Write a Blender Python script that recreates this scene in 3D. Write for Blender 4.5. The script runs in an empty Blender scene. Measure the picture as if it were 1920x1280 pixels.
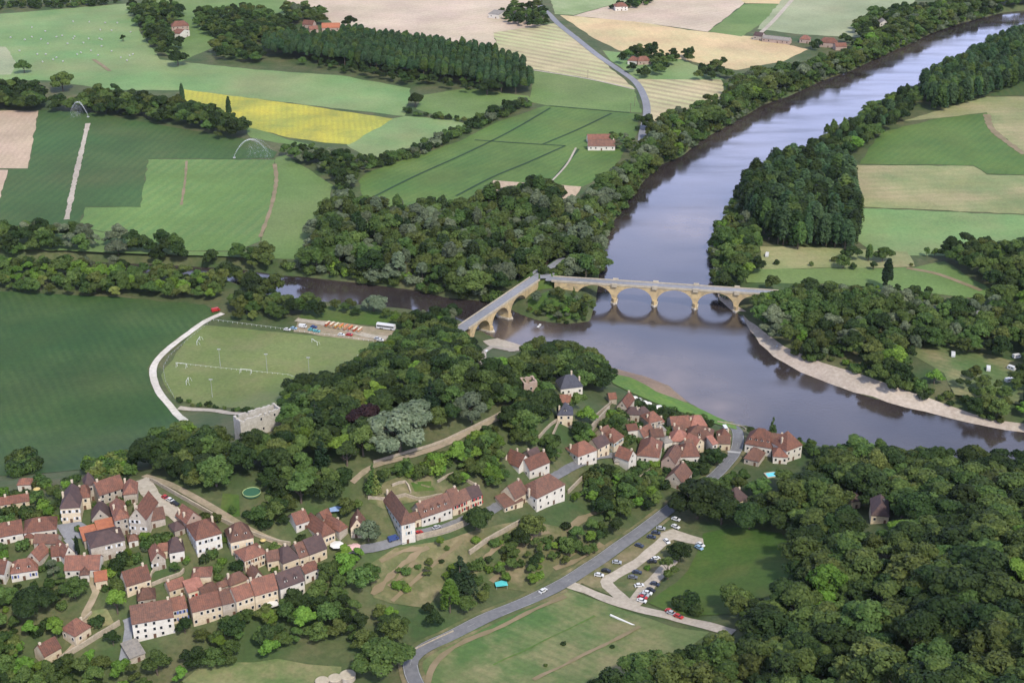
import bpy, bmesh, math, random
import numpy as np
from mathutils import Vector, Matrix

SC = bpy.context.scene
COL = SC.collection
R = math.radians

# ------------------------------------------------------------------ camera, sky, sun, exposure
CAM_H, FOC, YH = 370.0, 2667.0, -610.0
THETA = math.atan((640 - YH) / FOC)
cam = bpy.data.cameras.new('camera')
cam.sensor_width = 36.0
cam.lens = 36.0 * FOC / 1920.0
cam.clip_start, cam.clip_end = 1.0, 30000.0
camo = bpy.data.objects.new('camera', cam)
camo.location = (0, 0, CAM_H)
camo.rotation_euler = (math.pi / 2 - THETA, 0, 0)
COL.objects.link(camo)
SC.camera = camo

SUN_EL, SUN_AZ = R(50), R(152)        # azimuth clockwise from +Y (the direction the camera looks)
world = bpy.data.worlds.new('World')
SC.world = world
world.use_nodes = True
wn = world.node_tree
bg = wn.nodes['Background']
sky = wn.nodes.new('ShaderNodeTexSky')
sky.sky_type = 'NISHITA'
sky.sun_disc = False
sky.sun_elevation = SUN_EL
sky.sun_rotation = SUN_AZ
sky.air_density = 1.5
sky.dust_density = 2.0
sky.ozone_density = 1.6
# bright broken cloud band added low round the sky to brighten the river's reflection
wt = wn.nodes.new('ShaderNodeTexCoord')
wsep = wn.nodes.new('ShaderNodeSeparateXYZ')
wn.links.new(wt.outputs['Generated'], wsep.inputs[0])
wr = wn.nodes.new('ShaderNodeValToRGB')
wr.color_ramp.elements[0].position, wr.color_ramp.elements[0].color = 0.30, (1, 1, 1, 1)
wr.color_ramp.elements[1].position, wr.color_ramp.elements[1].color = 0.85, (0, 0, 0, 1)
el_ = wr.color_ramp.elements.new(0.48)
el_.color = (.42, .42, .42, 1)
wn.links.new(wsep.outputs[2], wr.inputs[0])
wmap = wn.nodes.new('ShaderNodeMapping')
wmap.inputs['Scale'].default_value = (1, 1, 2.6)
wn.links.new(wt.outputs['Generated'], wmap.inputs[0])
wnz = wn.nodes.new('ShaderNodeTexNoise')
wnz.inputs['Scale'].default_value = 2.3
wnz.inputs['Detail'].default_value = 5
wn.links.new(wmap.outputs[0], wnz.inputs['Vector'])
wm_ = wn.nodes.new('ShaderNodeMapRange')
wm_.inputs[1].default_value, wm_.inputs[2].default_value = 0.36, 0.60
wm_.inputs[3].default_value = 0.4
wn.links.new(wnz.outputs['Fac'], wm_.inputs[0])
wmul = wn.nodes.new('ShaderNodeMath')
wmul.operation = 'MULTIPLY'
wn.links.new(wm_.outputs[0], wmul.inputs[0])
wn.links.new(wr.outputs[0], wmul.inputs[1])
wmix = wn.nodes.new('ShaderNodeMix')
wmix.data_type = 'RGBA'
wmix.inputs[7].default_value = (12.3, 14.0, 22.0, 1)
wn.links.new(wmul.outputs[0], wmix.inputs[0])
wn.links.new(sky.outputs[0], wmix.inputs[6])
wn.links.new(wmix.outputs[2], bg.inputs[0])
bg.inputs[1].default_value = 0.085

sun = bpy.data.lights.new('sun', 'SUN')
sun.energy = 2.6
sun.angle = R(5)
sun.color = (1.0, 0.94, 0.83)
suno = bpy.data.objects.new('sun', sun)
sd = Vector((math.sin(SUN_AZ) * math.cos(SUN_EL), math.cos(SUN_AZ) * math.cos(SUN_EL), math.sin(SUN_EL)))
suno.rotation_euler = sd.to_track_quat('Z', 'Y').to_euler()
suno.location = (0, 0, 600)
COL.objects.link(suno)

SC.view_settings.view_transform = 'Standard'
SC.view_settings.look = 'None'
SC.view_settings.exposure = 0.62
SC.view_settings.gamma = 1.0
SC.cycles.max_bounces = 6
SC.cycles.diffuse_bounces = 1
SC.cycles.glossy_bounces = 3
SC.cycles.volume_bounces = 0

# ------------------------------------------------------------------ helpers
rng = random.Random(7)
TILE = {'A': (0, 860, 4), 'B': (400, 860, 4), 'C': (860, 700, 4), 'D': (1140, 680, 4), 'E': (0, 1060, 5.82),
        '1': (0, 0, 3), '2': (640, 0, 3), '3': (1280, 0, 3), '4': (0, 400, 3), '5': (480, 400, 3),
        '6': (1280, 400, 3), '7': (640, 853, 3), '8': (1280, 853, 3), 'G': (0, 0, 1), 'V': (840, 480, 3)}


def tp(t, x, y):
    ox, oy, s = TILE[t]
    return ox + x / s, oy + y / s


def ray(px, py):
    u = (px - 960) / FOC
    v = -(py - 640) / FOC
    c, s = math.cos(THETA), math.sin(THETA)
    return np.array([u, c + v * s, -s + v * c])


def P(px, py, z=6.0):
    d = ray(px, py)
    t = (z - CAM_H) / d[2]
    return np.array([d[0] * t, d[1] * t, z])


def proj(x, y, z):
    c, s = math.cos(THETA), math.sin(THETA)
    dz = z - CAM_H
    depth = y * c - dz * s
    up = y * s + dz * c
    return 960 + FOC * x / depth, 640 - FOC * up / depth, depth


def link(o, parent=None):
    COL.objects.link(o)
    if parent is not None:
        o.parent = parent
    return o


def obj(name, mesh, parent=None, loc=None, rz=None):
    o = bpy.data.objects.new(name, mesh)
    link(o, parent)
    if loc is not None:
        o.location = loc
    if rz is not None:
        o.rotation_euler = (0, 0, rz)
    return o


def empty(name, loc, rz=0.0):
    o = bpy.data.objects.new(name, None)
    o.empty_display_size = 0.5
    link(o)
    o.location = loc
    o.rotation_euler = (0, 0, rz)
    return o


def tag(o, label=None, cat=None, group=None, kind=None):
    if label:
        o['label'] = label
    if cat:
        o['category'] = cat
    if group:
        o['group'] = group
    if kind:
        o['kind'] = kind
    return o


class MB:
    """collects faces of one mesh"""

    def __init__(self):
        self.v, self.f, self.m = [], [], []

    def face(self, pts, m=0):
        n = len(self.v)
        self.v += [tuple(p) for p in pts]
        self.f.append(tuple(range(n, n + len(pts))))
        self.m.append(m)

    def box(self, x0, y0, z0, x1, y1, z1, m=0):
        n = len(self.v)
        self.v += [(x0, y0, z0), (x1, y0, z0), (x1, y1, z0), (x0, y1, z0), (x0, y0, z1), (x1, y0, z1), (x1, y1, z1), (x0, y1, z1)]
        for f in ((3, 2, 1, 0), (4, 5, 6, 7), (0, 1, 5, 4), (1, 2, 6, 5), (2, 3, 7, 6), (3, 0, 4, 7)):
            self.f.append(tuple(n + i for i in f))
            self.m.append(m)

    def prism(self, prof, axis, a, b, m=0):
        """closed 2-D profile extruded along an axis ('x': profile is (y,z); 'y': profile is (x,z); 'z': (x,y))"""
        def q(p, t):
            return {'x': (t, p[0], p[1]), 'y': (p[0], t, p[1]), 'z': (p[0], p[1], t)}[axis]
        n, k = len(self.v), len(prof)
        self.v += [q(p, a) for p in prof] + [q(p, b) for p in prof]
        self.f.append(tuple(range(n + k - 1, n - 1, -1)))
        self.f.append(tuple(range(n + k, n + 2 * k)))
        self.m += [m, m]
        for i in range(k):
            j = (i + 1) % k
            self.f.append((n + i, n + j, n + k + j, n + k + i))
            self.m.append(m)

    def tube(self, pts, rad, n=6, m=0):
        base = len(self.v)
        k = len(pts)
        for i, p in enumerate(pts):
            p = Vector(p)
            d = (Vector(pts[min(i + 1, k - 1)]) - Vector(pts[max(i - 1, 0)])).normalized()
            a = d.orthogonal().normalized()
            b = d.cross(a)
            r = rad[i] if isinstance(rad, (list, tuple)) else rad
            for j in range(n):
                t = 2 * math.pi * j / n
                self.v.append(tuple(p + a * math.cos(t) * r + b * math.sin(t) * r))
        for i in range(k - 1):
            for j in range(n):
                self.f.append((base + i * n + j, base + i * n + (j + 1) % n, base + (i + 1) * n + (j + 1) % n, base + (i + 1) * n + j))
                self.m.append(m)
        self.f.append(tuple(base + j for j in range(n - 1, -1, -1)))
        self.f.append(tuple(base + (k - 1) * n + j for j in range(n)))
        self.m += [m, m]

    def mesh(self, name, mats, fix=True):
        me = bpy.data.meshes.new(name)
        me.from_pydata(self.v, [], self.f)
        for mt in (mats if isinstance(mats, (list, tuple)) else [mats]):
            me.materials.append(mt)
        me.polygons.foreach_set('material_index', self.m)
        if fix:
            bm = bmesh.new()
            bm.from_mesh(me)
            bmesh.ops.recalc_face_normals(bm, faces=bm.faces)
            bm.to_mesh(me)
            bm.free()
        me.update()
        return me

    def build(self, name, mats, parent=None, loc=None, rz=None):
        return obj(name, self.mesh(name, mats), parent, loc, rz)


# ------------------------------------------------------------------ materials
def mat(name, c1, c2=None, scale=0.3, rough=0.85, c3=None, scale3=3.0, amt3=0.35, rnd=0.0, spec=0.25, stripes=None, coord='Object', detail=5, bump=0.0, lo=0.38, hi=0.62):
    m = bpy.data.materials.new(name)
    m.use_nodes = True
    nt = m.node_tree
    N, L = nt.nodes, nt.links
    b = N['Principled BSDF']
    b.inputs['Roughness'].default_value = rough
    b.inputs['Specular IOR Level'].default_value = spec
    tc = N.new('ShaderNodeTexCoord')
    co = tc.outputs[coord]

    def rgb(c):
        n = N.new('ShaderNodeRGB')
        n.outputs[0].default_value = (*c, 1)
        return n.outputs[0]

    def mix(fac, a, bb, typ='MIX'):
        n = N.new('ShaderNodeMix')
        n.data_type = 'RGBA'
        n.blend_type = typ
        if isinstance(fac, float):
            n.inputs[0].default_value = fac
        else:
            L.new(fac, n.inputs[0])
        L.new(a, n.inputs[6])
        L.new(bb, n.inputs[7])
        return n.outputs[2]

    def noise(s, d=5):
        n = N.new('ShaderNodeTexNoise')
        n.inputs['Scale'].default_value = s
        n.inputs['Detail'].default_value = d
        n.inputs['Roughness'].default_value = 0.6
        L.new(co, n.inputs['Vector'])
        return n.outputs['Fac']

    def ramp(x, a, bb, v0=0.0, v1=1.0):
        n = N.new('ShaderNodeMapRange')
        n.inputs[1].default_value = a
        n.inputs[2].default_value = bb
        n.inputs[3].default_value = v0
        n.inputs[4].default_value = v1
        L.new(x, n.inputs[0])
        return n.outputs[0]
    out = rgb(c1)
    if c2 is not None:
        out = mix(ramp(noise(scale, detail), lo, hi), out, rgb(c2))
    if c3 is not None:
        out = mix(ramp(noise(scale3, 6), 0.45, 0.7, 0.0, amt3), out, rgb(c3))
    if stripes is not None:            # (angle, period in metres, colour, amount, distortion)
        ang, per, sc, am, di = stripes
        mp = N.new('ShaderNodeMapping')
        mp.inputs['Rotation'].default_value = (0, 0, ang)
        L.new(co, mp.inputs['Vector'])
        w = N.new('ShaderNodeTexWave')
        w.inputs['Scale'].default_value = 2 * math.pi / per / 20.0
        w.inputs['Distortion'].default_value = di
        w.inputs['Detail'].default_value = 2
        w.inputs['Detail Scale'].default_value = 0.6
        L.new(mp.outputs[0], w.inputs['Vector'])
        nn = noise(0.02, 3)
        mul = N.new('ShaderNodeMath')
        mul.operation = 'MULTIPLY'
        L.new(ramp(w.outputs['Fac'], 0.3, 0.8, 0.0, am), mul.inputs[0])
        L.new(ramp(nn, 0.35, 0.6, 0.35, 1.0), mul.inputs[1])
        out = mix(mul.outputs[0], out, rgb(sc))
    if scale < 0.09 and coord == 'Object':
        h2 = N.new('ShaderNodeHueSaturation')
        m2 = N.new('ShaderNodeMath')
        m2.operation = 'MULTIPLY'
        L.new(ramp(noise(0.013, 6), 0.32, 0.68, 0.83, 1.14), m2.inputs[0])
        L.new(ramp(noise(0.55, 8), 0.3, 0.7, 0.84, 1.16), m2.inputs[1])
        L.new(m2.outputs[0], h2.inputs['Value'])
        L.new(ramp(noise(0.02, 4), 0.35, 0.65, 0.49, 0.51), h2.inputs['Hue'])
        L.new(out, h2.inputs['Color'])
        out = h2.outputs[0]
    if rnd:
        oi = N.new('ShaderNodeObjectInfo')
        hs = N.new('ShaderNodeHueSaturation')
        hs.inputs['Saturation'].default_value = 1.0
        L.new(ramp(oi.outputs['Random'], 0, 1, 1 - rnd, 1 + rnd), hs.inputs['Value'])
        L.new(out, hs.inputs['Color'])
        out = hs.outputs[0]
    L.new(out, b.inputs['Base Color'])
    if bump:
        bp = N.new('ShaderNodeBump')
        bp.inputs['Strength'].default_value = bump
        bp.inputs['Distance'].default_value = 0.3
        L.new(noise(1.2, 6), bp.inputs['Height'])
        L.new(bp.outputs[0], b.inputs['Normal'])
    return m


def leafmat(name, ca, cb, rnd=0.32):
    m = bpy.data.materials.new(name)
    m.use_nodes = True
    nt = m.node_tree
    N, L = nt.nodes, nt.links
    b = N['Principled BSDF']
    b.inputs['Roughness'].default_value = 0.65
    b.inputs['Specular IOR Level'].default_value = 0.1
    at = N.new('ShaderNodeAttribute')
    at.attribute_name = 'leaf'
    mx = N.new('ShaderNodeMix')
    mx.data_type = 'RGBA'
    mx.inputs[6].default_value = (*ca, 1)
    mx.inputs[7].default_value = (*cb, 1)
    L.new(at.outputs['Fac'], mx.inputs[0])
    oi = N.new('ShaderNodeObjectInfo')
    hs = N.new('ShaderNodeHueSaturation')
    mr = N.new('ShaderNodeMapRange')
    mr.inputs[3].default_value = 1 - rnd
    mr.inputs[4].default_value = 1 + rnd
    L.new(oi.outputs['Random'], mr.inputs[0])
    L.new(mr.outputs[0], hs.inputs['Value'])
    mul = N.new('ShaderNodeMath')
    mul.operation = 'MULTIPLY'
    mul.inputs[1].default_value = 7.31
    L.new(oi.outputs['Random'], mul.inputs[0])
    fr = N.new('ShaderNodeMath')
    fr.operation = 'FRACT'
    L.new(mul.outputs[0], fr.inputs[0])
    mh = N.new('ShaderNodeMapRange')
    mh.inputs[3].default_value = 0.485
    mh.inputs[4].default_value = 0.518
    L.new(fr.outputs[0], mh.inputs[0])
    L.new(mh.outputs[0], hs.inputs['Hue'])
    L.new(mx.outputs[2], hs.inputs['Color'])
    L.new(hs.outputs[0], b.inputs['Base Color'])
    return m


# ------------------------------------------------------------------ terrain
PLAIN = 6.0
GX0, GX1, GY0, GY1, GS = -960.0, 960.0, 360.0, 2200.0, 4.0
gx = np.arange(GX0, GX1 + 0.1, GS)
gy = np.arange(GY0, GY1 + 0.1, GS)
CP = [  # (pixel x, pixel y, height above the river) of the hill, its slopes and the plain round it
    (0, 0, 0), (500, 0, 0), (1000, 0, 0), (1500, 0, 0), (1920, 0, 0), (0, 250, 0), (500, 250, 0), (1000, 250, 0), (1920, 250, 0),
    (-60, 480, 0), (300, 500, 0), (700, 560, 0), (1000, 480, 0), (1500, 500, 0), (1950, 480, 0), (-60, 620, 0), (150, 650, 1), (300, 640, 1), (400, 640, 1),
    (520, 640, 1), (640, 640, 1), (720, 610, 1), (840, 590, 1), (60, 760, 4), (180, 760, 4), (300, 720, 3), (420, 720, 3), (500, 720, 4), (330, 780, 7), (560, 690, 4),
    (-60, 800, 6), (0, 860, 14), (100, 860, 15), (200, 850, 17),
    (450, 815, 32), (600, 790, 42), (740, 765, 50), (850, 740, 52), (950, 720, 44), (1040, 735, 33), (780, 690, 28), (900, 660, 18), (660, 740, 36), (1090, 700, 14),
    (1010, 655, 6), (930, 645, 6), (1060, 800, 32), (1190, 760, 11), (1300, 795, 8), (1400, 820, 8), (1150, 715, 6), (1240, 745, 6),
    (860, 960, 30), (780, 1000, 32), (950, 930, 29), (1010, 905, 28), (1090, 868, 23), (1180, 850, 15), (1260, 880, 10), (1300, 850, 9), (1370, 830, 8), (1450, 850, 8),
    (900, 850, 42), (1000, 820, 36), (800, 900, 42), (700, 930, 42),
    (1275, 940, 9), (1190, 1000, 11), (1100, 1065, 12), (1000, 1122, 15), (920, 1155, 16), (850, 1190, 18), (790, 1215, 19), (770, 1260, 19),
    (1230, 1060, 11), (1200, 1130, 13), (1100, 1170, 15), (1000, 1200, 16), (900, 1240, 18), (1000, 1285, 19), (1300, 1200, 16), (1380, 1060, 12), (1400, 1000, 11),
    (700, 1100, 24), (800, 1060, 25), (950, 1020, 22), (740, 1030, 29), (880, 1070, 19), (1100, 980, 17), (1180, 930, 14), (640, 1060, 29),
    (200, 935, 42), (110, 970, 42), (300, 945, 45), (400, 940, 45), (500, 940, 43), (200, 1040, 36), (370, 1000, 38), (480, 1050, 33), (560, 1040, 32), (620, 1010, 33),
    (290, 1180, 24), (400, 1150, 25), (480, 1130, 26), (560, 1100, 27), (150, 1190, 24), (60, 1130, 29), (0, 1000, 38), (0, 1280, 16), (150, 1280, 16), (300, 1290, 16), (500, 1260, 18), (650, 1260, 18), (-80, 1000, 38), (-80, 1280, 18),
    (1390, 940, 9), (1450, 890, 8), (1520, 880, 9), (1560, 930, 16), (1650, 975, 25), (1600, 1100, 34), (1550, 860, 7), (1700, 880, 7), (1800, 895, 7), (1920, 905, 8), (1920, 1000, 34), (1920, 1120, 56), (1800, 1250, 54),
    (1920, 1290, 68), (1600, 1250, 36), (1400, 1250, 22), (1200, 1285, 19), (1500, 1060, 20), (2050, 1100, 60), (1800, 860, 4), (1700, 800, 0), (1920, 800, 0), (1400, 700, 0), (1200, 660, 0)]
cpw = np.array([P(a, b, c) for a, b, c in CP])


def _U(r2):
    return 0.5 * r2 * np.log(r2 + 1e-6)


cs = 100.0
X = cpw[:, :2] / cs
hv = cpw[:, 2] - 2.0
n_ = len(X)
d2 = ((X[:, None, :] - X[None, :, :]) ** 2).sum(-1)
A_ = np.zeros((n_ + 3, n_ + 3))
A_[:n_, :n_] = _U(d2) + 0.05 * np.eye(n_)
A_[:n_, n_] = 1
A_[:n_, n_ + 1:] = X
A_[n_:, :n_] = A_[:n_, n_:].T
sol = np.linalg.solve(A_, np.concatenate([hv, np.zeros(3)]))


def tps(px, py):
    q = np.stack([px, py], -1) / cs
    out = np.zeros(len(q))
    for i in range(0, len(q), 40000):
        qq = q[i:i + 40000]
        out[i:i + 40000] = _U(((qq[:, None, :] - X[None]) ** 2).sum(-1)) @ sol[:n_] + sol[n_] + qq @ sol[n_ + 1:]
    return out


RIVER_N = [(2150, -10), (1920, 20), (1880, 24), (1800, 44), (1747, 62), (1707, 82), (1653, 105), (1597, 132), (1540, 152), (1480, 180), (1430, 197), (1403, 214), (1343, 247), (1313, 264),
           (1280, 292), (1237, 310), (1207, 339), (1180, 372), (1150, 415), (1132, 442), (1127, 480), (1122, 520), (1117, 565), (1105, 602), (1060, 607), (1010, 600), (975, 588),
           (957, 579), (907, 564), (840, 558), (780, 544), (680, 531), (563, 518), (527, 516), (447, 504), (340, 498), (160, 490), (0, 488), (-400, 480)]
RIVER_S = [(-400, 500), (0, 509), (160, 511), (340, 519), (430, 528), (520, 560), (560, 566), (620, 570), (760, 582), (850, 596), (885, 612), (925, 634), (975, 648), (1010, 653), (1080, 668), (1150, 692),
           (1210, 708), (1250, 724), (1270, 742), (1295, 757), (1345, 785), (1400, 800), (1500, 828), (1560, 845), (1640, 862), (1740, 876), (1920, 900), (2200, 940)]
RIVER_E = [(2200, 868), (1920, 809), (1850, 798), (1775, 781), (1700, 763), (1650, 749), (1600, 734), (1545, 712), (1500, 695), (1450, 666), (1424, 642), (1402, 610), (1394, 592), (1372, 580), (1354, 566), (1345, 540), (1340, 505),
           (1334, 470), (1346, 440), (1365, 410), (1372, 385), (1395, 352), (1440, 330), (1500, 300), (1560, 265), (1620, 226), (1680, 195), (1740, 160), (1800, 130), (1850, 105), (1920, 84), (2150, 20)]
river = np.array([P(a, b, 0)[:2] for a, b in RIVER_N + RIVER_S + RIVER_E])


def inside(px, py, poly):
    c = np.zeros(len(px), bool)
    k = len(poly)
    j = k - 1
    for i in range(k):
        xi, yi = poly[i]
        xj, yj = poly[j]
        if yi != yj:
            c ^= ((yi > py) != (yj > py)) & (px < (xj - xi) * (py - yi) / (yj - yi) + xi)
        j = i
    return c


def polydist(px, py, poly, closed=True):
    best = np.full(len(px), 1e9)
    k = len(poly)
    for i in range(k if closed else k - 1):
        a, b = poly[i], poly[(i + 1) % k]
        d = b - a
        L2 = max(d @ d, 1e-9)
        t = np.clip(((px - a[0]) * d[0] + (py - a[1]) * d[1]) / L2, 0, 1)
        best = np.minimum(best, np.hypot(px - a[0] - t * d[0], py - a[1] - t * d[1]))
    return best


XX, YY = np.meshgrid(gx, gy)
fx, fy = XX.ravel(), YY.ravel()
hh = PLAIN + np.maximum(0, tps(fx, fy) - 6.0 + 1.5)          # the plain is exactly flat
sdv = polydist(fx, fy, river) * np.where(inside(fx, fy, river), -1, 1)
beach_ref = np.array([P(a, b, 0)[:2] for a, b in ((1395, 580), (1450, 655), (1600, 725), (1750, 768), (1920, 800), (2200, 850))])
beach2 = np.array([P(a, b, 0)[:2] for a, b in ((925, 640), (1000, 655), (1150, 700), (1260, 740), (1320, 770))])
bd = np.minimum(polydist(fx, fy, beach_ref, False), polydist(fx, fy, beach2, False))
bw = 11 + 17 * np.clip(1 - (bd - 15) / 40, 0, 1)
bank = np.clip(sdv / bw, -0.5, 1.0)
ramp_ = np.where(bank > 0, bank * (1.6 - 0.6 * bank), bank)
hh = np.where(sdv < bw, np.where(sdv > 0, ramp_ * hh, ramp_ * 6), hh)
nz = np.sin(fx * 0.11 + 2 * np.sin(fy * 0.07)) * np.sin(fy * 0.13 + 1.7 * np.sin(fx * 0.05))
ic_ = P(1040, 556, 8)
hh = hh + 5.5 * np.exp(-((fx - ic_[0]) ** 2 + (fy - ic_[1]) ** 2) / 13.0 ** 2) * np.clip(sdv / 8, 0, 1)
hh = hh + 0.5 * nz * np.clip((hh - 8) / 6, 0, 1)
HG = hh.reshape(XX.shape)


def hgt(x, y):
    u = min(max((x - GX0) / GS, 0), len(gx) - 1.001)
    v = min(max((y - GY0) / GS, 0), len(gy) - 1.001)
    i, j = int(u), int(v)
    a, b = u - i, v - j
    return float((HG[j, i] * (1 - a) + HG[j, i + 1] * a) * (1 - b) + (HG[j + 1, i] * (1 - a) + HG[j + 1, i + 1] * a) * b)


def hit(px, py, off=0.0):
    """where the ray of a pixel meets the terrain raised by off metres"""
    d = ray(px, py)
    d = d / np.hypot(d[0], d[1])
    t0 = max(1.0, (120 + off - CAM_H) / d[2])
    t = t0
    while t < 6000:
        z = CAM_H + d[2] * t
        if z <= hgt(d[0] * t, d[1] * t) + off:
            break
        t += 3.0
    lo, hi = t - 3.0, t
    for _ in range(14):
        m = (lo + hi) / 2
        if CAM_H + d[2] * m <= hgt(d[0] * m, d[1] * m) + off:
            hi = m
        else:
            lo = m
    return np.array([d[0] * hi, d[1] * hi, CAM_H + d[2] * hi])


# ground sheet: fine grid, carried on to the horizon by coarse rows
ex = np.concatenate([[-12000, -6000, -3000, -1500], gx, [1500, 3000, 6000, 12000]])
ey = np.concatenate([[-3000, -500, 200], gy, [2600, 3500, 6000, 14000]])
EX, EY = np.meshgrid(ex, ey)
EZ = np.full(EX.shape, PLAIN)
EZ[3:3 + len(gy), 4:4 + len(gx)] = HG
EZ[3:3 + len(gy), :4] = HG[:, :1]
EZ[3:3 + len(gy), 4 + len(gx):] = HG[:, -1:]
EZ[:3, :] = EZ[3:4, :]
nx_, ny_ = len(ex), len(ey)
gm = bpy.data.meshes.new('ground')
ii = np.arange(nx_ * ny_).reshape(ny_, nx_)
q = np.stack([ii[:-1, :-1], ii[:-1, 1:], ii[1:, 1:], ii[1:, :-1]], -1).reshape(-1, 4)
gm.vertices.add(nx_ * ny_)
gm.vertices.foreach_set('co', np.stack([EX, EY, EZ], -1).ravel())
gm.loops.add(q.size)
gm.loops.foreach_set('vertex_index', q.ravel().astype(np.int32))
gm.polygons.add(len(q))
gm.polygons.foreach_set('loop_start', np.arange(0, q.size, 4).astype(np.int32))
gm.update(calc_edges=True)
gm.polygons.foreach_set('use_smooth', np.ones(len(q), bool))

M = {}
M['ground'] = mat('rough_grass', (.045, .078, .024), (.105, .105, .048), 0.035, c3=(.05, .075, .025), scale3=0.25, amt3=0.8, detail=8, bump=0.3)
gm.materials.append(M['ground'])
tag(obj('ground', gm), kind='structure')

# river
mw = bpy.data.materials.new('river_water')
mw.use_nodes = True
N, L = mw.node_tree.nodes, mw.node_tree.links
b = N['Principled BSDF']
b.inputs['Roughness'].default_value = 0.11
b.inputs['IOR'].default_value = 1.9
tc = N.new('ShaderNodeTexCoord')
n1 = N.new('ShaderNodeTexNoise')
n1.inputs['Scale'].default_value = 0.012
n1.inputs['Detail'].default_value = 5
L.new(tc.outputs['Object'], n1.inputs['Vector'])
cr = N.new('ShaderNodeValToRGB')
cr.color_ramp.elements[0].position = 0.42
cr.color_ramp.elements[0].color = (.030, .024, .024, 1)
cr.color_ramp.elements[1].position = 0.68
cr.color_ramp.elements[1].color = (.065, .052, .045, 1)
L.new(n1.outputs['Fac'], cr.inputs[0])
geo = N.new('ShaderNodeNewGeometry')
shal = None
for sx_, sy_, sr_ in ((1225, 712, 46.0), (1120, 668, 34.0), (1330, 770, 30.0), (1290, 420, 40.0), (985, 628, 22.0)):
    sp_ = P(sx_, sy_, 0)
    vd = N.new('ShaderNodeVectorMath')
    vd.operation = 'DISTANCE'
    vd.inputs[1].default_value = tuple(sp_)
    L.new(geo.outputs['Position'], vd.inputs[0])
    mrg = N.new('ShaderNodeMapRange')
    mrg.inputs[1].default_value, mrg.inputs[2].default_value = sr_ * 1.25, sr_ * .3
    L.new(vd.outputs['Value'], mrg.inputs[0])
    if shal is None:
        shal = mrg.outputs[0]
    else:
        mx0 = N.new('ShaderNodeMath')
        mx0.operation = 'MAXIMUM'
        L.new(shal, mx0.inputs[0])
        L.new(mrg.outputs[0], mx0.inputs[1])
        shal = mx0.outputs[0]
n3 = N.new('ShaderNodeTexNoise')
n3.inputs['Scale'].default_value = 0.05
n3.inputs['Detail'].default_value = 7
L.new(tc.outputs['Object'], n3.inputs['Vector'])
mm = N.new('ShaderNodeMath')
mm.operation = 'MULTIPLY'
L.new(shal, mm.inputs[0])
L.new(n3.outputs['Fac'], mm.inputs[1])
mb_ = N.new('ShaderNodeMix')
mb_.data_type = 'RGBA'
mb_.inputs[7].default_value = (.20, .15, .115, 1)
L.new(mm.outputs[0], mb_.inputs[0])
L.new(cr.outputs[0], mb_.inputs[6])
L.new(mb_.outputs[2], b.inputs['Base Color'])
nmap = N.new('ShaderNodeMapping')
nmap.inputs['Rotation'].default_value = (0, 0, R(-35))
nmap.inputs['Scale'].default_value = (1, 4, 1)
L.new(tc.outputs['Object'], nmap.inputs[0])
n4 = N.new('ShaderNodeTexNoise')
n4.inputs['Scale'].default_value = 0.012
n4.inputs['Detail'].default_value = 6
L.new(nmap.outputs[0], n4.inputs['Vector'])
rmr = N.new('ShaderNodeMapRange')
rmr.inputs[1].default_value, rmr.inputs[2].default_value = 0.4, 0.65
rmr.inputs[3].default_value, rmr.inputs[4].default_value = 0.07, 0.24
L.new(n4.outputs['Fac'], rmr.inputs[0])
L.new(rmr.outputs[0], b.inputs['Roughness'])
n2 = N.new('ShaderNodeTexNoise')
n2.inputs['Scale'].default_value = 0.5
n2.inputs['Detail'].default_value = 4
L.new(tc.outputs['Object'], n2.inputs['Vector'])
bp = N.new('ShaderNodeBump')
bp.inputs['Strength'].default_value = 0.09
bp.inputs['Distance'].default_value = 0.35
L.new(n2.outputs['Fac'], bp.inputs['Height'])
L.new(bp.outputs[0], b.inputs['Normal'])
w = MB()
w.face([(-1400, 340, 0), (1400, 340, 0), (1400, 2600, 0), (-1400, 2600, 0)])
tag(obj('river', w.mesh('river', mw, False)), kind='structure')
WATER_BSDF = b

# ------------------------------------------------------------------ sheets lying on the ground
def drape_mesh(name, pts, m, off, step=None):
    """polygon (world xy) laid on the terrain; step cuts it so that it follows slopes"""
    bm = bmesh.new()
    vs = [bm.verts.new((p[0], p[1], 0)) for p in pts]
    f = bm.faces.new(vs)
    bmesh.ops.triangulate(bm, faces=[f])
    if step:
        for ax in (0, 1):
            lo = min(p[ax] for p in pts)
            hi = max(p[ax] for p in pts)
            t = math.ceil(lo / step) * step
            while t < hi:
                co = (t, 0, 0) if ax == 0 else (0, t, 0)
                no = (1, 0, 0) if ax == 0 else (0, 1, 0)
                bmesh.ops.bisect_plane(bm, geom=bm.verts[:] + bm.edges[:] + bm.faces[:], plane_co=co, plane_no=no)
                t += step
    for v in bm.verts:
        v.co.z = (hgt(v.co.x, v.co.y) if step else PLAIN) + off
    bm.normal_update()
    for f in bm.faces:
        if f.normal.z < 0:
            f.normal_flip()
        f.smooth = True
    me = bpy.data.meshes.new(name)
    bm.to_mesh(me)
    bm.free()
    me.materials.append(m)
    return me


def sub_jitter(pts, every=18.0, amp=0.7, seed=0):
    """hand-drawn edge: break long edges and shift the new points a little"""
    r = random.Random(seed)
    out = []
    k = len(pts)
    for i in range(k):
        a, b = np.array(pts[i]), np.array(pts[(i + 1) % k])
        n = max(1, int(np.hypot(*(b - a)) / every))
        for j in range(n):
            p = a + (b - a) * j / n
            if j:
                p = p + np.array([r.uniform(-amp, amp), r.uniform(-amp, amp)])
            out.append(p)
    return out


SHEETN = [0]


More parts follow.
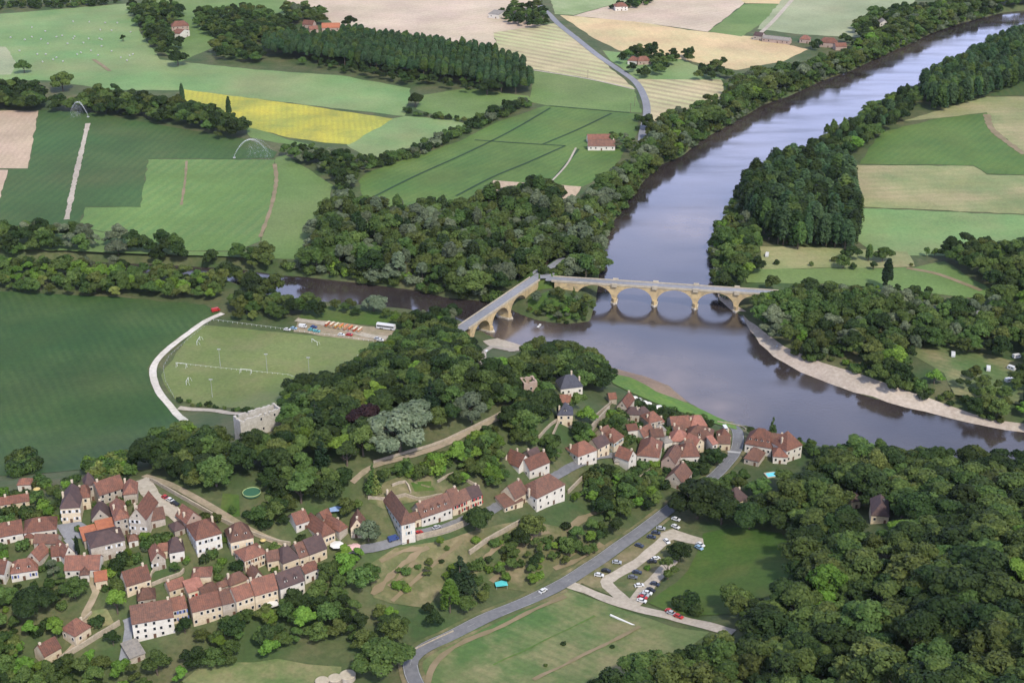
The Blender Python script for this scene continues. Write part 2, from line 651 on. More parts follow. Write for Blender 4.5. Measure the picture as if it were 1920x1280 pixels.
def sheet(name, px, m, off=None, step=None, z=PLAIN, jit=0.7):
    SHEETN[0] += 1
    if off is None:
        off = 0.06 + 0.004 * SHEETN[0]
    pts = [(hit(*p)[:2] if step else P(p[0], p[1], z)[:2]) for p in px]
    if jit:
        pts = sub_jitter(pts, every=9.0, amp=jit * 1.5, seed=SHEETN[0])
    return tag(obj(name, drape_mesh(name, pts, m, off, step)), kind='structure')


def smooth_line(px, z=None, every=4.0):
    """pixel polyline -> smooth world polyline on the terrain (Catmull-Rom)"""
    w = [(hit(*p) if z is None else P(p[0], p[1], z))[:2] for p in px]
    w = [2 * w[0] - w[1]] + w + [2 * w[-1] - w[-2]]
    out = []
    for i in range(1, len(w) - 2):
        p0, p1, p2, p3 = w[i - 1], w[i], w[i + 1], w[i + 2]
        n = max(2, int(np.hypot(*(p2 - p1)) / every))
        for j in range(n):
            t = j / n
            out.append(0.5 * ((2 * p1) + (-p0 + p2) * t + (2 * p0 - 5 * p1 + 4 * p2 - p3) * t * t + (-p0 + 3 * p1 - 3 * p2 + p3) * t ** 3))
    out.append(w[-2])
    return out


ROADS = []     # (polyline, half width) kept clear of trees


def strip_mesh(name, line, width, m, off, side=0.0, vwidth=0.0, seed=1):
    r = random.Random(seed)
    v, f = [], []
    k = len(line)
    cols = 5
    for i in range(k):
        d = np.array(line[min(i + 1, k - 1)]) - np.array(line[max(i - 1, 0)])
        d = d / max(np.hypot(*d), 1e-6)
        nrm = np.array([-d[1], d[0]])
        ww = width * (1 + r.uniform(-vwidth, vwidth))
        zc = hgt(*(line[i] + nrm * side))
        for j in range(cols):
            p = line[i] + nrm * (side + ww * (j / (cols - 1) - 0.5))
            zz = 0.35 * zc + 0.65 * hgt(p[0], p[1])
            v.append((p[0], p[1], zz + off))
    for i in range(k - 1):
        for j in range(cols - 1):
            a = i * cols + j
            f.append((a, a + 1, a + cols + 1, a + cols))
    me = bpy.data.meshes.new(name)
    me.from_pydata(v, [], f)
    me.materials.append(m)
    bm = bmesh.new()
    bm.from_mesh(me)
    bm.normal_update()
    for ff in bm.faces:
        ff.smooth = True
        if ff.normal.z < 0:
            ff.normal_flip()
    bm.to_mesh(me)
    bm.free()
    return me


def road(name, px, width, m, off=0.35, z=None, vwidth=0.0):
    line = smooth_line(px, z)
    ROADS.append((line, width / 2))
    return line, tag(obj(name, strip_mesh(name, line, width, m, off, vwidth=vwidth, seed=len(ROADS))), kind='structure')


# field materials
M['meadow_pale'] = mat('pale_meadow', (.135, .228, .078), (.178, .248, .095), 0.012, c3=(.215, .22, .10), scale3=0.006, amt3=0.6, detail=7)
M['meadow'] = mat('green_meadow', (0.096, 0.167, 0.045), (0.128, 0.194, 0.056), 0.02, c3=(0.164, 0.176, 0.067), scale3=0.01, amt3=0.5, detail=7)
M['grass_fresh'] = mat('fresh_green_crop', (0.099, 0.175, 0.044), (0.125, 0.200, 0.055), 0.01, c3=(0.166, 0.185, 0.064), scale3=0.02, amt3=0.35, stripes=(0.25, 9, (0.062, 0.155, 0.043), .35, 0.6))
M['maize'] = mat('dark_green_maize', (.030, .068, .016), (.044, .088, .022), 0.012, c3=(.066, .095, .03), scale3=0.012, amt3=0.7, stripes=(R(-28), 5.0, (.020, .052, .014), .32, 2.5))
M['maize_far'] = mat('dark_green_tall_maize', (0.038, 0.083, 0.022), (0.054, 0.100, 0.027), 0.01, c3=(0.094, 0.105, 0.036), scale3=0.008, amt3=0.75, stripes=(R(8), 7, (0.025, 0.070, 0.022), .35, 1.0))
M['crop'] = mat('mid_green_crop', (0.075, 0.130, 0.027), (0.099, 0.155, 0.036), 0.012, c3=(0.057, 0.100, 0.024), scale3=0.03, amt3=0.5, stripes=(R(35), 6, (0.052, 0.115, 0.028), .4, 0.4))
M['sunflower'] = mat('yellow_sunflowers', (.41, .37, .045), (.32, .31, .05), 0.02, c3=(.17, .21, .05), scale3=0.03, amt3=0.8, stripes=(R(-8), 5, (.26, .25, .05), .5, 1.0))
M['stubble'] = mat('tan_ploughed_stubble', (0.464, 0.370, 0.275), (0.413, 0.327, 0.232), 0.006, c3=(0.516, 0.430, 0.335), scale3=0.012, amt3=0.6, stripes=(R(50), 9, (0.396, 0.310, 0.224), .35, 1.0))
M['stubble_row'] = mat('striped_stubble', (0.456, 0.378, 0.224), (0.378, 0.361, 0.189), 0.008, c3=(0.310, 0.361, 0.155), scale3=0.01, amt3=0.5, stripes=(R(-52), 13, (0.258, 0.206, 0.129), .75, 0.5))
M['wheat'] = mat('golden_wheat', (0.516, 0.387, 0.206), (0.464, 0.361, 0.198), 0.01, c3=(0.396, 0.344, 0.189), scale3=0.02, amt3=0.5, stripes=(R(-10), 12, (0.447, 0.335, 0.181), .4, 0.8))
M['soil'] = mat('pale_ploughed_soil', (0.430, 0.327, 0.232), (0.378, 0.284, 0.198), 0.02, stripes=(R(-4), 5, (0.344, 0.258, 0.181), .5, 0.4))
M['hay'] = mat('dry_hay_meadow', (0.207, 0.225, 0.090), (0.306, 0.270, 0.140), 0.012, c3=(0.144, 0.198, 0.072), scale3=0.02, amt3=0.8, detail=8, stripes=(R(85), 10, (0.180, 0.198, 0.081), .4, 1.5))
M['greygreen'] = mat('grey_green_fallow', (0.211, 0.255, 0.136), (0.264, 0.290, 0.167), 0.01, c3=(0.334, 0.308, 0.194), scale3=0.008, amt3=0.6)
M['vineyard'] = mat('vineyard_rows', (.16, .24, .09), (.20, .26, .11), 0.02, stripes=(R(70), 7, (.34, .34, .20), .8, 0.2))
M['sports'] = mat('mown_sports_grass', (.112, .158, .045), (.14, .165, .058), 0.02, c3=(.175, .165, .075), scale3=0.05, amt3=0.6, stripes=(R(82), 20, (.14, .17, .055), .4, 1.0))
M['lawn'] = mat('fresh_lawn', (0.047, 0.092, 0.015), (0.062, 0.110, 0.020), 0.03, c3=(0.088, 0.105, 0.027), scale3=0.06, amt3=0.7, detail=8)
M['meadow_near'] = mat('rough_meadow', (.07, .125, .035), (.12, .15, .055), 0.03, c3=(.23, .20, .10), scale3=0.045, amt3=1.0, detail=8, bump=0.25, stripes=(R(-52), 4.5, (.05, .09, .028), .25, 3.0))
M['dry'] = mat('dry_bank_grass', (.075, .098, .034), (.125, .118, .052), 0.05, c3=(.27, .205, .125), scale3=0.09, amt3=0.75, detail=8, bump=0.3)
M['sand'] = mat('river_shingle', (.40, .335, .27), (.33, .275, .22), 0.05, c3=(.48, .42, .35), scale3=0.4, amt3=0.6, detail=8, bump=0.2)
M['mudsand'] = mat('wet_muddy_sand', (.24, .175, .12), (.17, .13, .09), 0.05, c3=(.30, .21, .14), scale3=0.1, amt3=0.6)
M['reed'] = mat('bright_bank_grass', (.10, .19, .03), (.07, .15, .03), 0.08, c3=(.15, .20, .05), scale3=0.4, amt3=0.6, detail=8)
M['asphalt'] = mat('grey_asphalt', (.135, .135, .14), (.165, .165, .17), 0.05, c3=(.13, .13, .135), scale3=0.15, amt3=0.5, rough=0.8)
M['asphalt_far'] = mat('pale_asphalt', (.19, .195, .21), (.22, .22, .235), 0.03)
M['gravel'] = mat('pale_gravel', (0.391, 0.340, 0.272), (0.323, 0.281, 0.221), 0.08, c3=(0.442, 0.391, 0.323), scale3=0.5, amt3=0.6, detail=8)
M['chalk'] = mat('white_chalk_track', (.56, .52, .46), (.48, .44, .37), 0.08, c3=(.38, .34, .26), scale3=0.5, amt3=0.5)
M['lane'] = mat('beige_earth_lane', (.32, .255, .18), (.25, .20, .135), 0.08, c3=(.17, .16, .08), scale3=0.2, amt3=0.6)
M['path'] = mat('trodden_path', (.235, .18, .11), (.17, .14, .075), 0.09)
M['track_dark'] = mat('dark_field_track', (.018, .045, .018), (.025, .055, .02), 0.05)
M['paint'] = mat('white_road_paint', (.40, .40, .39), (.26, .26, .26), 0.4)

# fields of the plain
sheet('meadow_field', [(-700, 12), (-40, 30), (250, 6), (262, 60), (300, 112), (480, 131), (640, 142), (770, 166), (758, 218), (560, 195), (350, 170), (200, 168), (100, 152), (20, 150), (-40, 150), (-700, 150)], M['meadow_pale'])
sheet('meadow_field', [(-500, 75), (10, 88), (30, 118), (20, 140), (-500, 148)], M['greygreen'])
sheet('meadow_field', [(262, -40), (520, -40), (560, 20), (500, 45), (330, 120), (270, 60)], M['meadow'])
sheet('meadow_field', [(780, 205), (795, 178), (870, 166), (990, 180), (1000, 190), (905, 225), (840, 222)], M['meadow'])
sheet('meadow_field', [(730, 224), (760, 218), (850, 226), (880, 236), (830, 262), (700, 305), (650, 272)], M['meadow_pale'])
sheet('meadow_field', [(455, 232), (540, 262), (600, 276), (520, 268), (470, 258)], M['meadow'])
sheet('sunflower_field', [(345, 168), (560, 196), (737, 223), (655, 271), (610, 268), (540, 258), (440, 232), (350, 205)], M['sunflower'])
sheet('maize_field', [(72, 207), (165, 210), (330, 240), (465, 262), (520, 285), (513, 297), (440, 298), (278, 297), (264, 388), (160, 388), (148, 424), (-400, 424), (-400, 376), (0, 375), (18, 318), (52, 316)], M['maize_far'])
sheet('ploughed_field', [(-500, 206), (72, 208), (52, 316), (-500, 319)], M['soil'])
sheet('ploughed_field', [(-500, 321), (15, 319), (-2, 375), (-500, 376)], M['soil'])
sheet('crop_field', [(278, 299), (515, 300), (517, 320), (505, 390), (488, 452), (440, 470), (340, 470), (150, 424), (160, 389), (264, 389)], M['grass_fresh'])
sheet('crop_field', [(517, 296), (535, 290), (625, 348), (612, 390), (575, 450), (560, 486), (505, 484), (490, 452), (510, 390)], M['meadow'])
sheet('meadow_field', [(0, 428), (148, 425), (340, 472), (480, 472), (508, 484), (440, 482), (0, 466)], M['meadow'])
sheet('crop_field', [(1022, 199), (1200, 214), (1196, 246), (1170, 285), (1150, 320), (1092, 350), (925, 338), (870, 382), (760, 400), (690, 390), (672, 340), (690, 322), (862, 265), (935, 228)], M['crop'])
sheet('ploughed_field', [(925, 338), (1090, 350), (1070, 385), (1040, 420), (985, 420), (915, 365)], M['soil'])
sheet('meadow_field', [(1000, 131), (1100, 147), (1190, 168), (1203, 212), (1120, 207), (1025, 198), (995, 192)], M['meadow'])
sheet('stubble_field', [(520, -60), (1010, -60), (1015, 15), (985, 45), (1040, 48), (925, 62), (935, 100), (700, 75), (640, 60), (600, 22), (540, 5)], M['stubble'])
sheet('stubble_field', [(925, 62), (1045, 43), (1085, 70), (1130, 115), (1190, 167), (1100, 146), (1000, 130), (935, 100)], M['stubble_row'])
sheet('wheat_field', [(1050, 29), (1190, 40), (1290, 57), (1420, 70), (1515, 93), (1470, 115), (1380, 132), (1290, 115), (1160, 95), (1110, 70)], M['wheat'])
sheet('stubble_field', [(1075, 30), (1185, 0), (1225, -40), (1410, -40), (1393, 9), (1327, 60), (1190, 41)], M['stubble'])
sheet('vineyard', [(1020, -40), (1220, -40), (1180, 1), (1075, 29), (1040, 27)], M['vineyard'])
sheet('crop_field', [(1328, 60), (1395, 9), (1490, 5), (1390, 69)], M['meadow'])
sheet('stubble_field', [(1340, -40), (1510, -40), (1480, 8), (1398, 7)], M['wheat'])
sheet('fallow_field', [(1420, 55), (1500, -40), (1760, -40), (1690, 25), (1625, 45), (1630, 72), (1500, 65)], M['greygreen'])
sheet('stubble_field', [(1195, 150), (1290, 140), (1352, 150), (1362, 180), (1290, 212), (1225, 235), (1212, 190)], M['stubble_row'])
sheet('meadow_field', [(1130, 95), (1280, 112), (1360, 150), (1195, 149), (1150, 118)], M['meadow_pale'])
sheet('crop_field', [(1655, 248), (1760, 222), (1850, 212), (1872, 250), (1920, 287), (2300, 330), (2300, 345), (1920, 328), (1850, 326), (1825, 310), (1612, 308), (1628, 280)], M['crop'])
sheet('hay_field', [(1690, 228), (1850, 182), (2200, 180), (2300, 300), (1920, 285), (1872, 250), (1850, 211), (1760, 222)], M['hay'])
sheet('crop_field', [(1850, 180), (1920, 145), (2200, 120), (2200, 180)], M['maize_far'])
sheet('hay_field', [(1606, 310), (1825, 312), (1850, 328), (1920, 330), (2300, 347), (2300, 402), (1920, 402), (1612, 388)], M['hay'])
sheet('meadow_field', [(1612, 390), (1920, 404), (2300, 404), (2300, 480), (1760, 480), (1640, 478), (1605, 450)], M['meadow_pale'])
sheet('hay_field', [(1425, 462), (1600, 466), (1700, 472), (1715, 500), (1430, 505)], M['hay'])
sheet('meadow_field', [(1395, 505), (1715, 502), (1770, 490), (1860, 545), (1840, 560), (1700, 545), (1560, 532), (1400, 530)], M['meadow'])
sheet('campsite_lawn', [(1700, 660), (1760, 640), (1830, 660), (1920, 680), (1920, 760), (1790, 740), (1770, 700)], M['meadow_near'])
sheet('maize_field', [(-600, 540), (0, 547), (200, 556), (385, 572), (414, 588), (350, 622), (300, 660), (276, 690), (283, 725), (345, 790), (250, 845), (170, 880), (0, 892), (-300, 880), (-600, 800)], M['maize'], step=8)
sheet('sports_ground', [(372, 610), (550, 626), (708, 642), (690, 670), (640, 720), (540, 768), (440, 765), (328, 748), (302, 704), (330, 662)], M['sports'], step=8)
sheet('verge', [(560, 595), (740, 618), (735, 640), (700, 640), (600, 630), (550, 622)], M['lane'], step=8)
sheet('riverside_lawn', [(580, 570), (760, 590), (760, 615), (560, 598)], M['lawn'], step=8)
sheet('meadow_field', [(780, 1262), (800, 1225), (870, 1188), (960, 1150), (1066, 1104), (1110, 1122), (1160, 1140), (1260, 1175), (1330, 1185), (1270, 1235), (1150, 1275), (1000, 1300), (800, 1300)], M['meadow_near'], step=8)
sheet('meadow_field', [(1318, 1000), (1400, 985), (1465, 1000), (1490, 1060), (1455, 1110), (1380, 1150), (1260, 1150), (1215, 1130), (1290, 1070)], M['lawn'], step=8)
sheet('garden_lawn', [(1430, 935), (1490, 930), (1490, 985), (1430, 975)], M['lawn'], step=8)
sheet('garden_lawn', [(418, 925), (448, 928), (450, 968), (412, 972)], M['lawn'], step=8)
sheet('garden_lawn', [(150, 1150), (200, 1140), (215, 1170), (165, 1180)], M['meadow_near'], step=8)
sheet('bank_meadow', [(330, 1285), (380, 1245), (520, 1235), (640, 1250), (640, 1300), (330, 1300)], M['meadow_near'], step=8)
sheet('road_marking', [(1364, 846), (1388, 848), (1388, 851), (1364, 849)], M['paint'], off=0.46, step=3, jit=0)
sheet('dry_hillside', [(700, 1120), (690, 1060), (740, 1028), (830, 1015), (930, 985), (1010, 980), (1060, 990), (1085, 1035), (990, 1110), (860, 1080), (800, 1140), (730, 1130)], M['dry'], step=6)
sheet('dry_hillside', [(690, 940), (720, 905), (800, 880), (850, 900), (850, 930), (780, 940), (720, 955)], M['dry'], step=6)
sheet('garden_lawn', [(770, 905), (810, 902), (815, 920), (778, 922)], M['lawn'], step=6)
sheet('river_beach', [(1393, 590), (1420, 612), (1470, 650), (1540, 680), (1640, 712), (1730, 742), (1800, 768), (1850, 785), (1925, 795), (2080, 830), (2080, 850), (1920, 811), (1850, 800), (1775, 783), (1700, 765), (1600, 736), (1500, 698), (1450, 669), (1424, 645), (1398, 606)], M['sand'], off=0.3, step=4)
sheet('river_beach', [(1334, 470), (1345, 455), (1350, 470), (1352, 540), (1375, 570), (1400, 585), (1372, 583), (1345, 560), (1336, 520)], M['sand'], off=0.3, step=4)
sheet('mud_bank', [(1140, 684), (1200, 695), (1255, 712), (1272, 738), (1290, 755), (1260, 752), (1200, 725), (1145, 700)], M['mudsand'], off=0.3, step=4)
sheet('grassy_bank', [(1140, 700), (1180, 708), (1230, 735), (1290, 757), (1350, 785), (1390, 800), (1380, 806), (1300, 780), (1230, 757), (1150, 720)], M['reed'], off=0.45, step=4)
sheet('river_beach', [(905, 640), (935, 634), (985, 650), (1000, 655), (960, 660), (920, 652)], M['sand'], off=0.3, step=4)
sheet('island_bank', [(990, 560), (1040, 545), (1085, 570), (1098, 598), (1040, 600), (990, 585)], M['lawn'], off=0.2, step=4)
sheet('dry_verge', [(1085, 1090), (1150, 1048), (1225, 1000), (1262, 990), (1268, 1050), (1245, 1085), (1205, 1130), (1150, 1118)], M['dry'], off=0.24, step=5)
sheet('gravel_car_park', [(1238, 1000), (1262, 992), (1318, 1010), (1320, 1024), (1262, 1012), (1240, 1022)], M['gravel'], off=0.33, step=5)
sheet('gravel_yard', [(252, 905), (275, 895), (285, 905), (290, 925), (335, 955), (330, 972), (300, 965), (270, 935)], M['gravel'], off=0.35, step=5)
sheet('village_square', [(105, 985), (150, 978), (170, 990), (160, 1010), (120, 1010)], M['asphalt_far'], off=0.35, step=5)

# roads, lanes and paths
LOWER = [(1395, 795), (1375, 797), (1384, 815), (1380, 845), (1362, 870), (1340, 893), (1310, 915), (1275, 940), (1200, 997), (1130, 1047), (1060, 1092), (1000, 1122), (920, 1155), (850, 1190), (800, 1213), (772, 1236), (772, 1262), (790, 1300)]
line_low, _ = road('road', LOWER, 6.0, M['asphalt'], 0.40)
for s in (-2.7, 2.7):
    tag(obj('road_marking', strip_mesh('road_marking', line_low, 0.16, M['paint'], 0.43, side=s)), kind='structure')
seg = []
for i in range(0, len(line_low) - 2, 4):
    seg.append(strip_mesh('road_marking', line_low[i:i + 2], 0.10, M['paint'], 0.43))
for me in seg:
    tag(obj('road_marking', me), kind='structure')
tag(obj('road_verge', strip_mesh('road_verge', line_low, 1.6, M['dry'], 0.30, side=-4.0, vwidth=0.3)), kind='structure')
tag(obj('road_verge', strip_mesh('road_verge', line_low, 1.6, M['dry'], 0.30, side=4.0, vwidth=0.3)), kind='structure')
road('gravel_road', [(1066, 1096), (1100, 1108), (1150, 1128), (1200, 1143), (1290, 1165), (1375, 1187)], 5.0, M['gravel'], 0.36, vwidth=0.1)
road('gravel_lane', [(1255, 1003), (1236, 1022), (1195, 1055), (1152, 1080), (1137, 1092), (1150, 1108), (1172, 1126), (1190, 1136)], 5.5, M['gravel'], 0.37, vwidth=0.12)
road('gravel_lane', [(1262, 1050), (1236, 1078), (1208, 1108), (1188, 1134)], 6.0, M['gravel'], 0.39, vwidth=0.15)
road('field_track', [(800, 1290), (812, 1250), (850, 1215), (960, 1165), (1060, 1118)], 2.2, M['path'], 0.48, vwidth=0.3)
road('field_track', [(1000, 1275), (1090, 1230), (1200, 1175)], 1.6, M['path'], 0.48, vwidth=0.4)
road('footpath', [(735, 1128), (760, 1105), (800, 1070), (830, 1045), (865, 1015)], 2.2, M['path'], 0.48, vwidth=0.3)
road('earth_terrace', [(698, 1115), (755, 1058), (802, 1025)], 3.0, M['path'], 0.42, vwidth=0.6)
road('earth_terrace', [(713, 1053), (755, 1034), (793, 1027)], 2.2, M['path'], 0.42, vwidth=0.6)
road('earth_terrace', [(921, 1091), (949, 1067), (977, 1053)], 2.4, M['path'], 0.42, vwidth=0.6)
road('earth_terrace', [(968, 1034), (996, 1006), (1029, 997)], 2.6, M['path'], 0.42, vwidth=0.6)
road('earth_terrace', [(1039, 1067), (1086, 1049), (1129, 1020)], 2.5, M['path'], 0.42, vwidth=0.6)
road('earth_terrace', [(1063, 997), (1100, 968), (1129, 959)], 3.2, M['path'], 0.42, vwidth=0.6)
road('earth_terrace', [(902, 1053), (940, 1020)], 2.0, M['path'], 0.42, vwidth=0.6)
road('earth_terrace', [(732, 1101), (779, 1053)], 2.4, M['path'], 0.42, vwidth=0.6)
road('field_track', [(925, 1247), (996, 1214), (1063, 1181), (1115, 1155)], 0.8, M['crop'], 0.42, vwidth=0.6)
ROADS[:] = [r_ for r_ in ROADS if r_[1] > 1.65 or r_[1] < 0.5]
road('village_street', [(640, 1030), (680, 1030), (720, 1022), (775, 1004), (835, 990), (880, 972), (920, 957), (985, 920), (1045, 890), (1075, 874), (1120, 855), (1165, 855)], 5.0, M['asphalt'], 0.38)
road('park_lane', [(660, 905), (700, 875), (760, 858), (830, 835), (890, 805), (950, 775)], 3.3, M['lane'], 0.38, vwidth=0.15)
road('park_lane', [(880, 690), (905, 680), (908, 660), (935, 650), (960, 660)], 3.5, M['gravel'], 0.38)
road('chalk_track', [(418, 588), (385, 603), (350, 628), (315, 655), (292, 680), (287, 703), (298, 735), (322, 765), (350, 792)], 4.0, M['chalk'], 0.36, vwidth=0.07)
road('gravel_road', [(335, 765), (400, 770), (470, 778)], 4.0, M['gravel'], 0.36)
road('gravel_road', [(555, 600), (620, 610), (690, 630), (735, 635)], 5.0, M['gravel'], 0.40)
road('gravel_road', [(270, 892), (310, 905), (360, 930), (420, 965), (480, 1000), (530, 1020)], 3.2, M['lane'], 0.36)
road('gravel_yard', [(266, 900), (285, 930), (312, 950), (340, 972)], 7.0, M['gravel'], 0.42, vwidth=0.12)
road('village_lane', [(110, 1240), (150, 1200), (160, 1150), (180, 1110), (165, 1080)], 3.0, M['lane'], 0.36)
road('village_lane', [(230, 1245), (242, 1180), (238, 1160)], 3.5, M['asphalt_far'], 0.36)
road('village_lane', [(125, 1010), (140, 1030), (145, 1060)], 3.0, M['asphalt_far'], 0.36)
road('valley_road', [(1030, 28), (1050, 48), (1085, 76), (1120, 104), (1155, 128), (1190, 153), (1207, 180), (1213, 210), (1205, 250), (1203, 275)], 7.0, M['asphalt_far'], 0.36, z=PLAIN)
road('valley_road', [(985, -60), (1010, 5), (1030, 28)], 7.0, M['asphalt_far'], 0.37, z=PLAIN)
road('field_track', [(165, 232), (155, 275), (140, 340), (125, 412)], 4.0, M['gravel'], 0.33, z=PLAIN, vwidth=0.3)
road('field_track', [(515, 308), (518, 340), (508, 390), (488, 445)], 3.0, M['path'], 0.33, z=PLAIN, vwidth=0.3)
road('field_track', [(350, 302), (347, 340), (340, 385)], 2.0, M['path'], 0.33, z=PLAIN, vwidth=0.4)
road('field_track', [(175, 112), (190, 122), (206, 134)], 4.0, M['path'], 0.33, z=PLAIN)
road('field_track', [(1000, 132), (1100, 148), (1190, 168)], 3.0, M['gravel'], 0.33, z=PLAIN)
road('field_track', [(1420, 68), (1450, 40), (1490, -5)], 5.0, M['gravel'], 0.33, z=PLAIN)
road('field_track', [(1850, 215), (1862, 245), (1920, 290)], 6.0, M['path'], 0.33, z=PLAIN, vwidth=0.3)
road('field_track', [(1700, 503), (1760, 515), (1840, 545)], 4.0, M['path'], 0.33, z=PLAIN)
for pts in ([(1032, 203), (960, 245), (880, 285), (780, 330), (690, 375)], [(1147, 213), (1080, 245), (1018, 271)], [(1060, 274), (990, 305), (925, 332), (855, 368)], [(1085, 280), (1060, 310), (1032, 343)], [(1180, 212), (1030, 199)], [(890, 263), (960, 268), (1060, 274)]):
    road('field_track', pts, 2.2, M['track_dark'], 0.33, z=PLAIN)
road('lane', [(1080, 278), (1062, 310), (1030, 345)], 1.6, M['gravel'], 0.34, z=PLAIN)

# ------------------------------------------------------------------ bridges
M['bstone'] = mat('yellow_limestone', (.50, .38, .20), (.40, .30, .17), 0.15, c3=(.22, .18, .12), scale3=0.35, amt3=0.85)
M['bparapet'] = mat('pale_limestone', (.44, .38, .28), (.35, .30, .22), 0.4)
M['pier_foot'] = mat('bleached_pier_foot', (.55, .50, .42), (.3, .26, .2), 0.5)


def bridge(label, A, B, zd, width, piers, spring, crown, ends, cam_side, refuges=True):
    """deck from A to B (world xy); piers: distances along; ends: distance of the first and last arch springing"""
    A, B = np.array(A), np.array(B)
    Ln = float(np.hypot(*(B - A)))
    rz = math.atan2(B[1] - A[1], B[0] - A[0])
    root = empty('stone_bridge', (A[0], A[1], 0), rz)
    tag(root, label, 'bridge')
    hw = width / 2
    xs = [ends[0]] + list(piers) + [ends[1]]
    # body: slices between the deck underside and the arch curve
    mb = MB()
    prof = []
    pw = 1.5
    for i in range(len(xs) - 1):
        a, b2 = xs[i] + pw, xs[i + 1] - pw
        prof.append((xs[i] - (pw if i else 0), 0.0))
        prof.append((xs[i] + pw, 0.0))
        n = 22
        for k in range(n + 1):
            t = math.pi * (1 - k / n)
            prof.append(((a + b2) / 2 + math.cos(t) * (b2 - a) / 2, spring + math.sin(t) * (crown - spring)))
    prof.append((xs[-1] - pw, 0.0))
    poly = [(0.0, 0.0)] + [(xs[0] + pw, 0.0)]
    top = []
    # quads column by column
    pts = [(0.0, -1.0), (xs[0] + pw, -1.0)]
    for i in range(len(xs) - 1):
        a, b2 = xs[i] + pw, xs[i + 1] - pw
        n = 22
        for k in range(n + 1):
            t = math.pi * (1 - k / n)
            pts.append(((a + b2) / 2 + math.cos(t) * (b2 - a) / 2, spring + math.sin(t) * (crown - spring)))
        if i < len(xs) - 2:
            pts.append((b2, spring))
            pts.append((b2 + 2 * pw, spring))
    pts += [(xs[-1] - pw, -1.0), (Ln, -1.0)]
    zt = zd - 0.7
    for s in (-hw, hw):
        for i in range(len(pts) - 1):
            (xa, za), (xb, zb) = pts[i], pts[i + 1]
            if xb - xa > 1e-4:
                mb.face([(xa, s, za), (xb, s, zb), (xb, s, zt), (xa, s, zt)])
    for i in range(len(pts) - 1):
        (xa, za), (xb, zb) = pts[i], pts[i + 1]
        mb.face([(xa, -hw, za), (xb, -hw, zb), (xb, hw, zb), (xa, hw, za)])
    mb.face([(0, -hw, zt), (Ln, -hw, zt), (Ln, hw, zt), (0, hw, zt)])
    mb.face([(0, -hw, -1), (0, hw, -1), (0, hw, zt), (0, -hw, zt)])
    mb.face([(Ln, -hw, -1), (Ln, hw, -1), (Ln, hw, zt), (Ln, -hw, zt)])
    mb.build('arches', M['bstone'], root)
    d = MB()
    d.box(-2, -hw - 0.28, zt + 0.004, Ln + 2, hw + 0.28, zd - 0.35)
    d.build('cornice', M['bparapet'], root)
    d = MB()
    d.box(-6, -hw + 0.25, zd - 0.345, Ln + 6, hw - 0.25, zd)
    d.build('roadway', M['asphalt_far'], root)
    for s in (-1, 1):
        d = MB()
        d.box(-2, s * hw - 0.18, zd - 0.34, Ln + 2, s * hw + 0.18, zd + 0.62)
        d.build('parapet', M['bparapet'], root)
    for x in piers:
        p = MB()
        p.prism([(x - pw, -hw - 0.02), (x, -hw - 1.6), (x + pw, -hw - 0.02), (x + pw, hw + 0.02), (x, hw + 1.6), (x - pw, hw + 0.02)], 'z', -3.0, spring + 0.6)
        po = p.build('pier', M['bstone'], root)
        p = MB()
        p.prism([(x - pw - .6, -hw - .3), (x, -hw - 2.6), (x + pw + .6, -hw - .3), (x + pw + .6, hw + .3), (x, hw + 2.6), (x - pw - .6, hw + .3)], 'z', -3.0, 1.1)
        p.build('pier_foot', M['pier_foot'], po)
        if refuges:
            for s in (-1, 1):
                p = MB()
                p.box(x - 1.7, s * (hw + 0.8) - .55, zd - 1.2, x + 1.7, s * (hw + 0.8) + .55, zd + 1.15)
                p.build('refuge', M['bparapet'], root)
    return root


pc = [P(x, y, 0.0)[:2] for x, y in ((1150.7, 570), (1226.7, 576), (1302.7, 580.5), (1379, 585))]
pdv = (pc[3] - pc[0]) / np.hypot(*(pc[3] - pc[0]))
pnv = np.array([-pdv[1], pdv[0]])
gap = float(np.hypot(*(pc[3] - pc[0]))) / 3
c0 = pc[0] + pnv * 4.6
Astart = c0 - pdv * (gap * 1.0 + 13)
s0 = gap + 13
bridge('long yellow stone bridge of round arches over the wide river', Astart, c0 + pdv * (gap * 4 + 12), 13.2, 7.4, [s0, s0 + gap, s0 + 2 * gap, s0 + 3 * gap], 3.2, 12.0, (s0 - gap, s0 + 4 * gap), 1)
ROADS.append(([Astart, c0 + pdv * (gap * 4 + 8)], 6))
# the lower bridge over the tributary
va = P(872, 611, 12.6)[:2]
vb = P(1000, 524, 12.6)[:2]
LV = float(np.hypot(*(vb - va)))
bridge('grey decked stone bridge over the narrow dark tributary, joining the wood to the village bank', va, vb, 12.6, 7.4, [LV * 0.29, LV * 0.56], 3.0, 11.0, (LV * 0.03, LV * 0.83), 1, refuges=False)
ROADS.append(([va, vb], 7))
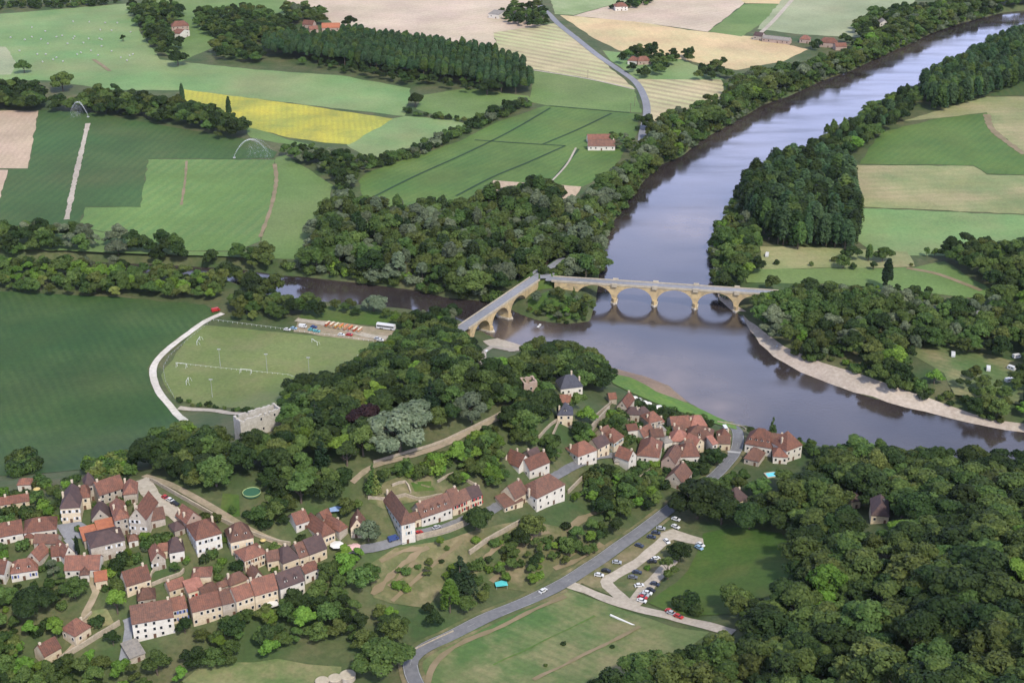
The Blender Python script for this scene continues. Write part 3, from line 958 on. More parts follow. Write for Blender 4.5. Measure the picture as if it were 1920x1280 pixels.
# approach embankments of the road between the two bridges
def embankment(pa, pb, za, zb, wd=9.0):
    pa, pb = np.array(pa), np.array(pb)
    d = (pb - pa) / np.hypot(*(pb - pa))
    n = np.array([-d[1], d[0]])
    k = 8
    v, f = [], []
    for i in range(k + 1):
        p = pa + (pb - pa) * i / k
        z = za + (zb - za) * i / k
        for s, dz, ext in ((-1, -z - 1, 1.5 * z), (-1, -.12, 0), (1, -.12, 0), (1, -z - 1, 1.5 * z)):
            q = p + n * s * (wd / 2 + ext * 0.75)
            v.append((q[0], q[1], max(z + dz, -1.0)))
    for i in range(k):
        for j in range(3):
            a = i * 4 + j
            f.append((a, a + 1, a + 5, a + 4))
    me = bpy.data.meshes.new('embankment')
    me.from_pydata(v, [], f)
    me.materials.append(M['lawn'])
    tag(obj('embankment', me), kind='structure')
    v, f = [], []
    for i in range(k + 1):
        p = pa + (pb - pa) * i / k
        z = za + (zb - za) * i / k
        for s in (-1, 1):
            q = p + n * s * 3.6
            v.append((q[0], q[1], z + 0.02))
    for i in range(k):
        f.append((i * 2, i * 2 + 1, i * 2 + 3, i * 2 + 2))
    me = bpy.data.meshes.new('road')
    me.from_pydata(v, [], f)
    me.materials.append(M['asphalt_far'])
    tag(obj('road', me), kind='structure')


jn = vb + (vb - va) / LV * 14
embankment(vb + (vb - va) / LV * 6.2, jn + (vb - va) / LV * 30, 12.58, 12.4)
embankment(jn + (vb - va) / LV * 2, Astart - pdv * 6.2, 12.50, 13.1)
embankment(va - (vb - va) / LV * 6.2, va - (vb - va) / LV * 60, 12.58, 12.0)
embankment(c0 + pdv * (gap * 4 + 18.2), c0 + pdv * (gap * 4 + 150), 13.18, 7.2)
mo = MB()
for k_ in range(20):
    a0_, a1_ = 2 * math.pi * k_ / 20, 2 * math.pi * (k_ + 1) / 20
    r0_ = [(jn[0] + math.cos(a_) * 9, jn[1] + math.sin(a_) * 9, 12.30) for a_ in (a0_, a1_)]
    r1_ = [(jn[0] + math.cos(a_) * 26, jn[1] + math.sin(a_) * 26, -1.0) for a_ in (a0_, a1_)]
    mo.face([r1_[0], r1_[1], r0_[1], r0_[0]])
    mo.face([r0_[0], r0_[1], (jn[0], jn[1], 12.30)])
tag(mo.build('embankment', M['lawn']), kind='structure')
tag(obj('road', drape_mesh('road', [(jn[0] + math.cos(k_ * .42) * 7.5, jn[1] + math.sin(k_ * .42) * 7.5) for k_ in range(15)], M['asphalt_far'], 12.42 - PLAIN)), kind='structure')
ROADS.append(([vb, jn + (vb - va) / LV * 30], 5))
ROADS.append(([jn, Astart], 6))

# ------------------------------------------------------------------ houses
RC = {'R': mat('red_clay_tiles', (.205, .086, .056), (.125, .060, .044), 0.5, c3=(.085, .052, .042), scale3=1.6, amt3=0.85, rnd=.24, stripes=(0, .8, (.29, .15, .105), .3, 6.0)),
      'B': mat('brown_clay_tiles', (.165, .080, .054), (.108, .058, .044), 0.5, c3=(.065, .045, .038), scale3=1.6, amt3=0.8, rnd=.2, stripes=(0, .8, (.21, .125, .095), .3, 6.0)),
      'D': mat('dark_weathered_tiles', (.088, .057, .053), (.060, .043, .043), 0.5, c3=(.10, .058, .048), scale3=1.6, amt3=0.7, rnd=.14),
      'O': mat('new_orange_tiles', (.36, .135, .07), (.29, .105, .06), 0.6, c3=(.2, .085, .055), scale3=2.0, amt3=0.5, rnd=.08),
      'P': mat('pale_pink_tiles', (.32, .145, .105), (.25, .11, .08), 0.5, c3=(.16, .08, .06), scale3=1.6, amt3=0.7, rnd=.08),
      'S': mat('blue_grey_slate', (.068, .07, .09), (.05, .052, .068), 0.6, c3=(.10, .10, .11), scale3=1.6, amt3=0.5),
      'G': mat('grey_stone_slabs', (.24, .22, .195), (.17, .16, .145), 0.6, c3=(.28, .235, .19), scale3=1.6, amt3=0.7)}
WC = {'W': mat('white_render', (.64, .60, .52), (.56, .52, .45), 0.3, c3=(.46, .41, .33), scale3=0.8, amt3=0.5, rnd=.06),
      'C': mat('cream_stone_wall', (.64, .54, .38), (.56, .46, .32), 0.3, c3=(.40, .30, .19), scale3=0.9, amt3=0.6, rnd=.08),
      'T': mat('grey_beige_rubble_wall', (.45, .395, .32), (.37, .32, .255), 0.4, c3=(.25, .21, .165), scale3=1.2, amt3=0.7, rnd=.1),
      'Z': mat('bleached_ruin_stone', (.50, .47, .42), (.40, .37, .32), 0.4, c3=(.27, .25, .21), scale3=1.0, amt3=0.7),
      'P': mat('pinkish_stone_wall', (.42, .31, .25), (.35, .26, .21), 0.4, c3=(.28, .22, .17), scale3=1.2, amt3=0.6)}
M['glass'] = mat('dark_window_glass', (.018, .02, .024), rough=0.12, spec=0.5)
M['door'] = mat('brown_wooden_door', (.14, .075, .045), (.10, .06, .04), 1.0)
M['frame'] = mat('pale_window_frame', (.60, .57, .52))
SHUT = {'w': mat('white_shutters', (.62, .63, .62)), 'b': mat('blue_shutters', (.12, .16, .38)), 'r': mat('red_shutters', (.42, .04, .04)), 'n': mat('brown_shutters', (.20, .10, .06)), 'g': mat('grey_blue_shutters', (.33, .40, .42))}
VIEWS = []       # pixel windows of the houses that trees must leave open
HOUSES = []      # (x, y, radius, core phrase)

wb = MB()
wb.box(-.5, -.06, -.5, .5, .06, .5)
WIN = wb.mesh('window', M['glass'])
fb = MB()
for (a, b2, c, d) in ((-.62, -.5, -.6, .6), (.5, .62, -.6, .6), (-.5, .5, .5, .6), (-.5, .5, -.6, -.5)):
    fb.box(a, -.08, c, b2, .05, d)
FRM = fb.mesh('window_frame', M['frame'])
db = MB()
db.box(-.5, -.07, 0, .5, .07, 1)
DOOR = db.mesh('door', M['door'])
SHM = {}
for k_, m_ in SHUT.items():
    s_ = MB()
    s_.box(-.5, -.05, -.5, .5, .05, .5)
    SHM[k_] = s_.mesh('shutter', m_)
cb_ = MB()
cb_.box(-.5, -.4, 0, .5, .4, .86)
cb_.box(-.58, -.48, .86, .58, .48, .92)
cb_.box(-.32, -.25, .92, .32, .25, 1.0)
CHM = {k: cb_.mesh('chimney', m) for k, m in (('C', mat('pale_chimney', (.56, .47, .35), (.46, .38, .28), 1.0)), ('T', WC['T']))}
dm = MB()
dm.box(-.6, 0, 0, .6, 1.6, 1.15)
DORW = dm.mesh('dormer', WC['W'])
dr = MB()
dr.prism([(-.8, 1.155), (0, 1.85), (.8, 1.155)], 'y', -.15, 1.9)
DORR = {k: dr.mesh('dormer_roof', m) for k, m in RC.items()}
HR = random.Random(21)


def house(t, x1, y1, x2, y2, d, w, rise, typ, rc, wc, core, where='', near=True, win=None, sh=None, chim=(), dorm=0, sides='', name='house', cat='house', group=None, door=True, over=0.35):
    if t == 'D':
        d *= 1.12
    a, b2 = tp(t, x1, y1), tp(t, x2, y2)
    mid = hit((a[0] + b2[0]) / 2, (a[1] + b2[1]) / 2, w)
    ze = mid[2]
    e1, e2 = P(a[0], a[1], ze)[:2], P(b2[0], b2[1], ze)[:2]
    Ln = float(np.hypot(*(e2 - e1)))
    rz = math.atan2(e2[1] - e1[1], e2[0] - e1[0])
    root = empty(name, (e1[0], e1[1], ze - w), rz)
    tag(root, core + ((', ' + where) if where else ''), cat, group)
    cen = e1 + (e2 - e1) / 2 + np.array([-math.sin(rz), math.cos(rz)]) * d / 2
    HOUSES.append((cen[0], cen[1], math.hypot(Ln, d) / 2, core))
    hp_ = proj(cen[0], cen[1], ze)
    VIEWS.append((hp_[0], hp_[1], hp_[2], FOC / hp_[2] * (Ln * abs(math.cos(rz)) + d * abs(math.sin(rz))) / 2, FOC / hp_[2] * (w * .45 + d * .25)))
    wm, rm = WC[wc], RC[rc] if rc else None
    low = -4.0
    # walls
    W = MB()
    if typ == 'g':
        W.prism([(0, low), (d, low), (d, w), (d / 2, w + rise), (0, w)], 'x', 0, Ln)
    elif typ == 'x':
        W.prism([(0, low), (Ln, low), (Ln, w), (Ln / 2, w + rise), (0, w)], 'y', 0, d)
    elif typ == 's':
        W.prism([(0, low), (d, low), (d, w + rise), (0, w)], 'x', 0, Ln)
    elif typ == 'f':
        W.box(.9, .9, low, Ln - .9, d - .9, w * .45)
        rr = random.Random(5)
        for (ax, a0, a1, c0_, c1_) in (('x', 0, Ln, 0, .9), ('x', 0, Ln, d - .9, d), ('y', .9, d - .9, 0, .9), ('y', .9, d - .9, Ln - .9, Ln)):
            n_s = max(2, int((a1 - a0) / 1.3))
            for q_ in range(n_s):
                s0_, s1_ = a0 + (a1 - a0) * q_ / n_s, a0 + (a1 - a0) * (q_ + 1) / n_s
                tz = w - (rr.choice((0, .5, .9, 1.6)) if q_ % 2 else rr.uniform(0, .3))
                if ax == 'x':
                    W.box(s0_, c0_, low, s1_, c1_, tz)
                else:
                    W.box(c0_, s0_, low, c1_, s1_, tz)
    else:
        W.box(0, 0, low, Ln, d, w)
    W.build('wall', wm, root)
    o = over
    roof = None
    Q = MB()
    th = .2
    if typ == 'g':
        s = rise / (d / 2)
        zo = w - o * s + .03
        pr = [(-o, zo), (d / 2, w + rise + .03), (d + o, zo), (d + o, zo + th), (d / 2, w + rise + .03 + th * 1.1), (-o, zo + th)]
        Q.prism(pr, 'x', -o * .6, Ln + o * .6)
    elif typ == 'x':
        s = rise / (Ln / 2)
        zo = w - o * s + .03
        pr = [(-o, zo), (Ln / 2, w + rise + .03), (Ln + o, zo), (Ln + o, zo + th), (Ln / 2, w + rise + .03 + th * 1.1), (-o, zo + th)]
        Q.prism(pr, 'y', -o * .6, d + o * .6)
    elif typ == 's':
        s = rise / d
        pr = [(-o, w - o * s + .03), (d + .1, w + rise + .1 * s + .03), (d + .1, w + rise + .1 * s + .03 + th), (-o, w - o * s + .03 + th)]
        Q.prism(pr, 'x', -o, Ln + o)
    elif typ in ('h', 'hx', 'p'):
        x0, x1_, y0, y1_ = -o, Ln + o, -o, d + o
        zb = w + .004
        zt = w + rise
        lx, ly = x1_ - x0, y1_ - y0
        if typ == 'h':
            k = min(ly / 2, lx / 2 - .2) * .8
            r1, r2 = (x0 + k, (y0 + y1_) / 2, zt), (x1_ - k, (y0 + y1_) / 2, zt)
        elif typ == 'hx':
            k = min(lx / 2, ly / 2 - .2) * .8
            r1, r2 = ((x0 + x1_) / 2, y0 + k, zt), ((x0 + x1_) / 2, y1_ - k, zt)
        else:
            r1 = ((x0 + x1_) / 2 - .15, (y0 + y1_) / 2, zt)
            r2 = ((x0 + x1_) / 2 + .15, (y0 + y1_) / 2, zt)
        e = .18
        c = [(x0, y0, zb), (x1_, y0, zb), (x1_, y1_, zb), (x0, y1_, zb)]
        u = [(p[0], p[1], zb + e) for p in c]
        Q.face(c)
        for i in range(4):
            j = (i + 1) % 4
            Q.face([c[i], c[j], u[j], u[i]])
        bell = .0
        if typ == 'hx':
            Q.face([u[0], u[1], r1])
            Q.face([u[1], u[2], r2, r1])
            Q.face([u[2], u[3], r2])
            Q.face([u[3], u[0], r1, r2])
        else:
            Q.face([u[0], u[1], r2, r1])
            Q.face([u[1], u[2], r2])
            Q.face([u[2], u[3], r1, r2])
            Q.face([u[3], u[0], r1])
    if Q.f:
        roof = Q.build('roof', rm, root)
    # roof height at a point, for chimneys and dormers
    def rh(x, y):
        if typ == 'g':
            return w + rise * (1 - abs(y - d / 2) / (d / 2))
        if typ == 'x':
            return w + rise * (1 - abs(x - Ln / 2) / (Ln / 2))
        if typ == 's':
            return w + rise * y / d
        k1 = min(1, (min(y, d - y) / (d / 2)) if typ != 'hx' else 1)
        k2 = min(1, (min(x, Ln - x) / (Ln / 2)) if typ != 'h' else min(x, Ln - x) / (d * .4))
        return w + rise * max(0, min(k1, k2))
    if near and not chim and name in ('house', 'cottage') and typ != 's':
        chim = ((HR.choice((.12, .85)), .5 if typ in ('g', 'x') else HR.uniform(.3, .5), HR.uniform(.8, 1.5)),)
        if typ == 'x':
            chim = ((.5, HR.choice((.1, .9)), 1.0),)
    for ch in chim:
        fx_, fy_ = ch[0], ch[1]
        xx, yy = fx_ * Ln, fy_ * d
        top = max(w + rise * .55, rh(xx, yy)) + (ch[2] if len(ch) > 2 else 1.3)
        base = max(rh(xx, yy) - .6, w * .5)
        co = obj('chimney', CHM['C'], roof, (xx, yy, base), 0.0)
        co.scale = (.85, .95, top - base)
    for i in range(dorm):
        xx = Ln * (i + .75) / (dorm + .5)
        yy = d * .12
        zz = w + rise * (yy / (d / 2)) + .12 if typ in ('g', 'h', 'p') else w + .4
        do = obj('dormer', DORW, roof, (xx, yy, zz), 0.0)
        obj('dormer_roof', DORR[rc], do, (0, 0, 0), 0.0)
        wo = obj('dormer_window', WIN, do, (0, -.01, .55), 0.0)
        wo.scale = (.7, 1, .85)
    # openings
    def openings(fl, place, nrow, ncol, withdoor):
        nrow = max(1, nrow)
        hrow = (w - .3) / nrow
        for r_ in range(nrow):
            for c_ in range(ncol):
                u_ = fl * (c_ + .5 + HR.uniform(-.12, .12)) / ncol
                zc = .2 + hrow * (r_ + .55)
                if r_ == 0 and withdoor and c_ == ncol // 2:
                    x_, y_, q_ = place(u_)
                    do_ = obj('door', DOOR, root, (x_, y_, .02), q_)
                    do_.scale = (1.1, 1, 2.1)
                    continue
                if HR.random() < .14:
                    continue
                x_, y_, q_ = place(u_)
                wo = obj('window', WIN, root, (x_, y_, zc), q_)
                wo.scale = (1.0, 1, 1.35)
                if near:
                    obj('window_frame', FRM, wo, (0, 0, 0), 0.0)
                if sh:
                    for s_ in (-1, 1):
                        so = obj('shutter', SHM[sh], wo, (s_ * 1.15, -.03, 0), 0.0)
                        so.scale = (.55, 1, 1.1)
    if win is None:
        win = (max(1, int(round(Ln / 3.2))), 1 if w < 4.3 else (2 if w < 7.8 else 3))
    if win[0]:
        openings(Ln, lambda u_: (u_, -.03, 0.0), win[1], win[0], door)
    ns = max(1, int(round(d / 4.0)))
    if 'L' in sides:
        openings(d, lambda u_: (-.03, d - u_, -math.pi / 2), win[1], ns, False)
    if 'R' in sides:
        openings(d, lambda u_: (Ln + .03, u_, math.pi / 2), win[1], ns, False)
    if typ in ('x',) and rise > 2.5 and near:
        wo = obj('window', WIN, root, (Ln / 2, -.03, w + rise * .3), 0.0)
        wo.scale = (.7, 1, .9)
    return root

H = house
# ---- upper left hamlet
H('A', 130, 197, 228, 192, 5, 3, 2.2, 'h', 'R', 'W', 'small white hut with red hipped roof', 'alone by the dark green field', win=(1, 1), name='garden_hut', cat='hut')
H('A', 0, 345, 218, 312, 6, 3, 2, 'g', 'R', 'C', 'long low cottage half sunk in shrubs', 'below the small white hut', chim=((.2, .5), (.95, .5)), win=(3, 1), name='cottage', cat='cottage')
H('A', 640, 205, 718, 188, 6, 8, 5, 'p', 'D', 'T', 'stone tower with dark pointed roof', 'behind the cream house at the square', win=(1, 2), name='tower', cat='tower')
H('A', 745, 272, 935, 212, 10, 5, 4, 'g', 'R', 'T', 'long pinkish red roofed house', 'beside the pointed dark roofed tower')
H('A', 925, 268, 1025, 258, 9, 5, 4, 'hx', 'R', 'T', 'red brown hipped house at the gravel yard', 'where the pale drive begins', chim=((.1, .9),))
H('A', 452, 372, 595, 362, 14, 7.5, 6, 'hx', 'D', 'C', 'tall cream house with steep dark hipped roof', 'at the village square', win=(3, 2), sh='w', chim=((.06, .5, 1), (.5, .85, 1)), sides='L')
H('A', 592, 296, 672, 286, 9, 6, 4, 'h', 'R', 'C', 'red roofed wing with cream wall', 'joined to the steep dark roofed house', chim=((.1, .6),))
H('A', 862, 462, 968, 440, 14, 8, 4, 'hx', 'R', 'T', 'tall stone house with red hipped roof', 'left of the pair in the hamlet centre', chim=((.15, .5, 1.6), (.9, .3, 1.6)), win=(2, 3), sides='L')
H('A', 968, 442, 1090, 452, 14, 10, 5, 'x', 'R', 'T', 'tallest stone house with pointed gable', 'right of the pair in the hamlet centre', chim=((.5, .04, 1.2), (.1, .4, 1.4)), win=(3, 3), sh='w')
H('A', 688, 455, 826, 437, 8, 3.5, 4.5, 'x', 'D', 'T', 'dark roofed stone gable behind orange roofs', win=(1, 1))
H('A', 742, 566, 868, 537, 7, 4, 2.6, 's', 'O', 'T', 'upper of two lean-to sheds with bright orange tiles', name='shed', cat='shed', win=(2, 1))
H('A', 630, 613, 736, 586, 7, 4, 2.4, 's', 'O', 'T', 'lower of two lean-to sheds with bright orange tiles', name='shed', cat='shed', win=(1, 1))
H('A', 680, 668, 936, 607, 12, 7.5, 3, 'h', 'D', 'T', 'square grey stone house with low dark hipped roof', 'below the orange sheds', win=(3, 2), sh='w', sides='L')
H('A', 1092, 470, 1238, 440, 7, 4, 3.5, 'g', 'B', 'T', 'dark red barn roof beside the pale drive', win=(1, 1), name='barn', cat='barn')
H('A', 965, 620, 1036, 606, 5, 3, 1.6, 'h', 'B', 'W', 'tiny brown roofed outbuilding', 'under the tallest stone gable', win=(1, 1), name='outbuilding', cat='outbuilding')
H('A', 1400, 482, 1510, 437, 9, 5, 4, 'x', 'R', 'P', 'pinkish gabled house beside the parked cars', 'at the end of the pale drive', chim=((.1, .8), (.15, .4)), win=(1, 1))
H('A', 1310, 542, 1386, 516, 6, 3, 2.6, 'p', 'D', 'T', 'round topped dark roofed hut', 'next to the big white house', win=(1, 1), name='hut', cat='hut')
H('A', 1470, 610, 1660, 557, 13, 8, 5, 'h', 'R', 'W', 'big white house with brown and red hipped roof', 'under the park wood', chim=((.9, .6, 2),), win=(4, 2), sides='L', sh='w')
H('A', 1270, 706, 1382, 686, 8, 5, 5, 'h', 'D', 'W', 'white cottage with steep dark pointed roof', 'left of the big white house', win=(2, 1), name='cottage', cat='cottage')
H('A', 1180, 690, 1258, 682, 5, 4, 2, 'g', 'R', 'C', 'narrow red roofed annex of the dark pointed cottage', win=(1, 1), name='annex', cat='annex')
H('A', 1137, 766, 1240, 746, 9, 5, 3.5, 'x', 'R', 'T', 'red roofed stone house with pale gable', 'above the round green garden tree', win=(2, 1), sh='w')
H('A', 180, 556, 420, 526, 10, 4, 4, 'h', 'R', 'W', 'long red hipped farmhouse with pale chimney', 'left of the square', chim=((.5, .35),), win=(5, 1), name='farmhouse', cat='farmhouse')
H('A', -60, 596, 172, 552, 10, 4, 3.6, 'g', 'R', 'W', 'red roofed row house cut by the left picture edge', 'joined to the long farmhouse', chim=((.6, .4),), win=(5, 1))
H('A', 185, 601, 250, 592, 4, 3, 1.5, 'h', 'R', 'C', 'small square porch house with red roof', 'in front of the long farmhouse', win=(1, 1), name='annex', cat='annex')
H('A', 250, 627, 426, 632, 6, 3, 2.4, 'g', 'B', 'T', 'low brown roofed range with grey wall', 'in front of the long farmhouse', win=(2, 1), name='outbuilding', cat='outbuilding')
H('A', 482, 735, 560, 700, 8, 4, 4, 'x', 'R', 'W', 'white gabled house with steep red roof', 'below the square', win=(1, 1))
H('A', 385, 727, 470, 718, 5, 3, 3, 'g', 'R', 'W', 'small red roofed lean house', 'left of the white gable below the square', win=(1, 1))
H('A', 195, 746, 290, 762, 8, 4, 3.5, 'x', 'R', 'T', 'stone barn with red roof and blank gable', 'beside a dark round shrub', win=(0, 0), name='barn', cat='barn')
H('A', 80, 862, 280, 832, 8, 4, 4, 'h', 'R', 'W', 'red hipped house with two dormers', 'near the left edge behind a big tree', dorm=2, win=(3, 1), sh='b')
H('A', -80, 850, 30, 860, 8, 5, 4, 'g', 'R', 'W', 'white house cut off by the left edge', 'beside the two dormer house', win=(2, 1), sides='R')
H('A', 482, 832, 742, 826, 9, 4, 4, 'g', 'R', 'W', 'wide red roofed barn with open dark bay', 'in the lower hamlet', chim=((.55, .5),), win=(4, 1), name='barn', cat='barn')
H('A', 600, 872, 665, 866, 6, 4, 2, 'hx', 'B', 'W', 'brown roofed porch in front of the wide barn', win=(1, 1), name='porch_house', cat='annex')
H('A', 715, 920, 802, 906, 5, 4, 1.5, 's', 'O', 'C', 'little cream hut with orange roof', 'at the top of the garden lane', win=(1, 1), name='hut', cat='hut')
H('A', 946, 952, 1130, 896, 8, 5, 4.5, 'g', 'R', 'C', 'cream stone house with two skylights in its red roof', 'above the bright green round tree', win=(4, 1), sides='L')
H('A', 1035, 1062, 1165, 1042, 7, 3, 3.5, 'h', 'B', 'T', 'brown roofed stone house squeezed behind the white house', win=(2, 1))
H('A', 990, 1237, 1300, 1182, 12, 8.5, 4.5, 'g', 'B', 'W', 'white three-storey house with broad brown roof', 'lowest of the terrace', chim=((.93, .5),), win=(5, 3))
H('A', 1290, 1138, 1402, 1112, 9, 6.5, 3, 'g', 'R', 'C', 'cream house with blue shutters', 'next up from the white three-storey house', win=(3, 2), sh='b')
H('A', 1270, 988, 1392, 948, 6, 3.5, 2.5, 'g', 'R', 'C', 'small red roofed house at the long garden wall', win=(2, 1))
H('A', 1440, 887, 1580, 880, 7, 5, 2.5, 'h', 'R', 'C', 'red roofed cottage with cream gable end', 'above the red windowed house', win=(2, 1), name='cottage', cat='cottage')
H('A', 1412, 1002, 1526, 968, 6, 5, 2, 's', 'P', 'C', 'pink roofed house with two red windows', win=(2, 1), sh='r', door=False)
H('A', 1532, 1040, 1640, 988, 8, 3.4, 2.5, 'g', 'B', 'T', 'plain brown barn roof behind the terrace', win=(0, 0), name='barn', cat='barn')
H('A', 1442, 1147, 1666, 1092, 10, 7, 3.5, 'g', 'R', 'C', 'long cream terrace house', 'second from the white three-storey house', win=(5, 2), chim=((.05, .5),))
H('A', 1668, 1091, 1770, 1066, 10, 6.8, 3.5, 'g', 'B', 'T', 'narrow terrace house with faded brown roof', win=(2, 2))
H('A', 1772, 1066, 1910, 1016, 9, 8, 3.5, 'g', 'R', 'C', 'terrace house with one skylight and tall blank cream wall', win=(3, 2), chim=((.95, .5),))
H('B', 312, 1021, 482, 971, 8, 8, 5, 'g', 'R', 'C', 'tall cream gable house with a white awning at its foot', win=(4, 2), sides='L', chim=((.0, .5),))
H('B', 502, 971, 682, 906, 9, 7, 4.5, 'g', 'D', 'W', 'dark roofed terrace house with two white dormers', dorm=2, win=(4, 2), chim=((.04, .5),))
H('B', 686, 860, 790, 816, 6, 5, 2, 'g', 'R', 'W', 'last low house of the terrace', 'half hidden in leaves', win=(3, 1))
H('B', 522, 786, 646, 741, 10, 5.4, 5, 'h', 'D', 'C', 'left dark part of the long triple roofed house', win=(3, 1), chim=((.5, .5),))
H('B', 647, 741, 720, 716, 9.7, 5.4, 4.3, 'g', 'B', 'C', 'middle brown part of the long triple roofed house', win=(2, 1), dorm=1)
H('B', 721, 716, 850, 667, 10, 5.4, 4.6, 'g', 'D', 'C', 'right dark part of the long triple roofed house', win=(3, 1), sides='R')
H('B', 405, 766, 495, 751, 6, 5, 3, 'g', 'B', 'C', 'narrow brown roofed house between square house and triple roof', win=(2, 1))
H('B', 236, 766, 400, 702, 9, 6, 3, 'h', 'R', 'C', 'square cream house with low red hipped roof', 'below the two-tone mansard house', win=(3, 2), sides='L', sh='n')
H('B', 130, 626, 300, 587, 10, 6, 6, 'h', 'B', 'C', 'house with tall two-tone hipped roof', 'beside a yellow parasol terrace', dorm=2, win=(3, 1), sides='L', sh='g')
H('B', 130, 951, 262, 902, 6, 3.5, 3.5, 'h', 'B', 'C', 'small house with pale chimney and red window', 'in the shrubs above the terrace', win=(2, 1), chim=((.1, .6, 2),))
H('B', 40, 971, 130, 941, 4, 3, 1.8, 'h', 'B', 'T', 'tiny brown hipped shed above the terrace', win=(1, 1), name='shed', cat='shed')
H('B', 298, 912, 380, 886, 7, 3.4, 3.4, 'x', 'B', 'W', 'brown roofed cottage with white gable', 'above the dark roofed dormer house', win=(1, 1), name='cottage', cat='cottage')
H('B', 620, 492, 720, 458, 8, 4, 3.4, 'g', 'R', 'W', 'rear red roofed wing behind the restaurant', win=(2, 1))
H('B', 810, 591, 912, 549, 16, 5, 5, 'hx', 'R', 'C', 'red roofed restaurant with four dark windows', 'above the parasols', win=(4, 1), sides='L', door=False, name='restaurant', cat='restaurant')
H('B', 945, 546, 1006, 511, 12, 4, 4, 'hx', 'R', 'T', 'ivy covered house with long red roof', 'right of the restaurant', win=(0, 0))
H('B', 826, 446, 886, 416, 5, 3, 2, 'g', 'R', 'T', 'small red roof by a blue tarpaulin', win=(0, 0), name='shed', cat='shed')
H('B', 1030, 520, 1132, 516, 8, 5, 4.5, 'x', 'B', 'C', 'dark red gabled house half behind a grey tree', win=(1, 2), sh='r')
H('B', 1411, 496, 1512, 471, 22, 10, 6, 'hx', 'B', 'W', 'tall white corner house with long brown hipped roof', 'standing over the slope', win=(1, 3), sides='L', dorm=0, chim=((.3, .98, 2),), sh='g')
H('B', 1500, 462, 1560, 441, 6, 4, 2, 'g', 'B', 'C', 'short brown roofed link house', 'right of the tall white corner house', win=(1, 1))
H('B', 1562, 440, 1792, 358, 9, 5.5, 5, 'g', 'B', 'W', 'long white house with four dormers and green creeper', 'on the upper street', dorm=4, win=(6, 1))
H('B', 1796, 352, 1862, 327, 9, 5.5, 6, 'g', 'B', 'C', 'high roofed red brown house', 'right of the creeper house', win=(2, 2), sh='r')
H('C', 26, 967, 90, 937, 8, 5.5, 3.5, 'g', 'B', 'C', 'brown roofed cream house with red door', 'on the upper street', win=(2, 2), sh='r')
H('C', 91, 937, 175, 906, 8, 5.5, 3.5, 'g', 'D', 'C', 'dark roofed cream house ending the street row', win=(3, 2), sides='R', sh='r')
# ---- middle of the village
H('C', 452, 702, 545, 648, 9, 3.6, 4.5, 'x', 'R', 'W', 'red roofed house with white gable and two chimneys', win=(1, 1), chim=((.0, .9), (.9, .9)))
H('C', 545, 642, 622, 612, 7, 4, 3, 'g', 'D', 'T', 'dark roofed house behind the white gable', win=(0, 0))
H('C', 532, 726, 682, 661, 8, 5.5, 4, 'g', 'R', 'W', 'white house with red roof and small skylight', 'above the big white manor', win=(3, 1), chim=((.98, .5),), sides='L')
H('C', 586, 937, 797, 832, 12, 7.6, 5.5, 'h', 'B', 'W', 'big white manor with dark red hipped roof', 'on the brink of the slope', win=(4, 2), chim=((-.05, .35, 1), (.6, .55, 1.5)), sides='L', name='manor', cat='manor')
H('C', 422, 941, 515, 887, 9, 5, 5, 'g', 'B', 'C', 'dark red roofed house left of the white manor', win=(2, 1))
H('C', 345, 1006, 482, 948, 7, 3, 2.5, 's', 'B', 'C', 'long lean-to porch of brown tiles on posts', 'left of the white manor', win=(4, 1), name='porch', cat='porch')
H('C', 896, 624, 1037, 573, 10, 6.5, 4.5, 'h', 'R', 'W', 'white house with red hipped front roof', 'at the bend of the street', win=(3, 2), chim=((.05, .7),), sides='L')
H('C', 1046, 562, 1132, 517, 8, 6.5, 3.5, 'g', 'D', 'C', 'dark roofed cream house with arched doors', win=(2, 2))
H('C', 1165, 521, 1237, 471, 9, 6.5, 5, 'h', 'R', 'C', 'tall red hipped house with narrow windows', win=(3, 2), sh='g', sides='L')
H('C', 1170, 662, 1286, 657, 8, 2.5, 4, 'h', 'G', 'T', 'old house with grey stone slab roof', win=(0, 0))
H('C', 1276, 652, 1334, 612, 8, 7, 4, 'x', 'R', 'W', 'tall narrow white gable wall house', 'right of the stone slab roof', win=(1, 2))
H('C', 1338, 613, 1500, 630, 16, 4.6, 5, 'hx', 'R', 'W', 'large red roofed house with long sloping ridge', 'in the river quarter', win=(4, 1), sides='R')
H('C', 1386, 477, 1466, 432, 6, 4, 3.5, 'g', 'R', 'W', 'small white house with red gable roof', 'between walled gardens', win=(2, 1), sides='R')
H('C', 1430, 372, 1530, 347, 9, 6, 4, 'h', 'R', 'T', 'red brown hipped house over a cream stone wall', 'behind the small white house', win=(2, 2))
H('C', 1474, 440, 1556, 425, 6, 5.5, 2, 'h', 'G', 'T', 'squat grey stone turret house', win=(1, 2))
H('C', 1255, 307, 1356, 311, 7, 4, 3, 'h', 'D', 'T', 'left of two dark purple roofs', 'behind the riverside parasols', win=(2, 1))
H('C', 1360, 312, 1440, 297, 7, 4, 3, 'h', 'D', 'T', 'right of two dark purple roofs', 'behind the riverside parasols', win=(2, 1))
H('C', 1186, 247, 1264, 262, 12, 4, 4, 'x', 'R', 'T', 'stone gabled riverside house with red roof', 'beside the parasols', win=(1, 1))
H('C', 1130, 192, 1186, 187, 6, 3, 2, 'g', 'R', 'T', 'small red shed at the edge of the wood', 'by the river bank', win=(0, 0), name='shed', cat='shed')
H('C', 766, 117, 930, 97, 10, 5, 5.5, 'h', 'S', 'W', 'slate roofed manor in the park wood', win=(4, 1), chim=((.97, .5, .6), (.6, .5, 2)), name='manor', cat='manor')
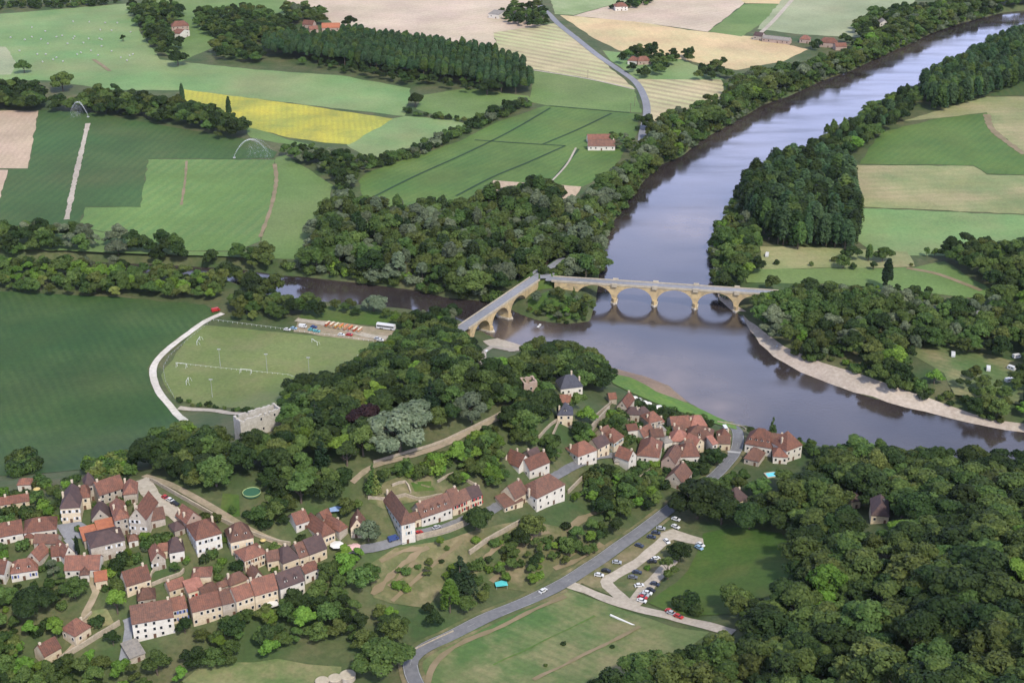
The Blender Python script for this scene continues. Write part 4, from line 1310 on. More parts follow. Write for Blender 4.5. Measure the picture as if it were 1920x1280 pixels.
H('C', 750, 217, 846, 212, 5, 3.5, 3, 'g', 'R', 'W', 'red roofed wing below the slate manor', win=(2, 1))
H('C', 742, 312, 856, 312, 7, 6, 5.5, 'p', 'S', 'C', 'cream turret house with pointed slate roof', dorm=1, win=(2, 2))
H('C', 490, 72, 590, 57, 7, 8, 0, 'f', None, 'P', 'roofless pink stone tower ruin in the wood', win=(1, 1), door=False, name='ruined_tower', cat='ruin')
# ---- river quarter
H('D', 482, 492, 620, 482, 10, 5, 4, 'g', 'R', 'T', 'broad brown tiled hall by the river bank', win=(3, 1), name='hall', cat='hall')
H('D', 622, 482, 742, 472, 10, 5, 4, 'h', 'P', 'T', 'pale pink hipped roof at the river end', win=(3, 1), sides='R')
H('D', 586, 562, 780, 582, 10, 5, 5, 'h', 'B', 'T', 'dark red many-hipped house', 'in front of the pink hipped roof', win=(3, 1), dorm=1)
H('D', 470, 588, 592, 592, 8, 5, 5, 'p', 'P', 'T', 'pink pyramid roofed house with white chimney top', win=(2, 1), chim=((.5, .5, .8),))
H('D', 546, 707, 686, 702, 10, 5, 5, 'h', 'R', 'W', 'white walled house with big red hipped roof', 'at the crossroads tree', win=(3, 1), sides='R')
H('D', 660, 622, 722, 592, 7, 6, 3, 'x', 'P', 'C', 'slim pink roofed gable house', win=(1, 2))
H('D', 400, 737, 502, 757, 12, 5.5, 4, 'x', 'B', 'P', 'house with blank pinkish stone gable', 'lower edge of the river quarter', win=(0, 0), sides='R')
H('D', 425, 872, 560, 907, 11, 3.6, 5, 'x', 'B', 'T', 'rough stone house with wide brown roof', 'lowest of the river quarter', win=(2, 1), sides='R')
H('D', 822, 602, 916, 606, 7, 4, 2.5, 'g', 'B', 'C', 'low brown roofed house beside the road bend', win=(2, 1))
H('D', 850, 562, 922, 552, 6, 5.5, 3.6, 'p', 'R', 'C', 'small red pointed house inside the road bend', win=(2, 1))
H('D', 1028, 607, 1226, 641, 12, 5, 7, 'h', 'R', 'W', 'white inn with tall red roof and four dormers', dorm=4, win=(5, 1), name='inn', cat='inn')
H('D', 1180, 602, 1330, 622, 8, 5, 4, 'g', 'B', 'W', 'brown roofed rear wing of the riverside inn', win=(3, 1), chim=((.75, .6),))
H('D', 1340, 662, 1456, 617, 10, 7, 7.5, 'p', 'R', 'W', 'square pavilion with high red pyramid roof', 'at the inn garden', win=(3, 2), sides='R')
H('D', 1240, 702, 1346, 708, 8, 4, 3, 'h', 'R', 'W', 'white garden front of the inn with low red roof', win=(3, 1))
H('D', 1022, 716, 1130, 742, 9, 3, 5, 'h', 'B', 'T', 'tent shaped brown roof between inn and road', win=(2, 1))
H('D', 965, 1052, 1050, 1012, 9, 5, 5, 'h', 'D', 'C', 'dark roofed house among tall trees', 'south of the river quarter', win=(2, 1), chim=((-.02, .9, .5), (1.02, .6, .5)))
H('8', 1062, 337, 1160, 347, 14, 4, 5, 'hx', 'D', 'C', 'cream house with long dark roof deep in the right wood', win=(2, 1), dorm=0, chim=((.7, .6, 1),), sides='R')
H('8', 952, 262, 1002, 256, 5, 4, 1.5, 's', 'D', 'C', 'cream annex left of the house in the right wood', win=(1, 1), name='annex', cat='annex')
# ---- bottom left
H('E', 482, 990, 664, 890, 7, 4.5, 3.6, 'g', 'R', 'C', 'cream cottage with orange red roof', 'lowest house at the left edge', win=(2, 1), sides='R', name='cottage', cat='cottage')
H('E', 820, 772, 986, 667, 8, 4.5, 4.6, 'h', 'R', 'C', 'cream house with steep red roof and stone terrace', 'above the lowest cottage', win=(2, 1), sides='L')
H('E', 1420, 1012, 1580, 952, 9, 3, 1.6, 's', 'G', 'T', 'shed with grey corrugated roof', 'under the white three-storey house', win=(1, 1), name='shed', cat='shed')
# ---- castle wall
H('4', 1350, 1168, 1582, 1092, 7, 11, 0, 'f', None, 'Z', 'long ruined castle hall of pale stone', 'between pitch and wood', win=(3, 2), door=False, name='castle_ruin', cat='castle')
hp_ = VIEWS.pop()
VIEWS.append((hp_[0], hp_[1] - 8, hp_[2], hp_[3] * .8, 3))
# ---- far farms
far = dict(near=False)
H('1', 965, 152, 1062, 146, 12, 6, 5, 'h', 'R', 'P', 'pink farmhouse among the far trees', 'left of the far plantation', win=(4, 2), name='farmhouse', cat='farmhouse', **far)
H('1', 1012, 192, 1066, 172, 10, 6, 3, 'x', 'R', 'W', 'white gable of the far pink farmhouse', win=(2, 2), name='farmhouse', cat='farmhouse', **far)
H('1', 1700, 138, 1758, 142, 10, 4, 4, 'g', 'R', 'P', 'left of two small red roofs behind the plantation', win=(2, 1), name='farmhouse', cat='farmhouse', **far)
H('1', 1742, 168, 1790, 164, 8, 4, 3, 'g', 'R', 'P', 'small red barn between two red roofs behind the plantation', win=(1, 1), name='barn', cat='barn', **far)
H('1', 1810, 158, 1912, 156, 12, 4, 4, 'g', 'O', 'P', 'orange roofed barn behind the plantation', win=(3, 1), name='barn', cat='barn', **far)
H('2', 828, 78, 886, 84, 16, 5, 1.5, 's', 'G', 'W', 'pale metal shed roof in the far field', win=(2, 1), name='shed', cat='shed', **far)
H('2', 1542, 40, 1612, 38, 14, 5, 4, 'h', 'R', 'W', 'white farmhouse with red roof at the top edge', win=(3, 2), name='farmhouse', cat='farmhouse', **far)
H('2', 1386, 784, 1515, 782, 9, 4, 3, 'g', 'R', 'W', 'red roofed barn in the crop field', win=(3, 1), name='barn', cat='barn', **far)
H('2', 1388, 822, 1540, 822, 9, 4, 4, 'g', 'B', 'W', 'dark roofed farmhouse in front of the red barn', win=(5, 1), chim=((.95, .5),), sides='L', name='farmhouse', cat='farmhouse', **far)
H('2', 1610, 342, 1660, 346, 10, 4, 4, 'h', 'R', 'W', 'left red roof in the grove by the valley road', win=(2, 1), name='farmhouse', cat='farmhouse', **far)
H('2', 1668, 346, 1742, 342, 10, 4, 4, 'h', 'R', 'P', 'right red roof in the grove by the valley road', win=(3, 1), name='farmhouse', cat='farmhouse', **far)
H('3', 398, 200, 445, 206, 10, 5, 3, 'g', 'D', 'T', 'dark end of the grey farm range by the river fields', win=(2, 1), name='barn', cat='barn', **far)
H('3', 447, 215, 600, 232, 9, 4, 2.5, 'g', 'G', 'P', 'long grey roofed farm range', 'beside the wheat field', win=(6, 1), name='barn', cat='barn', **far)
H('3', 658, 222, 715, 226, 10, 4, 4, 'h', 'R', 'P', 'left red roof of the riverside farm', win=(2, 1), name='farmhouse', cat='farmhouse', **far)
H('3', 770, 240, 868, 246, 10, 5, 5, 'h', 'R', 'P', 'largest red roof of the riverside farm', win=(3, 1), name='farmhouse', cat='farmhouse', **far)
H('3', 862, 264, 924, 262, 9, 4, 3, 'g', 'R', 'P', 'right red barn of the riverside farm', win=(2, 1), name='barn', cat='barn', **far)
H('3', 1110, 132, 1158, 132, 12, 6, 3.5, 'x', 'G', 'W', 'white house with grey roof near the upper river', win=(2, 2), **far)
H('G', 812, 701, 832, 701, 5.5, 3, 8, 'p', 'R', 'T', 'small pointed red roof rising out of the park wood', win=(1, 1), name='pavilion', cat='pavilion')
VIEWS.pop()
H('C', 1272, 430, 1346, 421, 4, 4, 1.5, 's', 'R', 'W', 'low flat red lean-to among the river quarter walls', win=(1, 1))
H('C', 1455, 374, 1542, 362, 6, 5, 2.5, 'h', 'P', 'T', 'faded pink roof between stone turret and riverside roofs', win=(2, 1))
H('C', 1545, 522, 1602, 512, 6, 5, 1.5, 'h', 'G', 'W', 'small grey roofed house right of the long ridge', win=(1, 1))
H('D', 500, 532, 582, 524, 6, 5.5, 3, 'g', 'B', 'T', 'narrow brown roof under the broad riverside hall', win=(2, 1))
H('D', 700, 562, 762, 546, 7, 5, 3.5, 'x', 'R', 'T', 'red gable squeezed beside the many-hipped house', win=(1, 1))
H('D', 786, 614, 822, 604, 5, 6, 2, 's', 'P', 'W', 'slim white house front at the road bend', win=(1, 2))
H('D', 330, 560, 420, 548, 6, 5, 3, 'g', 'B', 'T', 'low brown roof above the large sloping red roof', win=(2, 1))
H('D', 590, 640, 650, 628, 6, 6, 3, 'g', 'B', 'C', 'brown roof behind the white walled crossroads house', win=(2, 1))
H('C', 1090, 470, 1150, 440, 6, 5, 3, 'g', 'B', 'C', 'brown roofed rear wing behind the arched house', win=(1, 1))

# ------------------------------------------------------------------ vehicles
PAINT = {k: mat('car_paint_' + k, c, rough=0.3, spec=0.5) for k, c in {'white': (.60, .60, .59), 'silver': (.36, .37, .39), 'black': (.018, .018, .022), 'blue': (.04, .07, .20), 'red': (.40, .025, .025), 'grey': (.12, .125, .135), 'teal': (.10, .34, .36), 'dark': (.035, .045, .075), 'lightblue': (.25, .38, .50)}.items()}
M['rubber'] = mat('black_rubber', (.02, .02, .02))
M['carglass'] = mat('car_glass', (.02, .025, .03), rough=.08, spec=.6)
bd_ = MB()
bd_.prism([(-2.1, .28), (2.1, .28), (2.12, .62), (1.95, .80), (1.15, .92), (-1.75, .95), (-2.08, .85)], 'y', -.86, .86)
CARB = {k: bd_.mesh('body', m) for k, m in PAINT.items()}
cg = MB()
cg.prism([(-1.70, .93), (1.08, .90), (.42, 1.36), (-1.22, 1.38)], 'y', -.74, .74)
CARG = cg.mesh('cabin_glass', M['carglass'])
rf = MB()
rf.prism([(-1.24, 1.375), (.44, 1.355), (.32, 1.46), (-1.10, 1.47)], 'y', -.70, .70)
CARR = {k: rf.mesh('roof', m) for k, m in PAINT.items()}
wh = MB()
wh.tube([(0, -.12, 0), (0, .12, 0)], .31, 12)
WHEEL = wh.mesh('wheel', M['rubber'])
vb_ = MB()
vb_.prism([(-2.4, .32), (2.4, .32), (2.42, .9), (2.1, 1.2), (1.65, 2.0), (-2.4, 2.05)], 'y', -.95, .95)
VANB = {k: vb_.mesh('body', m) for k, m in PAINT.items()}
vg = MB()
vg.prism([(1.72, 1.28), (2.12, 1.22), (1.78, 1.92), (1.66, 1.92)], 'y', -.86, .86)
vg.box(.7, -.97, 1.25, 1.5, .97, 1.75)
VANG = vg.mesh('windscreen', M['carglass'])


def car(t, x, y, hx, hy, col, label, group=None, van=False, sc=1.0):
    a, b2 = tp(t, x, y), tp(t, x + hx, y + hy)
    p, q_ = hit(a[0], a[1], .6), hit(b2[0], b2[1], .6)
    rz = math.atan2(q_[1] - p[1], q_[0] - p[0])
    o = empty('van' if van else 'parked_car', (p[0], p[1], hgt(p[0], p[1]) + .36), rz)
    o.scale = (sc, sc, sc)
    tag(o, label, 'van' if van else 'car', group)
    hp_ = proj(*p)
    VIEWS.append((hp_[0], hp_[1], hp_[2], 6, 3))
    if van:
        obj('body', VANB[col], o)
        obj('windscreen', VANG, o)
        wx, wy = 1.5, .86
    else:
        obj('body', CARB[col], o)
        obj('cabin_glass', CARG, o)
        obj('roof', CARR[col], o)
        wx, wy = 1.32, .80
    for sx in (-1, 1):
        for sy in (-1, 1):
            w_ = obj('wheel', WHEEL, o)
            w_.location = (sx * wx, sy * wy, .31)
    return o


CARV = 1
gp = 'cars in the gravel car park'
for x, y, hx, hy, c, l in ((1450, 676, 40, 8, 'white', 'white car at the lower end of the roadside car park row'), (1490, 652, 40, 8, 'black', 'black car just above the lowest white car of the car park'), (1550, 604, 40, 6, 'silver', 'silver car alone halfway up the roadside car park row'),
                           (1676, 510, 40, 14, 'dark', 'dark car at the car park entrance by the road'), (1744, 462, 40, 8, 'dark', 'lower dark car of three at the top of the car park'), (1770, 438, 40, 8, 'dark', 'middle dark car of three at the top of the car park'),
                           (1797, 413, 40, 8, 'silver', 'uppermost silver car of three at the top of the car park'), (1768, 583, 40, -10, 'white', 'white car on the grass island under the dusty tree'), (1748, 600, 40, 0, 'black', 'black car beside the white one under the dusty tree'),
                           (1664, 660, 40, 4, 'dark', 'dark car on the inner grass strip of the car park'), (1640, 688, 40, 4, 'grey', 'grey car at the lower end of the inner grass strip'), (1676, 734, 40, -4, 'white', 'white car parked alone on the inner gravel'),
                           (1764, 726, 40, 10, 'dark', 'dark blue car on the meadow side of the car park'), (1740, 760, 40, 12, 'black', 'black car between white cars at the car park corner'), (1722, 776, 40, 10, 'white', 'white car right of the black corner car'),
                           (1704, 788, 40, 10, 'silver', 'silver car in the corner row of the car park'), (1694, 802, 40, 10, 'red', 'reddish car in the corner row of the car park'), (1690, 820, 40, 10, 'white', 'lowest white car of the corner row'),
                           (1858, 890, 40, 14, 'silver', 'silver car on the gravel exit road'), (1896, 908, 40, 14, 'red', 'red car on the gravel exit road'), (1848, 880, 40, 14, 'red', 'dark red car behind the silver one on the exit road'),
                           (1830, 486, 30, 30, 'white', 'white car half under the trees at the car park top'), (1882, 362, 40, 14, 'white', 'white car by the road beside the very large dark tree'), (1880, 404, 30, 14, 'white', 'white car on the picnic grass')):
    car('7', x, y, hx, hy, c, l, gp)
car('8', 100, 505, 30, 14, 'white', 'white car at the edge of the bright green meadow', gp)
car('8', 92, 522, 30, 14, 'lightblue', 'pale blue car at the edge of the bright green meadow', gp)
car('7', 1135, 764, 40, -22, 'white', 'white car driving on the lower road')
car('B', 1674, 516, 40, -14, 'silver', 'silver car driving up the village street')
car('B', 1538, 557, 40, -14, 'red', 'red car on the street beside the tall white corner house')
car('B', 1350, 604, 40, -14, 'blue', 'blue car behind the tall white corner house', van=True)
car('A', 1243, 292, 30, 16, 'red', 'red car in the pale drive of the hamlet')
car('A', 1278, 312, 30, 16, 'white', 'white car between red and black car in the pale drive')
car('A', 1312, 336, 30, 16, 'black', 'black car in the pale drive of the hamlet')
car('D', 880, 500, 10, 14, 'white', 'white van at the road bend in the river quarter', van=True)
gb = 'vehicles beside the sports ground'
for x, y, c, l, v in ((176, 655, 'white', 'white car leftmost by the sports ground fence', False), (212, 648, 'lightblue', 'pale car second from left by the sports ground fence', False), (264, 638, 'white', 'white van by the dark hedge at the sports ground', True),
                      (325, 640, 'blue', 'blue car beside the dark hedge at the sports ground', False), (312, 656, 'teal', 'teal car in front of the blue one at the sports ground', False), (342, 664, 'teal', 'second teal car right of the first at the sports ground', False),
                      (480, 684, 'white', 'white car left of the red one at the sports ground', False), (525, 684, 'red', 'bright red car at the sports ground fence', False), (684, 706, 'silver', 'silver car below the white coach', False), (700, 714, 'white', 'white car at the corner below the coach', False)):
    car('5', x, y, 40, 4, c, l, gb, van=v)
car('4', 1213, 548, 40, -10, 'red', 'red van at the end of the white chalk track', van=True, sc=1.1)
# white coach
a = hit(*tp('5', 732, 640), 1.5)
q_ = hit(*tp('5', 780, 646), 1.5)
co = empty('coach', (a[0], a[1], hgt(a[0], a[1]) + .4), math.atan2(q_[1] - a[1], q_[0] - a[0]))
tag(co, 'long white coach with dark window band by the sports ground', 'coach')
c = MB()
c.prism([(-6, .4), (6, .4), (6, 1.6), (5.8, 3.3), (-6, 3.35)], 'y', -1.25, 1.25)
c.build('body', PAINT['white'], co)
c = MB()
c.box(-5.7, -1.27, 1.5, 5.4, 1.27, 2.5)
c.build('window_band', M['carglass'], co)
for sx in (-3.4, -2.2, 3.6):
    for sy in (-1, 1):
        w_ = obj('wheel', WHEEL, co)
        w_.location = (sx, sy * 1.15, .5)
        w_.scale = (1.6, 1.2, 1.6)
# canoe racks: booths with coloured boats
BC = [mat('boat_' + n, c_, rough=.4) for n, c_ in (('orange', (.55, .18, .05)), ('red', (.45, .05, .04)), ('cream', (.6, .5, .35)), ('yellow', (.6, .45, .08)))]
M['rack'] = mat('rack_timber', (.14, .10, .07))
for i in range(8):
    x, y = 402 + i * 26, 630 + i * 5.0
    p = hit(*tp('5', x, y), .5)
    q_ = hit(*tp('5', x + 26, y + 5), .5)
    rk = empty('boat_rack', (p[0], p[1], hgt(p[0], p[1]) + .4), math.atan2(q_[1] - p[1], q_[0] - p[0]))
    tag(rk, ('leftmost', 'second', 'third', 'fourth', 'fifth', 'sixth', 'seventh', 'rightmost')[i] + ' of the boat racks with stacked canoes before the dark hedge, counted from the left', 'boat rack', 'canoe racks in front of the dark hedge')
    f_ = MB()
    for sx in (-.95, .95):
        for sy in (-1.2, 1.2):
            f_.box(sx - .05, sy - .05, -.6, sx + .05, sy + .05, 2.4)
    for k in range(3):
        f_.box(-1.0, -1.25, .35 + k * .75, 1.0, -1.15, .43 + k * .75)
        f_.box(-1.0, 1.15, .35 + k * .75, 1.0, 1.25, .43 + k * .75)
    f_.build('frame', M['rack'], rk)
    for k in range(3):
        bt = MB()
        bt.prism([(-2.3, .45 + k * .75), (2.3, .45 + k * .75), (2.6, .85 + k * .75), (-2.6, .85 + k * .75)], 'x', -.55, .55)
        bt.build('canoe', BC[(i * 2 + k * (i % 3 + 1)) % 4], rk)
# caravans, tents of the campsite
cv = MB()
cv.prism([(-2.3, .4), (2.1, .4), (2.4, 1.2), (2.1, 2.4), (-2.2, 2.5), (-2.4, 1.4)], 'y', -1.1, 1.1)
CVB = cv.mesh('shell', PAINT['white'])
cw = MB()
cw.box(-1.4, -1.13, 1.3, -.2, 1.13, 2.0)
cw.box(.4, -1.13, 1.3, 1.5, 1.13, 2.0)
CVW = cw.mesh('window', M['carglass'])
for t, x, y, l in (('6', 475, 232, 'white caravan beside the poplar block meadow'), ('6', 1850, 868, 'white motorhome under the campsite trees at the right edge'), ('6', 1836, 936, 'lowest white caravan of the campsite'), ('6', 1878, 802, 'uppermost white caravan of the campsite'), ('6', 1522, 792, 'white caravan in the shade of the campsite clearing'), ('6', 1720, 872, 'white caravan behind the campsite bushes')):
    p = hit(*tp(t, x, y), 1.2)
    o = empty('caravan', (p[0], p[1], hgt(p[0], p[1])), .3 + x % 3)
    tag(o, l, 'caravan', 'caravans on the right bank')
    obj('shell', CVB, o)
    obj('window', CVW, o)
    for sy in (-1, 1):
        w_ = obj('wheel', WHEEL, o)
        w_.location = (0, sy * .95, .31)
    HOUSES.append((p[0], p[1], 4.5, 'white caravan'))
    hp_ = proj(*p)
    VIEWS.append((hp_[0], hp_[1], hp_[2], 7, 5))

# ------------------------------------------------------------------ garden and park furniture
M['canvas'] = mat('white_canvas', (.68, .66, .62), rnd=.05)
M['pinkcanvas'] = mat('pale_pink_canvas', (.62, .40, .38))
M['yellowcanvas'] = mat('yellow_canvas', (.50, .38, .15))
M['metal'] = mat('galvanised_metal', (.35, .36, .36), rough=.5)
M['whitepaint'] = mat('white_painted_steel', (.70, .70, .68), rough=.5)


def parasol(t, x, y, r, m, label, group=None, kind='parasol'):
    p = hit(*tp(t, x, y), 2.3)
    z = hgt(p[0], p[1])
    o = empty(kind, (p[0], p[1], z), .4)
    tag(o, label, kind, group)
    c_ = MB()
    n = 8
    ring = [(math.cos(k * 2 * math.pi / n) * r, math.sin(k * 2 * math.pi / n) * r, 2.2) for k in range(n)]
    low = [(a_[0], a_[1], 2.05) for a_ in ring]
    for k in range(n):
        j = (k + 1) % n
        c_.face([ring[k], ring[j], (0, 0, 2.85)])
        c_.face([low[k], low[j], ring[j], ring[k]])
    c_.build('canopy', m, o)
    c_ = MB()
    c_.tube([(0, 0, -.2), (0, 0, 2.84)], .05, 6)
    c_.build('pole', M['metal'], o)
    HOUSES.append((p[0], p[1], 2.5, 'parasol'))


for i, (x, y) in enumerate(((1318, 178), (1352, 192), (1392, 212), (1424, 222), (1480, 252), (1505, 246))):
    parasol('C', x, y, 1.9, M['canvas'], ('white parasol on the riverside terrace, ' + ('first', 'second', 'third', 'fourth', 'fifth', 'last')[i] + ' from the stone gable'), 'white parasols on the riverside terrace')
parasol('B', 925, 640, 3.0, M['canvas'], 'white parasol in front of the restaurant')
for i, x in enumerate((1005, 1035, 1062)):
    parasol('B', x, 668 - i * 8, 2.4, M['pinkcanvas'], ('left', 'middle', 'right')[i] + ' of three pale pink parasols by the restaurant', 'pink parasols by the restaurant')
parasol('B', 372, 606, 1.3, M['yellowcanvas'], 'yellow parasol on the terrace of the two-tone roofed house')
parasol('A', 275, 222, 1.6, M['yellowcanvas'], 'ochre parasol near the small white hut')
# awning under the tall cream gable
p = hit(*tp('B', 430, 1088), 2.5)
o = empty('awning', (p[0], p[1], hgt(p[0], p[1])), .5)
tag(o, 'square white awning on posts under the tall cream gable', 'awning')
c_ = MB()
c_.prism([(-3, 2.5), (3, 2.5), (0, 3.3)], 'y', -2.4, 2.4)
c_.build('cover', M['canvas'], o)
for sx in (-2.8, 2.8):
    for sy in (-2.2, 2.2):
        c_ = MB()
        c_.tube([(sx, sy, -.6), (sx, sy, 2.5)], .06, 6)
        c_.build('post', M['metal'], o)
HOUSES.append((p[0], p[1], 4, 'awning'))
# swimming pool
M['pool'] = mat('turquoise_pool_water', (.10, .52, .60), (.16, .60, .66), 0.6, rough=.1, spec=.5)
p = hit(1450, 889, .3)
o = empty('swimming_pool', (p[0], p[1], hgt(p[0], p[1]) + .35), .25)
tag(o, 'turquoise swimming pool with pale stone edge in the inn garden', 'pool')
c_ = MB()
for b_ in ((-4.2, -2.5, -.6, 4.2, -1.9, .12), (-4.2, 1.9, -.6, 4.2, 2.5, .12), (-4.2, -1.9, -.6, -3.6, 1.9, .12), (3.6, -1.9, -.6, 4.2, 1.9, .12)):
    c_.box(*b_)
c_.build('coping', M['bparapet'], o)
c_ = MB()
c_.box(-3.6, -1.9, -.5, 3.6, 1.9, .03)
c_.build('water', M['pool'], o)
hp_ = proj(p[0], p[1], p[2])
VIEWS.append((hp_[0], hp_[1], hp_[2], 13, 10))
HOUSES.append((p[0], p[1], 6.5, 'turquoise swimming pool'))
# round green garden pool with a pale rim
M['greenpool'] = mat('green_pool_surface', (.04, .12, .07))
M['limerim'] = mat('lime_rim', (.30, .38, .17))
p = hit(472, 922, .9)
o = empty('garden_pool', (p[0], p[1], hgt(p[0], p[1])))
tag(o, 'large round green pool with a lime rim on the park lawn', 'garden pool')
c_ = MB()
c_.tube([(0, 0, .0), (0, 0, .88)], 3.9, 28)
c_.build('basin', M['greenpool'], o)
c_ = MB()
ringp = [(math.cos(k * math.pi / 14) * 3.95, math.sin(k * math.pi / 14) * 3.95, .92) for k in range(29)]
c_.tube(ringp, .22, 6)
c_.build('rim', M['limerim'], o)
HOUSES.append((p[0], p[1], 5, 'round green garden pool'))
# tarpaulins
for t, x, y, c1, l in (('7', 900, 722, (.10, .50, .50), 'turquoise tarpaulin shelter by the lower road'), ('B', 918, 376, (.30, .42, .62), 'pale blue tarpaulin roof behind the restaurant')):
    p = hit(*tp(t, x, y), 1.8)
    o = empty('tarpaulin_shelter', (p[0], p[1], hgt(p[0], p[1])), .2)
    tag(o, l, 'shelter')
    c_ = MB()
    c_.prism([(-2.6, 1.7), (2.6, 1.7), (.3, 2.3)], 'y', -1.7, 1.7)
    c_.build('cover', mat('tarpaulin', c1, rough=.5), o)
    for sx in (-2.3, 2.3):
        for sy in (-1.4, 1.4):
            c_ = MB()
            c_.tube([(sx, sy, -.4), (sx, sy, 1.72)], .06, 5)
            c_.build('post', M['metal'], o)
# round water tanks at the bottom edge
for i, (x, y, r) in enumerate(((652, 1266, 3.1), (628, 1272, 2.6), (604, 1277, 2.6))):
    p = hit(x, y, 1.5)
    o = empty('water_tank', (p[0], p[1], hgt(p[0], p[1])))
    tag(o, ('largest', 'middle', 'leftmost')[i] + ' of the round pale tanks at the bottom edge', 'tank', 'round tanks at the bottom edge')
    c_ = MB()
    c_.tube([(0, 0, -1), (0, 0, 2.0)], r, 24)
    c_.build('wall', WC['T'], o)
    c_ = MB()
    c_.tube([(0, 0, 2.003), (0, 0, 2.22)], [r + .15, r - .2], 24)
    c_.build('lid', M['bparapet'], o)
    HOUSES.append((p[0], p[1], r + 1, 'round pale tanks'))

# ------------------------------------------------------------------ sports ground
def goal(t, x, y, dx, dy, wdt, label):
    p = hit(*tp(t, x, y), 0)
    q_ = hit(*tp(t, x + dx, y + dy), 0)
    o = empty('football_goal', (p[0], p[1], hgt(p[0], p[1]) + .05), math.atan2(q_[1] - p[1], q_[0] - p[0]))
    tag(o, label, 'goal', 'goals on the sports ground')
    g_ = MB()
    hw_ = wdt / 2
    r_ = .11
    g_.tube([(-hw_, 0, -.3), (-hw_, 0, 2.44)], r_, 6)
    g_.tube([(hw_, 0, -.3), (hw_, 0, 2.44)], r_, 6)
    g_.tube([(-hw_, 0, 2.44), (hw_, 0, 2.44)], r_, 6)
    g_.build('goal_frame', M['whitepaint'], o)
    g_ = MB()
    for s in (-hw_, hw_):
        g_.tube([(s, 0, 2.4), (s, 1.2, 2.2), (s, 2.0, 0)], .06, 5)
    g_.tube([(-hw_, 2.0, .02), (hw_, 2.0, .02)], .06, 5)
    g_.build('net_support', M['whitepaint'], o)


goal('4', 1117, 728, -8, 14, 7.3, 'left goal of the big pitch near the chalk track')
goal('5', 578, 832, 8, -14, 7.3, 'right goal of the big pitch in front of the trees')
goal('4', 1385, 898, -20, -2, 6.5, 'goal standing on the fence line facing the near pitch')
goal('4', 1025, 864, -20, -2, 6.0, 'goal at the left end of the fence line')
goal('4', 1055, 955, -8, 14, 5.0, 'left goal of the small near pitch')
goal('5', 330, 735, 20, 12, 6.0, 'goal lying near the far right touchline')


def post_row(px, n, h, label, group, name='fence_post', m='whitepaint', rail=None):
    ln = [hit(*p)[:2] for p in px]
    seg_ = [0.0]
    for i in range(len(ln) - 1):
        seg_.append(seg_[-1] + float(np.hypot(*(ln[i + 1] - ln[i]))))
    def at(s):
        for i in range(len(ln) - 1):
            if s <= seg_[i + 1] or i == len(ln) - 2:
                return ln[i] + (ln[i + 1] - ln[i]) * ((s - seg_[i]) / (seg_[i + 1] - seg_[i]))
    o = empty('post_and_rail_fence', (ln[0][0], ln[0][1], 0))
    tag(o, label, 'fence', group)
    pts = []
    for k in range(n + 1):
        p = at(seg_[-1] * k / n)
        pts.append(p)
        f_ = MB()
        z = hgt(p[0], p[1])
        f_.box(p[0] - .06 - ln[0][0], p[1] - .06 - ln[0][1], z - .3, p[0] + .06 - ln[0][0], p[1] + .06 - ln[0][1], z + h)
        f_.build('post', M[m], o)
    f_ = MB()
    f_.tube([(p[0] - ln[0][0], p[1] - ln[0][1], hgt(p[0], p[1]) + h * .9) for p in pts], .04, 5)
    f_.build('rail', M[m], o)


post_row([(392, 600), (470, 610), (560, 622), (640, 632), (700, 641)], 34, 1.1, 'white post and rail fence along the far side of the sports ground', None)
post_row([(330, 682), (400, 690), (480, 698), (540, 704), (600, 712)], 30, 1.0, 'low post fence dividing the two pitches', None)
post_row([(395, 603), (350, 640), (318, 668), (306, 690), (310, 715), (326, 745)], 26, 1.1, 'post and rail fence beside the white chalk track', None, m='metal')
for t, x, y, l in (('4', 1240, 862, 'left floodlight mast on the line between the pitches'), ('4', 1503, 890, 'middle floodlight mast on the line between the pitches'), ('4', 1740, 910, 'right floodlight mast on the line between the pitches'), ('4', 1195, 1035, 'floodlight mast at the near hedge')):
    p = hit(*tp(t, x, y))
    o = empty('floodlight_mast', (p[0], p[1], hgt(p[0], p[1])))
    tag(o, l, 'floodlight', 'floodlight masts of the sports ground')
    f_ = MB()
    f_.tube([(0, 0, -.5), (0, 0, 11)], [.14, .08], 6)
    f_.build('mast', M['metal'], o)
    f_ = MB()
    f_.box(-1.0, -.15, 11.0, 1.0, .15, 11.5)
    f_.build('lamp_head', M['metal'], o)
# telegraph poles in the fields
M['polewood'] = mat('pole_wood', (.16, .12, .09))
for x, y, l in ((1190, 200, 'telegraph pole by the valley road above the crop field'), (1102, 148, 'telegraph pole on the striped stubble edge'), (1182, 212, 'telegraph pole at the corner of the crop field'), (1900, 50, 'white pole by the uppermost river reach')):
    p = P(x, y)
    o = empty('telegraph_pole', (p[0], p[1], PLAIN))
    tag(o, l, 'pole')
    f_ = MB()
    f_.tube([(0, 0, -.5), (0, 0, 9)], [.2, .13], 6)
    f_.build('pole', M['polewood'], o)
    f_ = MB()
    f_.box(-1, -.08, 8.2, 1, .08, 8.4)
    f_.build('cross_arm', M['polewood'], o)

